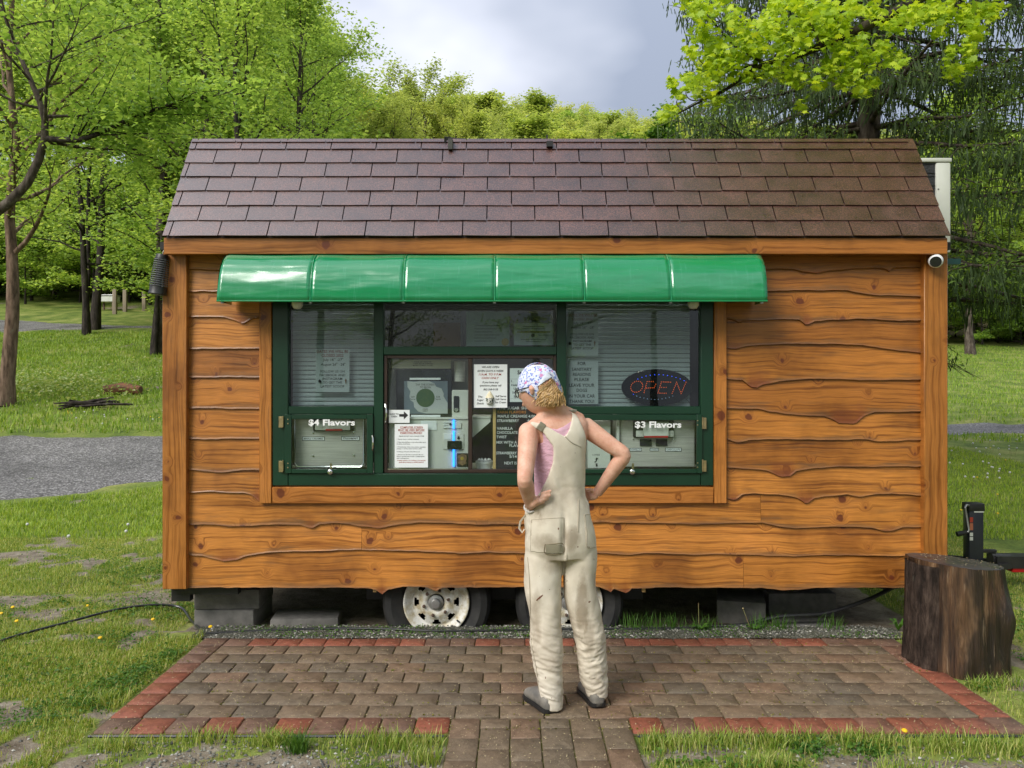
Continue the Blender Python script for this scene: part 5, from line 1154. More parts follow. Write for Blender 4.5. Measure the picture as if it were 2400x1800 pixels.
# right hand, fingers curled to the front of the hip
body.tube([RW, px(1391, 1160, -1.165), px(1382, 1162, -1.160)], [.024, .030, .029], 14, flat=.66)
for q in range(4):
    k_ = px(1381, 1151+q*7.5, -1.158); finger([k_, px(1372, 1153+q*7.5, -1.150), px(1368, 1155+q*7, -1.125), px(1366, 1157+q*6.5, -1.10)])
finger([px(1390, 1150, -1.178), px(1380, 1147, -1.190), px(1371, 1148, -1.192)], .0095)
def skin_mat():
    m = NM('skin', .5, .35); v = m.coord(); c = m.ramp(m.noise(v, 14, 5, .65), [(.3, (.56, .27, .18)), (.55, (.66, .385, .28)), (.72, (.72, .46, .35))]); c = m.mix(m.ramp(m.noise(v, 75, 3), [(.58, 0), (.72, .35)]), c, (.46, .18, .12)); m.color(c)
    m.b.inputs['Subsurface Weight'].default_value = .12; m.b.inputs['Subsurface Radius'].default_value = (.02, .008, .004); m.b.inputs['Subsurface Scale'].default_value = .3; return m.m
BODY = merged('body', body, .0045, 6, skin_mat(), PER)

# overalls: hips, two wide legs, back panel and straps
pants = MB()
hips = [ring(1140, 1262, 1366, -1.25, .096, YW, .98), ring(1160, 1252, 1371, -1.25, .104, YW), ring(1183, 1233, 1380, -1.25, .122, .2), ring(1216, 1229, 1386, -1.25, .134, .15), ring(1249, 1229, 1394, -1.25, .136, .1), ring(1280, 1229, 1396, -1.25, .130, .05), ring(1304, 1236, 1390, -1.25, .115, 0)]
pants.add(*loft(dense(hips, 26), 48))
def leg(rows): pants.add(*loft(dense([ring(v, l, r, y, d) for v, l, r, y, d in rows], 40), 36, 2.2))
leg([(1262, 1233, 1320, -1.25, .100), (1292, 1230, 1323, -1.25, .105), (1332, 1230, 1320, -1.255, .102), (1382, 1232, 1314, -1.26, .096), (1432, 1240, 1313, -1.262, .090), (1481, 1243, 1316, -1.268, .090), (1514, 1243, 1318, -1.275, .090), (1581, 1256, 1319, -1.285, .082), (1630, 1264, 1320, -1.29, .074), (1655, 1267, 1320, -1.292, .072)])
leg([(1262, 1316, 1394, -1.245, .100), (1292, 1322, 1397, -1.24, .104), (1349, 1321, 1399, -1.235, .100), (1382, 1323, 1401, -1.23, .096), (1432, 1333, 1410, -1.228, .090), (1481, 1343, 1418, -1.226, .090), (1514, 1351, 1420, -1.225, .088), (1581, 1359, 1424, -1.223, .080), (1612, 1370, 1424, -1.222, .072), (1630, 1376, 1424, -1.222, .068)])
surf = MB(); surf.add(BODY.data and [], []); bm_ = bmesh.new(); bm_.from_mesh(BODY.data); tree_b = BVHTree.FromBMesh(bm_); bm_.free()
tree_p = BVHTree.FromPolygons([Vector(q) for q in pants.v], pants.f)
tree_t = BVHTree.FromPolygons([Vector(q) for q in tv_], tf2)
EYE = Vector((0, -CAM_D, CAM_H))
def hit(u, v, trees):
    d = (px(u, v, 0)-EYE).normalized(); best = None
    for t in trees:
        p, n_, i_, L2 = t.ray_cast(EYE, d)
        if p is not None and (best is None or L2 < best[1]): best = (p, L2)
    return best[0] if best else None
def inpoly(x, y, P):
    c = False; n = len(P)
    for i in range(n):
        (x1, y1), (x2, y2) = P[i], P[i-1]
        if (y1 > y) != (y2 > y) and x < (x2-x1)*(y-y1)/(y2-y1)+x1: c = not c
    return c
def draped(poly, off, zoom, trees, front, back, step, mb=None, smooth=2, taper=None):
    """cloth laid on the body inside a traced outline, with real thickness"""
    xs = [p[0] for p in poly]; ys = [p[1] for p in poly]; nx_, ny_ = int((max(xs)-min(xs))/step)+2, int((max(ys)-min(ys))/step)+2; Yg = {}
    for j in range(ny_):
        for i in range(nx_):
            a_, b_ = min(xs)+i*step, min(ys)+j*step
            if inpoly(a_, b_, poly):
                h = hit(off[0]+a_/zoom, off[1]+b_/zoom, trees)
                if h is not None and h.y < -1.0: Yg[i, j] = h
    for _ in range(smooth):
        Y2 = {}
        for (i, j), p in Yg.items():
            nb = [Yg[q].y for q in ((i-1, j), (i+1, j), (i, j-1), (i, j+1)) if q in Yg]; yy = .5*p.y+.5*sum(nb)/len(nb) if nb else p.y
            u, v = off[0]+(min(xs)+i*step)/zoom, off[1]+(min(ys)+j*step)/zoom; Y2[i, j] = px(u, v, min(yy, p.y))
        Yg = Y2
    mb = mb or MB(); idx = {}; v = []
    for k, p in Yg.items():
        d = (p-EYE).normalized(); idx[k] = len(v); fr_ = front if taper is None else front*min(1, max(-.35, (taper-(min(ys)+k[1]*step))/190)); v += [p-d*fr_, p+d*back]
    f = []; cells = {(i, j) for (i, j) in Yg if (i+1, j) in Yg and (i, j+1) in Yg and (i+1, j+1) in Yg}; ec = {}
    for i, j in cells:
        a_, b_, c_, d_ = idx[i, j], idx[i+1, j], idx[i+1, j+1], idx[i, j+1]; f += [(a_, d_, c_, b_), (a_+1, b_+1, c_+1, d_+1)]
        for e_ in ((a_, b_), (b_, c_), (c_, d_), (d_, a_)): ec[tuple(sorted(e_))] = ec.get(tuple(sorted(e_)), 0)+1
    for (a_, b_), k in ec.items():
        if k == 1: f.append((a_, b_, b_+1, a_+1))
    mb.add(v, f); return mb
back_poly = [(340, 735), (400, 690), (470, 705), (560, 745), (640, 790), (725, 840), (765, 760), (790, 640), (770, 598), (835, 630), (868, 690), (908, 780), (938, 870), (932, 980), (930, 1100), (930, 1200), (932, 1300), (940, 1420), (965, 1560), (400, 1590), (450, 1440), (500, 1360), (560, 1230), (600, 1100), (612, 980), (600, 930), (560, 880), (500, 800), (430, 765)]
tree_w = BVHTree.FromPolygons(*(lambda q: ([Vector(w_) for w_ in q[0]], q[1]))(loft([(c, a_+.009, b_+.004, yw) for c, a_, b_, yw in dense(tors, 44)], 48)))
draped(back_poly, (1150, 820), 4.1475, [tree_q, tree_p, tree_w], .011, .012, 6.5, pants, 4, 1500)
# front bib and straps (away from the camera)
fb = []; fbf = []
for j in range(12):
    t = j/11; z = .98+.30*t
    for i in range(13):
        a_ = math.radians(90+YW*57.3 - 42 + 84*i/12); fb.append((.235+(.120-.012*t)*math.cos(a_), -1.25+(.112+.004*t)*math.sin(a_), z))
nn = len(fb); fb += [(x, y+.010, z) for x, y, z in fb]
for j in range(11):
    for i in range(12): q = j*13+i; fbf += [(q, q+1, q+14, q+13), (nn+q, nn+q+13, nn+q+14, nn+q+1)]
for j in range(11): fbf += [(j*13, (j+1)*13, nn+(j+1)*13, nn+j*13), (j*13+12, nn+j*13+12, nn+(j+1)*13+12, (j+1)*13+12)]
for i in range(12): fbf += [(i, nn+i, nn+i+1, i+1), (143+i, 144+i, nn+144+i, nn+143+i)]
pants.add(fb, fbf)
for (ua, va, ya), (ub, vb, yb_) in (((1240, 995, -1.32), (1268, 1050, -1.14)), ((1345, 966, -1.24), (1335, 1050, -1.10))):
    pants.tube([px(ua, va, ya), px((ua+ub)/2, va-6, (ya+yb_)/2-.01), px(ub, vb, yb_)], .020, 8, flat=.35)
OV = merged('overalls', pants, .0055, 5, None, PER)
me = OV.data; co = np.empty(len(me.vertices)*3); me.vertices.foreach_get('co', co); co = co.reshape(-1, 3); no = np.empty(len(me.vertices)*3); me.vertices.foreach_get('normal', no); no = no.reshape(-1, 3)
z = co[:, 2]; lowm = 1-sstep(.26, .56, z); seat = np.exp(-((z-.80)/.10)**2); wst = np.exp(-((z-1.03)/.08)**2)
sl_ = co[:, 2] + (co[:, 0]-.25)*.25*np.sin(co[:, 0]*9)
n1 = fbm(np.stack([co[:, 0]*14+z*16, co[:, 1]*10, sl_*44], -1), 3, 41); n2 = fbm(np.stack([co[:, 0]*10, co[:, 1]*10, z*14], -1), 3, 51); n3 = fbm(np.stack([co[:, 0]*24+z*10, co[:, 1]*20, z*9], -1), 2, 61)
n4 = fbm(np.stack([co[:, 0]*11+z*5*np.sign(co[:, 0]-.26), co[:, 1]*8, z*4.0], -1), 2, 71)
rdg = 1-np.abs(2*n1-1)
disp = (rdg-.72)*.013*lowm + (n2-.5)*.014*(.4+.6*lowm) + (n4-.5)*.040*np.exp(-((z-.62)/.22)**2) + (n3-.5)*.018*wst + (n3-.5)*.006
disp *= 1-.85*np.exp(-((z-.06)/.02)**2)
co2 = co + no*disp[:, None]
crease = np.abs(co[:, 0]-X(1321, -1.35))                      # seat seam
co2[:, 1] += .022*np.exp(-(crease/.014)**2)*np.exp(-((z-.86)/.09)**2)*(co[:, 1] < -1.3)
me.vertices.foreach_set('co', co2.ravel()); me.update()
def canvas_mat():
    m = NM('worn cream canvas', .85, .2); v = m.coord(); c = m.ramp(m.noise(v, 5, 5, .6), [(.3, (.55, .48, .385)), (.55, (.66, .595, .485)), (.72, (.73, .67, .57))])
    st = m.noise(v, 3.6, 5, .65, .5); c = m.mix(m.ramp(st, [(.54, 0.0), (.70, .5)]), c, (.27, .20, .13)); s2_ = m.noise(m.coord((1, 1, .6)), 11, 4, .7); c = m.mix(m.ramp(s2_, [(.62, 0.0), (.74, .55)]), c, (.18, .115, .06))
    sp = m.noise(v, 34, 2); c = m.mix(m.ramp(sp, [(.735, 0.0), (.75, .9)]), c, (.13, .045, .02))
    # grime on the seat and the inner legs
    sep = m.n('ShaderNodeSeparateXYZ'); m.l(v, sep.inputs[0])
    def blob(cx_, cz_, rx_, rz_):
        a_ = m.math('POWER', m.math('DIVIDE', m.math('SUBTRACT', sep.outputs['X'], cx_), rx_), 2); b_ = m.math('POWER', m.math('DIVIDE', m.math('SUBTRACT', sep.outputs['Z'], cz_), rz_), 2); return m.ramp(m.math('ADD', m.math('ADD', a_, b_), m.math('MULTIPLY', m.math('SUBTRACT', s2_, .5), 2.4)), [(.15, 1.0), (1.1, 0.0)])
    for cx_, cz_, rx_, rz_, k_ in ((.275, .85, .05, .07, .55), (.155, .835, .07, .05, .45), (.20, .73, .06, .06, .4), (.335, .52, .035, .18, .6), (.115, .45, .03, .16, .45), (.37, .36, .03, .1, .4)):
        c = m.mix(m.math('MULTIPLY', blob(cx_, cz_, rx_, rz_), k_), c, (.17, .115, .060))
    m.color(c); m.bump(m.noise(v, 420, 2), .2, .002); return m.m
M_CANVAS = canvas_mat(); OV.data.materials.clear(); OV.data.materials.append(M_CANVAS)
C4, Z4 = (1100, 1150), 3.0175
bm_ = bmesh.new(); bm_.from_mesh(OV.data); tree_o = BVHTree.FromBMesh(bm_); bm_.free()
def overlay(name, poly, off, zoom, mat, trees, front=.0035, step=6, sm=2):
    o = draped(poly, off, zoom, trees, front, .001, step, None, sm).build(name, mat, None, True); return pk(o)
overlay('pocket', [(440, 200), (560, 192), (668, 188), (672, 300), (664, 425), (560, 440), (432, 432), (432, 320)], C4, Z4, M_CANVAS, [tree_o], .0035); overlay('pocket', [(815, 168), (858, 162), (880, 215), (893, 300), (893, 395), (850, 405), (830, 395)], C4, Z4, M_CANVAS, [tree_o], .0035)
overlay('patch', [(535, 380), (600, 376), (660, 375), (663, 420), (650, 442), (590, 448), (538, 444)], C4, Z4, PM('grey green patch', (.30, .27, .19), (.26, .235, .165), 9, .9), [tree_o], .006)
overlay('paint_mark', [(468, 775), (490, 752), (520, 732), (522, 742), (500, 765), (478, 783)], C4, Z4, PM('brown paint', (.13, .04, .018), None, 9), [tree_o], .001, 4)
def stitch(pts, off, zoom, name='seam', r=.002, c=(.47, .41, .31)):
    P = [hit(off[0]+a_/zoom, off[1]+b_/zoom, [tree_o]) for a_, b_ in pts]; P = [q+Vector((0, -.003, 0)) for q in P if q is not None]
    if len(P) > 2: pk(MB().tube(P, r, 5).build(name, PM('canvas stitching', c, None, 12, .9), None, True))
def along(pts, n): return [tuple(q) for q in spline(pts, n)]
stitch(along([(772, 60), (772, 180), (768, 290)], 20), C4, Z4); stitch(along([(440, 205), (560, 196), (666, 190)], 20), C4, Z4); stitch(along([(668, 190), (672, 300), (662, 425)], 20), C4, Z4); stitch(along([(440, 205), (434, 320), (434, 428)], 20), C4, Z4); stitch(along([(815, 170), (860, 163)], 8), C4, Z4); stitch(along([(815, 170), (830, 290), (834, 395), (890, 400)], 24), C4, Z4)
stitch(along([(535, 380), (600, 376), (660, 375), (662, 440), (540, 446), (535, 380)], 30), C4, Z4, 'patch_stitching', .0022, (.22, .18, .11))
stitch(along([(412, 470), (425, 640), (430, 840), (436, 1050), (480, 1300), (498, 1500)], 60), C4, Z4, r=.002)
for seam in ([(560, 745), (660, 800), (725, 842), (790, 900), (880, 945)],):
    pts = [hit(1150+a_/4.1475, 820+b_/4.1475, [tree_o]) for a_, b_ in seam]; pts = [q for q in pts if q is not None]
    if len(pts) > 2: pk(MB().tube(spline([q+Vector((0, -.0022, 0)) for q in pts], 24), .0028, 5).build('seam', PM('canvas seam', (.50, .44, .34), None, 12, .9), None, True))
bk = hit(1150+490/4.1475, 820+745/4.1475, [tree_o, tree_b]); bk2 = hit(1150+800/4.1475, 820+600/4.1475, [tree_o, tree_b])
pk(MB().box((-.016, -.004, -.02), (.016, .004, .02), .002).build('buckle', PM('tarnished buckle', (.42, .38, .30), (.3, .27, .2), 30, .4, .5, .6), None)).location = (bk or px(1268, 999, -1.36)) + Vector((0, -.006, 0)); bpy.data.objects['buckle'].rotation_euler = (0, .6, 0)
pk(MB().box((-.018, -.004, -.006), (.018, .004, .006), .002).build('buckle', PM('tarnished buckle', (.42, .38, .30), None, 30, .4, .5, .6), None)).location = (bk2 or px(1343, 965, -1.25)) + Vector((0, -.006, .004))
pk(MB().tube([px(1234, 1205, -1.30), px(1220, 1222, -1.29), px(1217, 1238, -1.29), px(1224, 1248, -1.29), px(1229, 1240, -1.29)], .0075, 6, flat=.4).build('hammer_loop', M_CANVAS, None, True))
# pink vest
vest = MB(); vr = [(c, a_+.0035, b_+.0035, yw) for c, a_, b_, yw in dense(tors, 44)]; vr = [q for q in vr if Z(1200, -1.25) < q[0][2] < Z(1032, -1.25)]; vest.add(*loft(vr, 48))
draped([(500, 800), (515, 745), (640, 770), (700, 745), (795, 680), (850, 720), (900, 800), (938, 880), (915, 1100), (915, 1300), (420, 1420), (412, 1250), (440, 1080), (462, 1015), (500, 950), (508, 880)], (1150, 820), 4.1475, [tree_q, tree_t], .0045, .01, 6.5, vest, 2)
VE = merged('vest', vest, .005, 3, None, PER); m = NM('pink jersey', .8, .2); v = m.coord(); fo = m.noise(m.coord((14, 14, 26), rot=(0, .5, 0)), 1.6, 3); m.color(m.ramp(m.noise(v, 12, 3), [(.3, (.54, .31, .39)), (.7, (.64, .40, .48))])); m.bump(fo, .8, .012); VE.data.materials.clear(); VE.data.materials.append(m.m)
# hair
hr = MB(); hc = px(1288, 921, -1.315); rs = np.random.RandomState(3)
for dx, dz, dy, r_ in ((0, 0, 0, .052), (.012, .02, 0, .046), (.020, -.015, .01, .044), (-.018, -.025, 0, .042), (.004, -.045, .004, .036), (.030, .012, .02, .036), (-.020, .012, .0, .044)):
    hr.lathe([(r_*math.sin(math.pi*q/10), -r_*math.cos(math.pi*q/10)) for q in range(11)], hc+Vector((dx, dy, dz)), (0, 0, 1), 14)
HB = BVHTree.FromPolygons([Vector(q) for q in hr.v], hr.f)
hpoly = [(450, 360), (520, 305), (592, 270), (640, 330), (690, 400), (698, 470), (650, 525), (590, 560), (530, 548), (480, 505), (452, 440)]
cnt = 0
while cnt < 520:
    a_, b_ = rs.uniform(440, 700), rs.uniform(265, 560)
    if not inpoly(a_, b_, hpoly): continue
    cnt += 1; h = hit(1150+a_/4.1475, 820+b_/4.1475, [HB]); yy = (h.y if h is not None else hc.y); ph = rs.uniform(0, 6.28); L2 = min(rs.uniform(.03, .06), max(.014, (575-b_)*.0005)); am = rs.uniform(.002, .0065); pts = []
    sw = rs.uniform(-.35, .35) + (a_-570)*.0012; p0 = px(1150+a_/4.1475, 820+b_/4.1475, yy)
    for q in range(9):
        t = q/8; pts.append(p0 + Vector((sw*L2*t + am*math.sin(ph+t*9), -.004 + am*.7*math.cos(ph+t*9) - .004*t, .012-L2*t)))
    hr.tube(pts, [.0012, .0020, .0026, .0028, .0027, .0025, .0021, .0016, .0006], 5)
mh = NM('blond curls', .42, .5); hv_ = mh.coord((1, 1, .3)); mh.color(mh.mix(.5, mh.ramp(mh.island(), [(0, (.22, .11, .03)), (.5, (.56, .34, .125)), (1, (.86, .62, .30))]), mh.ramp(mh.noise(hv_, 60, 3), [(.35, (.32, .17, .06)), (.65, (.66, .44, .20))])))
pk(hr.build('hair', mh.m, None, True))
# bandana
bv, bf_ = head_shell(1.075, 96, 64); bpoly = [(250, 250), (290, 180), (400, 145), (540, 145), (630, 200), (680, 300), (715, 400), (690, 425), (640, 335), (592, 268), (530, 302), (455, 352), (468, 420), (468, 497), (425, 478), (375, 432), (330, 402), (285, 418), (255, 330)]
keep = []
for q in bf_:
    c = sum((Vector(bv[i]) for i in q), Vector())/4; nrm = (Vector(bv[q[1]])-Vector(bv[q[0]])).cross(Vector(bv[q[2]])-Vector(bv[q[0]])); out = c-HC; D = c.y+CAM_D; a_ = (1200+c.x/D*FPX-1150)*4.1475; b_ = (900-(c.z-CAM_H)/D*FPX-820)*4.1475
    if out.dot(EYE-c) > 0:
        if inpoly(a_, b_, bpoly): keep.append(q)
    elif out.dot(UD) > .02: keep.append(q)
mb_ = NM('floral cotton', .8, .2); v = mb_.coord(); base_c = (.62, .66, .80)
def spots(sc, r0_, col, thr, prev, off):
    mp_ = mb_.n('ShaderNodeMapping'); mp_.inputs['Location'].default_value = (off, off*.7, off*1.3); c0 = mb_.n('ShaderNodeTexCoord'); mb_.l(c0.outputs['Object'], mp_.inputs['Vector']); wz = mb_.noise(mp_.outputs[0], 120, 2)
    vo = mb_.n('ShaderNodeTexVoronoi'); vo.inputs['Scale'].default_value = sc; mb_.l(mp_.outputs[0], vo.inputs['Vector']); s_ = mb_.n('ShaderNodeSeparateXYZ'); mb_.l(vo.outputs['Color'], s_.inputs[0])
    d_ = mb_.math('ADD', vo.outputs['Distance'], mb_.math('MULTIPLY', mb_.math('SUBTRACT', wz, .5), .7)); on_ = mb_.math('GREATER_THAN', s_.outputs['X'], thr)
    return mb_.mix(mb_.math('MULTIPLY', mb_.ramp(d_, [(r0_, 1.0), (r0_+.08, 0.0)]), on_), prev, col)
c = spots(95, .40, (.16, .22, .52), .30, base_c, 1.0); c = spots(42, .34, (.55, .20, .38), .66, c, 2.0); c = spots(60, .30, (.06, .09, .34), .5, c, 3.0); c = spots(110, .28, (.45, .40, .55), .5, c, 4.0)
mb_.color(c)
bo = obj('bandana', bv, keep, mb_.m, None, True); sd_ = bo.modifiers.new('t', 'SOLIDIFY'); sd_.thickness = .004; pk(bo)
# folded flap and tail of the bandana
pk(fixnormals(obj('bandana_flap', [ZH(450, 352, -1.378), ZH(535, 225, -1.392), ZH(560, 215, -1.388), ZH(592, 262, -1.388), ZH(525, 305, -1.396), ZH(470, 345, -1.390), ZH(520, 262, -1.401)], [(0, 1, 6), (1, 2, 6), (2, 3, 6), (3, 4, 6), (4, 5, 6), (5, 0, 6)], PM('plain inside of cotton', (.62, .66, .76), (.55, .6, .7), 20, .85), None, True)))
pk(MB().tube([ZH(560, 205, -1.380), ZH(610, 225, -1.378), ZH(645, 300, -1.372), ZH(675, 370, -1.362), ZH(692, 412, -1.352)], [(.014, .010), (.016, .009), (.013, .008), (.010, .007), (.004, .004)], 10).build('bandana_tail', mb_.m, None, True))
# glasses
gl = MB(); lc = headpt(.096, -.036, -.004); lu, ls = UD, (SD*.96 + FD*.25).normalized()
for sgn in (-1, 1):
    c0 = headpt(.100 - .012, .034*sgn, -.004) + FD*.016; gl.tube([c0 + lu*(.019*math.sin(t)) + ls*(.025*math.cos(t)) for t in np.linspace(0, 2*math.pi, 25)], .0024, 6, cap=False); gl.tube([headpt(.098, .058*sgn, .004), headpt(.05, .080*sgn, .008), headpt(-.01, .083*sgn, .008)], .0024, 6)
gl.tube([headpt(.108, -.010, 0), headpt(.112, 0, .003), headpt(.108, .010, 0)], .002, 6)
GLS = pk(gl.build('glasses', M_BLACK, None, True))
for sgn in (-1, 1):
    c0 = headpt(.088, .034*sgn, -.004) + FD*.016; n = 24; o = obj('lens', [tuple(c0 + lu*(.018*math.sin(t)) + ls*(.024*math.cos(t))) for t in np.linspace(0, 2*math.pi, n+1)[:-1]], [tuple(range(n))], M_LENS, GLS); o.matrix_parent_inverse = Matrix.Identity(4)
# bracelet
wd = (LW-LE).normalized(); wa = wd.orthogonal().normalized(); wb = wd.cross(wa); wc = LW + wd*.002
pk(MB().tube([wc + (wa*math.cos(t)+wb*math.sin(t))*.0315 for t in np.linspace(0, 2*math.pi, 29)], .0042, 6, cap=False).build('bracelet', PM('silver and white beads', (.62, .60, .58), (.35, .33, .3), 160, .35), None, True))
# clogs
def clog(heel, toe, lift=0.0):
    h, t = Vector(heel), Vector(toe); ax_ = (t-h); L2 = ax_.length; ax_.normalize(); sx_ = Vector((ax_.y, -ax_.x, 0)); v = []; f = []; n = 24; prof_ = [(0, .016, .045), (.03, .030, .072), (.10, .038, .086), (.25, .040, .088), (.45, .042, .086), (.62, .047, .076), (.78, .050, .062), (.90, .045, .050), (.97, .030, .036), (1.0, .012, .022)]
    for s_, w_, hh in prof_:
        for k in range(n):
            a_ = 2*math.pi*k/n; zz = hh*.5 + hh*.5*math.sin(a_); zz = max(zz, .0); wid = w_*(1.0 if zz < hh*.45 else 1.0)
            v.append(tuple(h + ax_*(L2*s_) + sx_*(wid*math.copysign(abs(math.cos(a_))**.7, math.cos(a_))) + Vector((0, 0, zz))))
    for i in range(len(prof_)-1):
        for k in range(n): f.append((i*n+k, i*n+(k+1) % n, (i+1)*n+(k+1) % n, (i+1)*n+k))
    f += [tuple(range(n)), tuple((len(prof_)-1)*n+k for k in range(n))]
    o = pk(fixnormals(obj('shoe', v, f, PM('muddy grey clog', (.12, .115, .105), (.22, .20, .17), 24, .6, bump=.3), None, True)))
    sole = MB(); out_ = []
    for s_, w_, hh in prof_: out_.append((s_, w_*1.08+.002))
    pts = [h + ax_*(L2*s_) + sx_*w_ for s_, w_ in out_] + [h + ax_*(L2*s_) - sx_*w_ for s_, w_ in reversed(out_)]
    m2_ = len(pts); sv = [tuple(q+Vector((0, 0, .0005))) for q in pts] + [tuple(q+Vector((0, 0, .018))) for q in pts]; so = obj('sole', sv, [tuple(range(m2_)), tuple(range(m2_, 2*m2_))] + [(i, (i+1) % m2_, m2_+(i+1) % m2_, m2_+i) for i in range(m2_)], M_BLACK); fixnormals(so); so.parent = o
clog((.188, -1.358, .026), (.088, -1.135, .026)); clog((.418, -1.292, .026), (.372, -1.045, .026))
# ------------------------------------------------------------------ trees
class TB:
    """gathers branch tubes with numpy"""
    def __init__(s): s.v = []; s.f = []; s.k = 0
    def tube(s, P, r, n=5):
        P = np.asarray(P, float); m = len(P); r = np.asarray(r, float)
        d = np.gradient(P, axis=0); d /= np.maximum(np.linalg.norm(d, axis=1, keepdims=True), 1e-9)
        ref = np.array([.31, .17, .94]) if abs(d[0][2]) < .8 else np.array([.94, .3, .1])
        a = np.cross(d, ref); a /= np.maximum(np.linalg.norm(a, axis=1, keepdims=True), 1e-9); b = np.cross(d, a)
        t = np.arange(n)*2*math.pi/n
        V = P[:, None, :] + (a[:, None, :]*np.cos(t)[None, :, None] + b[:, None, :]*np.sin(t)[None, :, None])*r[:, None, None]
        s.v.append(V.reshape(-1, 3)); i = np.arange(m-1)[:, None]*n + np.arange(n)[None, :]; j = np.arange(m-1)[:, None]*n + (np.arange(n)[None, :]+1) % n
        s.f.append(np.stack([i, j, j+n, i+n], -1).reshape(-1, 4) + s.k); s.k += m*n
    def get(s): return np.concatenate(s.v), np.concatenate(s.f)
def leaf_quads(C, size, rs, up=.75, fold=.18, asp=.7):
    """one small folded leaf at every point"""
    C = np.asarray(C, float); n = len(C); az = rs.uniform(0, 2*math.pi, n); L = size*rs.uniform(.6, 1.25, n)
    nrm = np.stack([rs.normal(0, 1, n), rs.normal(0, 1, n), np.abs(rs.normal(0, 1, n))+up*2.2], -1); nrm /= np.linalg.norm(nrm, axis=1, keepdims=True)
    t = np.stack([np.cos(az), np.sin(az), rs.uniform(-.9, .1, n)], -1); t -= nrm*np.sum(t*nrm, 1, keepdims=True); t /= np.linalg.norm(t, axis=1, keepdims=True); b = np.cross(nrm, t)
    h = L[:, None]*.5
    V = np.stack([C+t*h - nrm*h*fold*2, C+b*h*asp+nrm*h*fold, C-t*h, C-b*h*asp+nrm*h*fold], 1).reshape(-1, 3)
    F = np.arange(n*4).reshape(n, 4); return V, F
def rot_about(v, axis, ang):
    axis = axis/np.linalg.norm(axis); return v*math.cos(ang) + np.cross(axis, v)*math.sin(ang) + axis*np.dot(axis, v)*(1-math.cos(ang))
def gen_tree(seed, H=12, r0=.17, base=.3, spread=4.0, nl=18, nsub=6, ntw=3, leaves=12000, size=.13, lean=(0, 0), wig=.05, el0=15, el1=65, prof='round', trunk_pts=None, cl=(.42, .22), forks=1, pad=.9, tubes=True):
    rs = np.random.RandomState(seed); tb = TB(); anchors = []; wts = []
    stems = []
    for q in range(forks):
        if trunk_pts is not None: P = np.array(spline(trunk_pts, 14))
        else:
            t = np.linspace(0, 1, 12); dr = np.cumsum(rs.normal(0, wig, (12, 2)), 0)*H/12
            fx = rs.uniform(-.12, .12, 2)*(forks > 1)
            P = np.stack([lean[0]*t*H + dr[:, 0] + fx[0]*H*t**1.3, lean[1]*t*H + dr[:, 1] + fx[1]*H*t**1.3, t*H], -1); P[:, :2] -= P[0, :2]
        m = len(P); tt = np.linspace(0, 1, m); rr = r0*(1-.82*tt)*(1 if q == 0 else .75); rr[0] *= 1.35
        tb.tube(P, rr, 9); stems.append((P, rr))
    for q in range(nl):
        P, rr = stems[q % forks]; m = len(P); h = base + (1-base)*((q+.5)/nl)**.9; i = h*(m-1); k = min(int(i), m-2); p0 = P[k]+(P[k+1]-P[k])*(i-k); r1 = np.interp(i, np.arange(m), rr)*.55
        az = q*2.399 + rs.uniform(-.5, .5); s = (h-base)/(1-base)
        sh = {'round': math.sin(math.pi*(.18+.80*s))**.7, 'cone': 1.05-.9*s, 'vase': .55+.5*math.sin(math.pi*s), 'column': .75}[prof]
        Ln = spread*sh*rs.uniform(.75, 1.15); el = math.radians(el0+(el1-el0)*s + rs.uniform(-10, 10))
        d = np.array([math.cos(az)*math.cos(el), math.sin(az)*math.cos(el), math.sin(el)]); pts = [p0]; nseg = 6
        for j in range(nseg):
            d = d + rs.normal(0, .13, 3) + np.array([0, 0, .05]); d /= np.linalg.norm(d); pts.append(pts[-1]+d*Ln/nseg)
        pts = np.array(pts); tb.tube(pts, np.linspace(max(r1, .012), .008, nseg+1), 5)
        for j in range(nsub):
            f = .25+.75*(j+.5)/nsub; i2 = f*nseg; k2 = min(int(i2), nseg-1); q0 = pts[k2]+(pts[k2+1]-pts[k2])*(i2-k2); dd = pts[k2+1]-pts[k2]; dd /= np.linalg.norm(dd)
            d2 = rot_about(dd, np.array([0, 0, 1.]) + rs.normal(0, .35, 3), (1 if j % 2 else -1)*rs.uniform(.5, 1.1)); l2 = Ln*.42*rs.uniform(.6, 1.15)*(1.1-.45*f)
            sp = [q0]
            for _ in range(3): d2 = d2 + rs.normal(0, .15, 3) + np.array([0, 0, .04]); d2 /= np.linalg.norm(d2); sp.append(sp[-1]+d2*l2/3)
            sp = np.array(sp)
            if tubes: tb.tube(sp, np.linspace(max(.010, r1*.3), .004, 4), 3)
            for w in range(ntw):
                ft = (w+1)/ntw; b0 = sp[0]+(sp[-1]-sp[0])*ft
                d3 = rot_about(d2, np.array([0, 0, 1.]), rs.uniform(-1.2, 1.2)); e_ = b0 + d3*l2*.4*rs.uniform(.5, 1.2)
                if tubes and w % 2 == 0: tb.tube(np.array([b0, (b0+e_)/2+rs.normal(0, .02, 3), e_]), [.005, .004, .002], 3)
                anchors += [b0, e_]; wts += [1, 1.3]
    A = np.array(anchors); w = np.array(wts)/sum(wts); pick = rs.choice(len(A), leaves, p=w)
    sig = cl[0]*spread/4*.75*pad
    C = A[pick] + rs.normal(0, 1, (leaves, 3))*np.array([sig, sig, cl[1]*.6*spread/4])
    C[:, 2] -= .05
    return tb.get(), leaf_quads(C, size, rs)
TREES = {}
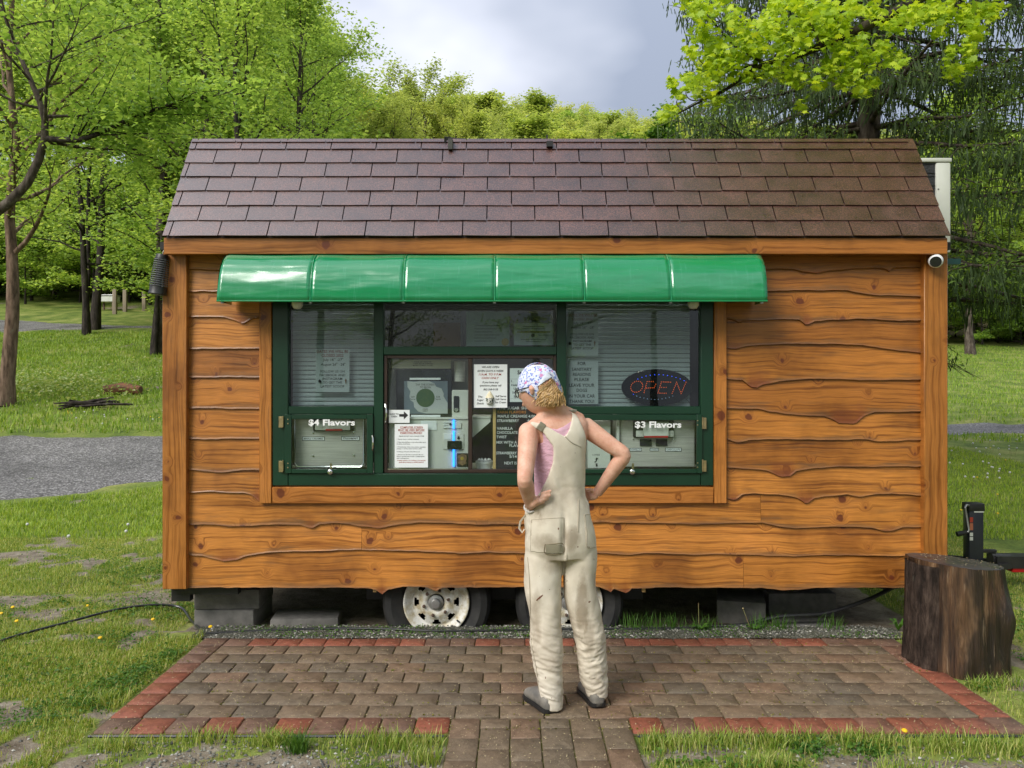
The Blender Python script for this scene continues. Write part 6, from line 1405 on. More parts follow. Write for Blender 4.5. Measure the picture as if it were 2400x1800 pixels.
def tree_kind(key, bark, leaf, name='maple_tree', **kw):
    (tv, tf), (lv, lf) = gen_tree(**kw); TREES[key] = (mesh_only('trunk', tv, tf, bark, True), mesh_only('crown', lv, lf, leaf, False), float(np.percentile(lv[:, 2], 99.6)), name)
def mesh_only(name, v, f, mat, smooth):
    me = bpy.data.meshes.new(name); v = np.asarray(v, np.float32); f = np.asarray(f, np.int32); k = f.shape[1]
    me.vertices.add(len(v)); me.vertices.foreach_set('co', v.ravel()); me.loops.add(f.size); me.loops.foreach_set('vertex_index', f.ravel())
    me.polygons.add(len(f)); me.polygons.foreach_set('loop_start', np.arange(0, f.size, k, dtype=np.int32)); me.polygons.foreach_set('loop_total', np.full(len(f), k, np.int32))
    if smooth: me.polygons.foreach_set('use_smooth', np.ones(len(f), bool))
    me.update(calc_edges=True); me.materials.append(mat); return me
def plant(key, x, y, h, label, group, cat='tree', rz=None, z=None, name=None, sx=1.0, tilt=(0, 0)):
    t, c, H_, nm = TREES[key]; e_ = empty(name or nm, label, cat, group, (x, y, H1(x, y)-.05 if z is None else z)); s = h/H_; e_.scale = (s*sx, s*sx, s)
    e_.rotation_euler = (tilt[0], tilt[1], rnd.uniform(0, 6.28) if rz is None else rz)
    inst('trunk', t, e_); inst('crown', c, e_); return e_
tree_kind('m1', M_BARKD, L_MAPLE, seed=1, H=14, r0=.17, base=.22, spread=4.2, nl=26, leaves=11000, size=.16)
tree_kind('m2', M_BARK, L_MAPLE, seed=2, H=15, r0=.21, base=.28, spread=4.6, nl=24, leaves=11000, size=.16, el0=5)
tree_kind('m3', M_BARKD, L_MAPLE, seed=3, H=13, r0=.13, base=.18, spread=3.6, nl=26, leaves=8000, size=.15, forks=2)
tree_kind('w1', M_BARK, L_WOODS, seed=4, H=19, r0=.22, base=.34, spread=4.2, nl=22, nsub=5, leaves=8500, size=.24)
tree_kind('w2', M_BARKD, L_WOODS, seed=5, H=20, r0=.20, base=.40, spread=3.8, nl=20, nsub=5, leaves=7500, size=.24, wig=.08)
tree_kind('s1', M_BARKD, L_WOODS, name='sapling', seed=6, H=5, r0=.05, base=.10, spread=2.2, nl=16, nsub=5, leaves=6500, size=.14, el0=0, el1=40)
tree_kind('s2', M_BARKD, L_MAPLE, name='sapling', seed=16, H=6, r0=.05, base=.08, spread=2.6, nl=18, nsub=5, leaves=7000, size=.15, el0=-5, el1=40)
tree_kind('o1', M_BARK, L_OAK, name='oak_tree', seed=7, H=18, r0=.32, base=.22, spread=6.0, nl=26, nsub=6, ntw=4, leaves=15000, size=.19, el0=10, el1=75, prof='vase', cl=(.22, .2))
tree_kind('p1', M_BARK, L_PALE, name='birch_tree', seed=8, H=18, r0=.22, base=.25, spread=4.4, nl=22, nsub=5, leaves=9000, size=.24, el0=25, el1=80, cl=(.3, .3))
tree_kind('p2', M_BARK, L_OAK, name='budding_tree', seed=9, H=17, r0=.2, base=.25, spread=4.4, nl=24, nsub=6, ntw=4, leaves=5000, size=.18, el0=25, el1=80, prof='vase')
tree_kind('b1', M_BARK, L_BUSH, name='round_tree', seed=10, H=8, r0=.12, base=.12, spread=3.0, nl=24, leaves=12000, size=.16, el0=0, el1=75)

def at_px(u, D):
    y = D - CAM_D; return (u-1200)/FPX*D, y
def topped(key, u, D, vtop, label, group, **k):
    x, y = at_px(u, D); zt_ = CAM_H - (vtop-900)/FPX*D; z0 = H1(x, y); return plant(key, x, y, max(2.5, zt_-z0), label, group, z=z0-.05, **k)
# trees one can pick out on the left
def custom_tree(name, label, group, bark, leaf, pts, r0, kw, leaf2=None):
    base_ = Vector(pts[0]); (tv, tf), (lv, lf) = gen_tree(trunk_pts=[tuple(Vector(p)-base_) for p in pts], r0=r0, **kw)
    e_ = empty(name, label, 'tree', group, base_); inst('trunk', mesh_only('trunk', tv, tf, bark, True), e_); inst('crown', mesh_only('crown', lv, lf, leaf, False), e_); return e_
def pp(u, v, D): p = px(u, v, D-CAM_D); return p
GL = None
b0 = g(12, 952); D0 = b0.y + CAM_D
custom_tree('maple_tree', 'old maple with peeling striped trunk beside the gravel road', GL, M_BARKR, L_MAPLE, [b0, pp(20, 850, D0), pp(30, 720, D0), pp(28, 600, D0), pp(22, 470, D0), pp(40, 330, D0-.5), pp(20, 180, D0), pp(30, -60, D0), pp(20, -300, D0)], .18, dict(seed=31, H=10, base=.35, spread=3.6, nl=18, nsub=6, leaves=5500, size=.13))
D1 = 17.2
custom_tree('maple_tree', 'maple leaning in from beyond the road with one long level limb', GL, M_BARK, L_MAPLE, [(at_px(-330, D1)[0], D1-CAM_D, H1(at_px(-330, D1)[0], D1-CAM_D)-.1), pp(-200, 720, D1), pp(-60, 540, D1), pp(15, 480, D1), pp(70, 420, D1), pp(100, 345, D1), pp(106, 290, D1), pp(90, 230, D1), pp(55, 150, D1), pp(10, 40, D1), pp(-30, -120, D1)], .14, dict(seed=32, H=12, base=.50, spread=3.4, nl=16, nsub=6, leaves=4600, size=.14, el0=0, el1=50))
# its long limb
lb = [pp(106, 325, D1), pp(150, 328, D1), pp(200, 325, D1), pp(260, 300, D1), pp(330, 270, D1-.2), pp(400, 245, D1-.3), pp(470, 232, D1-.4)]
rs_ = np.random.RandomState(5); tb = TB(); L_ = np.array(spline(lb, 16)); tb.tube(L_, np.linspace(.072, .02, 16), 7); anc = []
for i in range(3, 16):
    for q in range(3):
        d = rs_.normal(0, 1, 3)*[.7, .5, .35]+[.5, 0, .35]; e_ = L_[i]+d*rs_.uniform(.5, 1.45); tb.tube(np.array([L_[i], (L_[i]+e_)/2+rs_.normal(0, .05, 3), e_]), [.018, .012, .005], 4)
        for t in (.4, .7, 1.0, 1.15): anc.append(L_[i]+(e_-L_[i])*t)
anc = np.array(anc); C = anc[rs_.choice(len(anc), 2500)] + rs_.normal(0, 1, (2500, 3))*[.29, .29, .13]; base_ = Vector(lb[0])
limb = empty('maple_limb', 'long level maple limb with light green leaves reaching towards the roof', 'tree limb', None, base_)
inst('branch', mesh_only('branch', tb.get()[0]-np.array(base_), tb.get()[1], M_BARKD, True), limb); lv_, lf_ = leaf_quads(C-np.array(base_), .15, rs_); inst('leaves', mesh_only('leaves', lv_, lf_, L_MAPLE, False), limb)
def picked(key, u, v, vtop, label, **k):
    p = g(u, v); D = p.y+CAM_D; zt_ = CAM_H-(vtop-900)/FPX*D; return plant(key, p.x, p.y, zt_-p.z, label, None, z=p.z-.05, **k)
picked('m3', 203, 785, -80, 'slender twin stemmed maple before the upper gravel path', rz=.5)
picked('m1', 222, 772, -150, 'straight dark maple just behind the twin stemmed one', rz=2.2)
picked('m3', 360, 832, 60, 'thin lichen speckled maple leaning beside the thick grey trunk', rz=3.9, tilt=(0, -.07))
picked('w1', 384, 828, -260, 'thick grey trunked tree close behind the trailer corner', rz=1.3, sx=1.3)
picked('w2', 318, 700, -200, 'tall tree with a broad brown trunk among the woods', rz=.2, sx=1.5)
# behind the roof on the left
for u, D, vt, key, lab in ((590, 24, -120, 'm1', 'forked maple rising above the roof corner'), (690, 30, -60, 'm2', 'broad maple rising behind the long roof panel'), (480, 27, -200, 'w1', 'tall pale maple between the roof corner and the woods'), (760, 38, 90, 'm1', 'rounded maple ending the tall trees before open sky')):
    topped(key, u, D, vt, lab, None, rz=u*.37)
# woods on the left slope
GW = 'woodland trees on the slope beyond the lawn'
r2 = random.Random(3)
LWK = {'w1': 'tall grey trunked woodland tree in the dense woods on the slope', 'w2': 'tall woodland tree with wavering dark trunk in the dense woods', 'm2': 'broad grey trunked maple in the dense woods on the slope', 'm1': 'dark trunked full maple in the dense woods on the slope'}
cnt = 0
for D in (30, 36, 42, 48, 55, 63, 72, 84, 98):
    step = 190/ (D/30)**.75
    u = (-1250 if D > 58 else -420) + r2.uniform(0, 60)
    while u < 800:
        if not (D < 58 and u < 520) and not (D < 40 and u > 150):
            dd = D + r2.uniform(-2.5, 2.5); vt = -40 + r2.uniform(-160, 120) + max(0, (u-640))*1.1 + (D-30)*.6
            vt = vt if u < 700 else max(vt, 60)
            if u < -420: vt += 140
            kq = r2.choice(['w1', 'w2', 'm2', 'w1', 'm1']); topped(kq, u, dd, vt, LWK[kq], GW, sx=r2.uniform(.9, 1.25)); cnt += 1
        u += step*r2.uniform(.75, 1.25)
LSK = {'s1': 'low narrow leafy sapling at the edge of the woods', 's2': 'low spreading sapling with level sprays at the wood edge'}
GS = 'saplings along the woodland edge'
for i in range(46):
    D = r2.uniform(50, 75); u = r2.uniform(-150, 480); x, y = at_px(u, D); kq = r2.choice(['s1', 's2']); plant(kq, x, y, r2.uniform(3.5, 7.5), LSK[kq], GS, cat='sapling', sx=1.2)
for i in range(26):
    D = r2.uniform(30, 44); u = r2.uniform(460, 860); x, y = at_px(u, D); kq = r2.choice(['s2', 's1']); plant(kq, x, y, r2.uniform(5, 9), LSK[kq]+' behind the roof', GS, cat='sapling', sx=1.2)
for i in range(34):
    D = r2.uniform(47, 58); u = -180+i*19+r2.uniform(-12, 12); x, y = at_px(u, D); kq = r2.choice(['s2', 's2', 's1']); plant(kq, x, y, r2.uniform(4.5, 9), LSK[kq]+' behind the hive box', GS, cat='sapling', sx=1.25)
# far ridge in the middle
topped('o1', 985, 62, 158, 'large olive budding oak standing above the ridge of trees', None, rz=1.1, sx=1.5)
topped('o1', 900, 56, 232, 'lower olive oak left of the large budding oak', None, rz=2.7, sx=1.5)
topped('o1', 1075, 60, 238, 'lower olive oak right of the large budding oak', None, rz=4.1, sx=1.4)
topped('p1', 1150, 85, 215, 'tall pale green tree right of the olive oak on the ridge', None, rz=.4, sx=1.7)
topped('p1', 1265, 88, 225, 'pale double crowned tree on the ridge behind the roof', None, rz=2.4, sx=1.6)
topped('p2', 1395, 100, 262, 'thin brownish budding tree at the low end of the ridge', None, rz=.9)
topped('b1', 1552, 40, 272, 'round bright green tree just above the roof before the ridge', None, rz=.3)
GR = 'trees along the far ridge'; LRK = {'p1': 'pale green budding tree in the far ridge line', 'p2': 'thin half bare brownish tree in the far ridge line', 'w1': 'fresh green leafy tree in the far ridge line', 'o1': 'olive yellow oak in the far ridge line'}
for D in (58, 75, 95, 120, 150):
    u = 760+r2.uniform(0, 40)
    while u < 2500:
        edge = np.interp(u, [760, 880, 1000, 1150, 1300, 1400, 1500, 1650, 2000, 2500], [200, 210, 235, 240, 262, 268, 285, 292, 310, 330])
        vt = edge - 14 + r2.uniform(-8, 30) + {58: 45, 75: 28, 95: 12, 120: 0, 150: 0}[D]
        if D < 70 and 880 < u < 1090: vt += 25
        kq = r2.choice(['p1', 'p2', 'w1', 'p1', 'o1', 'p2']); topped(kq, u, D+r2.uniform(-5, 5), vt, LRK[kq], GR, sx=r2.uniform(1.3, 1.9)); u += r2.uniform(60, 120)*60/D*1.25
# woods beyond the right lawn
LRW = 'shaded woodland tree beyond the bright lawn'
for D in (52, 60, 72):
    u = 1900
    while u < 2650:
        topped(r2.choice(['w2', 'w1', 'm2']), u, D+r2.uniform(-3, 3), 330+r2.uniform(-60, 150), LRW, 'woodland trees beyond the right lawn', sx=1.3); u += r2.uniform(80, 150)
for i in range(22):
    D = r2.uniform(50, 60); u = r2.uniform(2100, 2560); x, y = at_px(u, D); plant(r2.choice(['s1', 's2']), x, y, r2.uniform(3.5, 6.5), 'low sapling at the far edge of the bright lawn', 'saplings beyond the bright lawn', cat='sapling', sx=1.5)
p = g(2275, 833); topped('w1', 2275, p.y+CAM_D, 200, 'lone trunk standing at the top of the bright lawn', None, sx=1.4)
# trees behind the viewer, seen in the window panes
for i, (x, y, h, k) in enumerate([(-26+4.4*q+(q*37 % 5)*.5, -15.5-(q*53 % 7)*.8, 9.5+(q*29 % 5)*.7, ('m2', 'm1', 'm3', 'w1')[q % 4]) for q in range(13)] + [(-30+5.0*q+(q*31 % 5)*.6, -24-(q*47 % 6)*1.1, 14+(q*23 % 5)*.8, ('w2', 'w1', 'm2')[q % 3]) for q in range(13)]):
    plant(k, x, y, h, 'leafy tree across the yard facing the serving window', 'trees facing the serving window', rz=i*1.3)

# ------------------------------------------------------------------ the weeping spruce
def spruce():
    x0, y0 = at_px(2036, 13.2); z0 = H1(x0, y0); E = empty('spruce_tree', 'tall dark spruce with drooping curtains of needles behind the trailer', 'tree', None, (x0, y0, z0-.05)); rs = np.random.RandomState(8)
    tb = TB(); hh = np.linspace(0, 17, 14); tb.tube(np.stack([rs.normal(0, .02, 14), rs.normal(0, .02, 14), hh], -1), .24*(1-hh/18.5)+.02, 10)
    tips = []; new = []; S0 = []; S1 = []
    def strand(p, ln, w):
        S0.append(p); S1.append((ln, w))
    zz = 3.0; k = 0
    while zz < 11.5:
        nb = 6
        for q in range(nb):
            az = q*2*math.pi/nb + k*.7 + rs.uniform(-.35, .35); L = (5.3-.29*zz)*rs.uniform(.75, 1.1); el = math.radians(rs.uniform(-4, 16)); d = np.array([math.cos(az)*math.cos(el), math.sin(az)*math.cos(el), math.sin(el)])
            pts = [np.array([0, 0, zz+rs.uniform(-.2, .2)])]; ns = 12
            for j in range(ns):
                f = j/ns; d = d + np.array([0, 0, -.055 if f < .55 else .07]) + rs.normal(0, .035, 3); d /= np.linalg.norm(d); pts.append(pts[-1]+d*L/ns)
            P = np.array(pts); tb.tube(P, np.linspace(.05, .009, ns+1), 5)
            for j in range(2, ns+1):
                for sgn in (-1, 1):
                    dd = P[j]-P[j-1]; dd /= np.linalg.norm(dd); sd_ = rot_about(dd, np.array([0, 0, 1.]), sgn*rs.uniform(.6, 1.1)); l2 = (.35+.75*math.sin(math.pi*j/ns*.9))*rs.uniform(.6, 1.15)
                    Q = np.array([P[j], P[j]+sd_*l2*.5+[0, 0, .02], P[j]+sd_*l2+[0, 0, -.10]]); tb.tube(Q, [.012, .008, .004], 3)
                    for t in np.linspace(.12, 1.0, 7):
                        b = Q[0]+(Q[2]-Q[0])*t
                        for _ in range(2): strand(b+rs.normal(0, .045, 3), rs.uniform(.07, .20)*(1+2.2*(rs.rand() < .25)*rs.rand()), rs.uniform(.005, .011))
                        if rs.rand() < (.95 if zz < 6.5 else .3): new.append(b+rs.normal(0, .05, 3))
                for _ in range(2): strand(P[j]+rs.normal(0, .04, 3), rs.uniform(.12, .55), rs.uniform(.007, .014))
            new += [P[-1]+rs.normal(0, .06, 3) for _ in range(5)]
        zz += .46; k += 1
    kp = [i for i, q in enumerate(S0) if q[2]-S1[i][0] > 1.75]; S0 = [S0[i] for i in kp]; S1 = [S1[i] for i in kp]; new = [q for q in new if q[2] > 1.85]
    S0 = np.array(S0); ln = np.array([s[0] for s in S1]); w = np.array([s[1] for s in S1]); n = len(S0)
    # every hanging twig: three crossed ragged blades made of short needled pieces
    V = []; F = []; segs = 4; kk = 0
    az = rs.uniform(0, math.pi, n); sway = rs.normal(0, .22, (n, 2))
    for b in range(2):
        ca, sa = np.cos(az+b*1.57), np.sin(az+b*1.57)
        rows = []
        for s_ in range(segs+1):
            t = s_/segs; ww = w*(1.0 if s_ < segs else .15)*(1.25 if s_ % 2 else .55)
            c = S0 + np.stack([sway[:, 0]*ln*t, sway[:, 1]*ln*t, -ln*t], -1); off = np.stack([ca*ww, sa*ww, ww*0+.012*(s_ % 2)], -1); rows += [c-off, c+off]
        Vb = np.stack(rows, 1).reshape(-1, 3); base_i = (np.arange(n)*(2*(segs+1)))[:, None]; fl = []
        for s_ in range(segs): fl.append(np.concatenate([base_i+2*s_, base_i+2*s_+1, base_i+2*s_+3, base_i+2*s_+2], 1))
        F.append(np.concatenate(fl)+kk); V.append(Vb); kk += len(Vb)
    inst('trunk', mesh_only('trunk', *tb.get(), M_BARK, True), E); inst('crown', mesh_only('crown', np.concatenate(V), np.concatenate(F), L_SPRUCE, False), E)
    nw = np.repeat(np.array(new), 4, 0) + rs.normal(0, .06, (len(new)*4, 3)); keep = nw[:, 2] < 7.5; v_, f_ = leaf_quads(nw[keep], .085, rs, up=.2, asp=.35); inst('new_growth', mesh_only('new_growth', v_, f_, L_SPRNEW, False), E)
spruce()

# ------------------------------------------------------------------ big maple on the right, its low bough in view
def maple_leafs(C, size, rs):
    o = np.array([(0, -.5), (.12, -.32), (.42, -.30), (.34, -.08), (.56, .12), (.26, .16), (.30, .38), (.10, .30), (0, .62), (-.10, .30), (-.30, .38), (-.26, .16), (-.56, .12), (-.34, -.08), (-.42, -.30), (-.12, -.32)])
    n = len(C); az = rs.uniform(0, 2*math.pi, n); L = size*rs.uniform(.65, 1.25, n); nr = np.stack([rs.normal(0, .55, n), rs.normal(-.45, .55, n), np.abs(rs.normal(.9, .4, n))], -1); nr /= np.linalg.norm(nr, axis=1, keepdims=True)
    t = np.stack([np.cos(az)*.7, np.sin(az)*.7, rs.uniform(-1.3, -.1, n)], -1); t -= nr*np.sum(t*nr, 1, keepdims=True); t /= np.linalg.norm(t, axis=1, keepdims=True); b = np.cross(nr, t)
    m = len(o); V = C[:, None, :] + (b[:, None, :]*o[None, :, 0, None] + t[:, None, :]*o[None, :, 1, None] - nr[:, None, :]*(np.abs(o[:, 0])*.45+o[:, 1]**2*.3)[None, :, None])*L[:, None, None]
    return V.reshape(-1, 3), np.arange(n*m).reshape(n, m)
def bough():
    rs = np.random.RandomState(12); tx, ty = 6.3, -.9; E = empty('maple_tree', 'yellow green maple whose low bough hangs over the roof', 'tree', None, (tx, ty, 0)); O = np.array([tx, ty, 0]); tb = TB()
    Pz = lambda a, b, D=6.2: np.array(pp(1600+a/2.765, b/2.765, D))
    H_ = 11
    (tv, tf), (lv, lf) = gen_tree(seed=44, H=H_, r0=.24, base=.42, spread=5.6, nl=22, nsub=7, ntw=4, leaves=26000, size=.17, el0=5, el1=65, cl=(.5, .3))
    def inview(W):
        D = W[:, 1]+CAM_D; u = 1200+W[:, 0]/np.maximum(D, .1)*FPX; v = 900-(W[:, 2]-CAM_H)/np.maximum(D, .1)*FPX
        return (D > .2) & (u > -60) & (u < 2460) & (v > -60) & (v < 1850)
    c = lv.reshape(-1, 4, 3); ok = ~inview(c.mean(1)+O); lv = c[ok].reshape(-1, 3); lf = np.arange(len(lv)).reshape(-1, 4)
    fc = tv[tf].mean(1); tf = tf[~inview(fc+O)]
    inst('trunk', mesh_only('trunk', tv, tf, M_BARKD, True), E); inst('crown', mesh_only('crown', lv, lf, L_NEAR, False), E)
    main = [np.array([tx-.05, ty+.0, 5.6]), np.array([5.2, .1, 5.6]), np.array([4.2, .7, 5.3]), Pz(1800, -170), Pz(1500, 0), Pz(1380, 80), Pz(1180, 170), Pz(1050, 230), Pz(900, 300), Pz(760, 350), Pz(620, 395), Pz(480, 440), Pz(390, 500), Pz(280, 580), Pz(150, 640), Pz(0, 720), Pz(-60, 750)]
    M_ = np.array(spline(main, 50)); tb.tube(M_, np.concatenate([np.linspace(.10, .050, 12), np.linspace(.048, .022, 20), np.linspace(.020, .004, 18)]), 8)
    twigs = [([(620, 395), (540, 480), (420, 525), (330, 560)], .014), ([(520, 405), (430, 350), (330, 290), (240, 190), (170, 110), (120, 40)], .014), ([(480, 420), (380, 440), (200, 470), (100, 380)], .008), ([(1240, 150), (1170, 220), (1090, 290), (1000, 390), (910, 520)], .012), ([(1180, 200), (1230, 330), (1180, 450), (1130, 580)], .008), ([(1230, 330), (1330, 330), (1400, 380)], .006),
             ([(900, 300), (850, 200), (800, 90), (760, 0)], .010), ([(760, 345), (700, 230), (620, 150), (560, 120)], .009), ([(1050, 230), (1000, 140), (930, 60)], .009), ([(760, 350), (790, 420), (760, 540), (770, 660)], .006), ([(640, 390), (600, 440), (560, 460)], .006), ([(150, 640), (60, 650), (20, 600), (60, 520)], .006), ([(0, 720), (-40, 660), (20, 560)], .005), ([(280, 580), (230, 620)], .004),
             ([(1700, -80), (1760, 0), (1800, 120), (1795, 230), (1740, 330), (1750, 430)], .010), ([(1800, 150), (1880, 220), (1900, 320), (1860, 400)], .006), ([(1500, 0), (1600, 60), (1660, 200)], .008), ([(1700, -60), (1900, 60), (2000, 60)], .008), ([(1380, 80), (1450, 130)], .006)]
    for t_, r_ in twigs:
        Q = np.array(spline([Pz(a, b, 6.2+rs.normal(0, .10)) for a, b in t_], 3*len(t_))); tb.tube(Q, np.linspace(r_, .003, len(Q)), 5)
    v_, f_ = tb.get(); inst('bough', mesh_only('bough', v_-O, f_, M_BARKD, True), E)
    cl = [(150,60,100),(330,80,80),(120,200,90),(230,300,110),(400,220,110),(560,150,110),(480,300,100),(60,320,50),(200,430,120),(330,380,110),(120,560,90),(220,620,60),(60,510,70),(430,480,60),(560,450,70),(640,330,80),(660,220,100),(800,120,120),(760,260,90),(680,460,60),(780,470,60),(740,540,30),(770,670,50),(930,60,110),(900,200,100),(1000,150,100),(880,530,50),(960,430,80),(1030,330,90),(1050,520,60),(1130,430,80),(1150,560,70),(1230,520,50),(1200,360,80),(1130,250,80),(1300,300,80),(1400,370,60),(1350,380,50),(1450,80,110),(1580,60,100),(1700,60,100),(1850,100,110),(1900,200,70),(1850,300,70),(1760,440,80),(1860,400,50),(1740,320,40),(2000,50,90),(1350,150,60),(1660,200,50),(-20,600,55),(-70,690,55),(-120,740,45),(-60,520,40),(30,-20,80),(250,-30,80),(620,30,90),(760,20,90),(1100,40,90),(1250,60,80)]
    C = []
    for a, b, r in cl:
        for _ in range(int(125*(r/100)**2)+15):
            q = rs.normal(0, .45, 2)*r; C.append(Pz(a+q[0], b+q[1]+12, 6.2+rs.normal(0, .28)))
    lv, lf = maple_leafs(np.array(C), .057, rs); inst('bough_leaves', mesh_only('bough_leaves', lv-O, lf, L_NEAR, False), E)
bough()

# ------------------------------------------------------------------ lawn grass, weeds, flowers
def blades(xy, hgt, wid, rs, lean=.5):
    n = len(xy); z = HT(xy[:, 0], xy[:, 1]); az = rs.uniform(0, 2*math.pi, n); h = hgt*rs.uniform(.5, 1.3, n); w = wid*rs.uniform(.7, 1.3, n); B = np.stack([xy[:, 0], xy[:, 1], z-.004], -1)
    s = np.stack([-np.sin(az), np.cos(az), az*0], -1)*w[:, None]; tip = np.stack([np.cos(az)*h*lean*rs.uniform(.2, 1.4, n), np.sin(az)*h*lean*rs.uniform(.2, 1.4, n), h], -1); mid = tip*np.array([.35, .35, .6])
    V = np.stack([B-s, B+s, B+mid+s*.7, B+mid-s*.7, B+tip], 1).reshape(-1, 3); k = np.arange(n)*5
    F4 = np.stack([k, k+1, k+2, k+3], -1); F3 = np.stack([k+3, k+2, k+4], -1); return V, F4, F3
def grass_obj(name, label, xy, hgt, wid, rs, mat, lean=.5):
    V, F4, F3 = blades(xy, hgt, wid, rs, lean); return tag(obj(name, V, F4.tolist()+F3.tolist(), mat), label, 'grass', kind='stuff')
def free(x, y):
    onp = (x > PX0-.03) & (x < PX1+.03) & (y > PY0-.02) & (y < PY1+.1)
    path = (x > -.30) & (x < .56) & (y < PY0)
    trl = (x > TX0+.0) & (x < TX1) & (y > -.16) & (y < 2.1)
    st_ = (x-2.525)**2+(y+.61)**2 < .33**2
    return ~(onp | path | trl | st_)
def lane_mask(x, y):                                         # keep blades off the gravel
    A = np.array([(p.x, p.y) for p in nearL + [Vector((0.5, 8.3, 0))] + rn]); B = np.array([(p.x, p.y) for p in farL + [Vector((0.5, 13.2, 0))] + rf])
    return (y < np.interp(x, A[:, 0], A[:, 1])-.05) | (y > np.interp(x, B[:, 0], B[:, 1])+.05)
rg = np.random.RandomState(77)
def scatter(n, x0, x1, y0_, y1_, p=1.0, thr=.35):
    x = rg.uniform(x0, x1, n); y = rg.uniform(y0_, y1_, n); D = y+CAM_D; ok = free(x, y) & lane_mask(x, y) & (np.abs(x) < .70*D+.3)
    x, y = x[ok], y[ok]; gm = grassmask(x, y); k = rg.rand(len(x)) < np.clip((gm-thr)*1.8, 0.02, 1); return np.stack([x[k], y[k]], -1)
near = np.concatenate([scatter(60000, -3.6, -1.9, -2.2, 0), scatter(75000, -5.2, -2.0, 0, 3.0), scatter(45000, 2.35, 4.6, -1.7, 3.0), scatter(14000, -2.2, 2.4, -2.3, -1.55, thr=.42)])
grass_obj('lawn_grass', 'short patchy spring grass around the patio', near, .032, .0022, rg, L_GRASS)
mid = np.concatenate([scatter(70000, -9, -2.0, 3.0, 9), scatter(60000, 2.4, 9, 3.0, 11)]); grass_obj('lawn_grass', 'thick spring grass between the trailer and the gravel road', mid, .055, .0045, rg, L_GRASSF)
far = np.concatenate([scatter(80000, -24, -3, 9, 30), scatter(60000, 4, 30, 12, 45)]); grass_obj('lawn_grass', 'spring grass on the slopes beyond the gravel road', far, .11, .012, rg, L_GRASSF)
# tufts along the patio edges
tf_ = []
for cx_, cy_, r_, n_ in [(-1.05, -1.63, .07, 260), (-1.35, -1.60, .10, 200), (-.6, -1.62, .12, 300), (-.42, -1.66, .12, 380), (-.36, -1.8, .08, 220), (.66, -1.66, .12, 420), (.9, -1.62, .12, 360), (1.2, -1.62, .14, 420), (1.55, -1.62, .14, 420), (1.85, -1.66, .12, 360), (.72, -1.95, .12, 240), (1.05, -1.85, .10, 200), (1.6, -1.9, .12, 240), (2.1, -1.70, .12, 300), (-1.88, -.15, .10, 420), (-1.98, -.05, .08, 260), (-1.7, -1.68, .08, 160), (2.55, -.95, .10, 300), (2.38, -1.0, .06, 160), (-2.0, -1.2, .12, 240)]:
    tf_.append(np.stack([cx_+rg.normal(0, r_*.7, n_), cy_+rg.normal(0, r_*.35, n_)], -1))
tf_ = np.concatenate(tf_); tf_ = tf_[free(tf_[:, 0], tf_[:, 1])]
grass_obj('grass_tufts', 'taller grass tufts fringing the patio edge', tf_, .062, .0024, rg, L_GRASS, .7)
t1 = np.stack([-.925+rg.normal(0, .022, 220), -1.70+rg.normal(0, .018, 220)], -1); grass_obj('grass_clump', 'single dark grass clump on bare soil before the patio', t1, .085, .002, rg, L_WEED, .75)
t2 = np.concatenate([np.stack([c+rg.normal(0, .05, 60), .02+rg.normal(0, .04, 60)], -1) for c in (.78, .92, 1.05, 1.25, 1.6, 1.75, 2.05)]); V, F4, F3 = blades(t2, .10, .0025, rg, .6); tag(obj('grass_tufts', V, F4.tolist()+F3.tolist(), L_WEED), 'sparse grass in the shade of the trailer edge', 'grass', kind='stuff')
# clover and low weeds
cw = []
for cx_, cy_, r_, n_ in [(-2.02, -.75, .10, 500), (-2.05, -.95, .12, 500), (-1.98, -.5, .09, 400), (-2.1, -1.2, .16, 500), (-2.3, -1.4, .18, 400), (1.28, -1.68, .08, 380), (1.52, -1.72, .07, 200), (1.62, -1.98, .10, 300), (2.42, -1.0, .06, 120), (-2.6, .6, .3, 500), (-2.9, 1.6, .4, 600), (-3.6, .4, .4, 600), (-3.2, -.6, .3, 500), (3.3, .6, .4, 500), (3.6, 1.6, .4, 500), (-2.45, -.2, .2, 400), (2.75, -.6, .2, 300), (-3.9, 2.2, .5, 600)]:
    cw.append(np.stack([cx_+rg.normal(0, r_*.6, n_), cy_+rg.normal(0, r_*.6, n_)], -1))
cw = np.concatenate(cw); cw = cw[free(cw[:, 0], cw[:, 1])]; cz = HT(cw[:, 0], cw[:, 1]); v_, f_ = leaf_quads(np.stack([cw[:, 0], cw[:, 1], cz+rg.uniform(.004, .035, len(cw))], -1), .016, rg, asp=.9)
tag(obj('clover', v_, f_, L_WEED), 'low green clover and weeds spreading beside the patio', 'clover', kind='stuff')
ms = np.stack([rg.uniform(PX0, PX1, 16000), rg.uniform(PY0, PY1, 16000)], -1)
row = np.abs(((ms[:, 1]-y0)/dh+.5) % 1-.5)*dh; ms = ms[(row < .007) | (rg.rand(len(ms)) < .02)]; ms = ms[fbm(np.stack([ms[:, 0]*2.2, ms[:, 1]*3, ms[:, 0]*0], -1), 2, 3) > .47]
v_, f_ = leaf_quads(np.stack([ms[:, 0], ms[:, 1], rg.uniform(.017, .026, len(ms))], -1), .012, rg, asp=.8); tag(obj('moss', v_, f_, leaf_mat('joint moss', (.10, .12, .012), (.17, .18, .02), (.26, .24, .03)), bed), kind='stuff')
bl = np.stack([np.concatenate([rg.uniform(PX0, PX1, 3600), rg.uniform(-.28, .54, 600)]), np.concatenate([rg.uniform(PY0, PY1, 3600), rg.uniform(-2.6, -1.5, 600)])], -1)
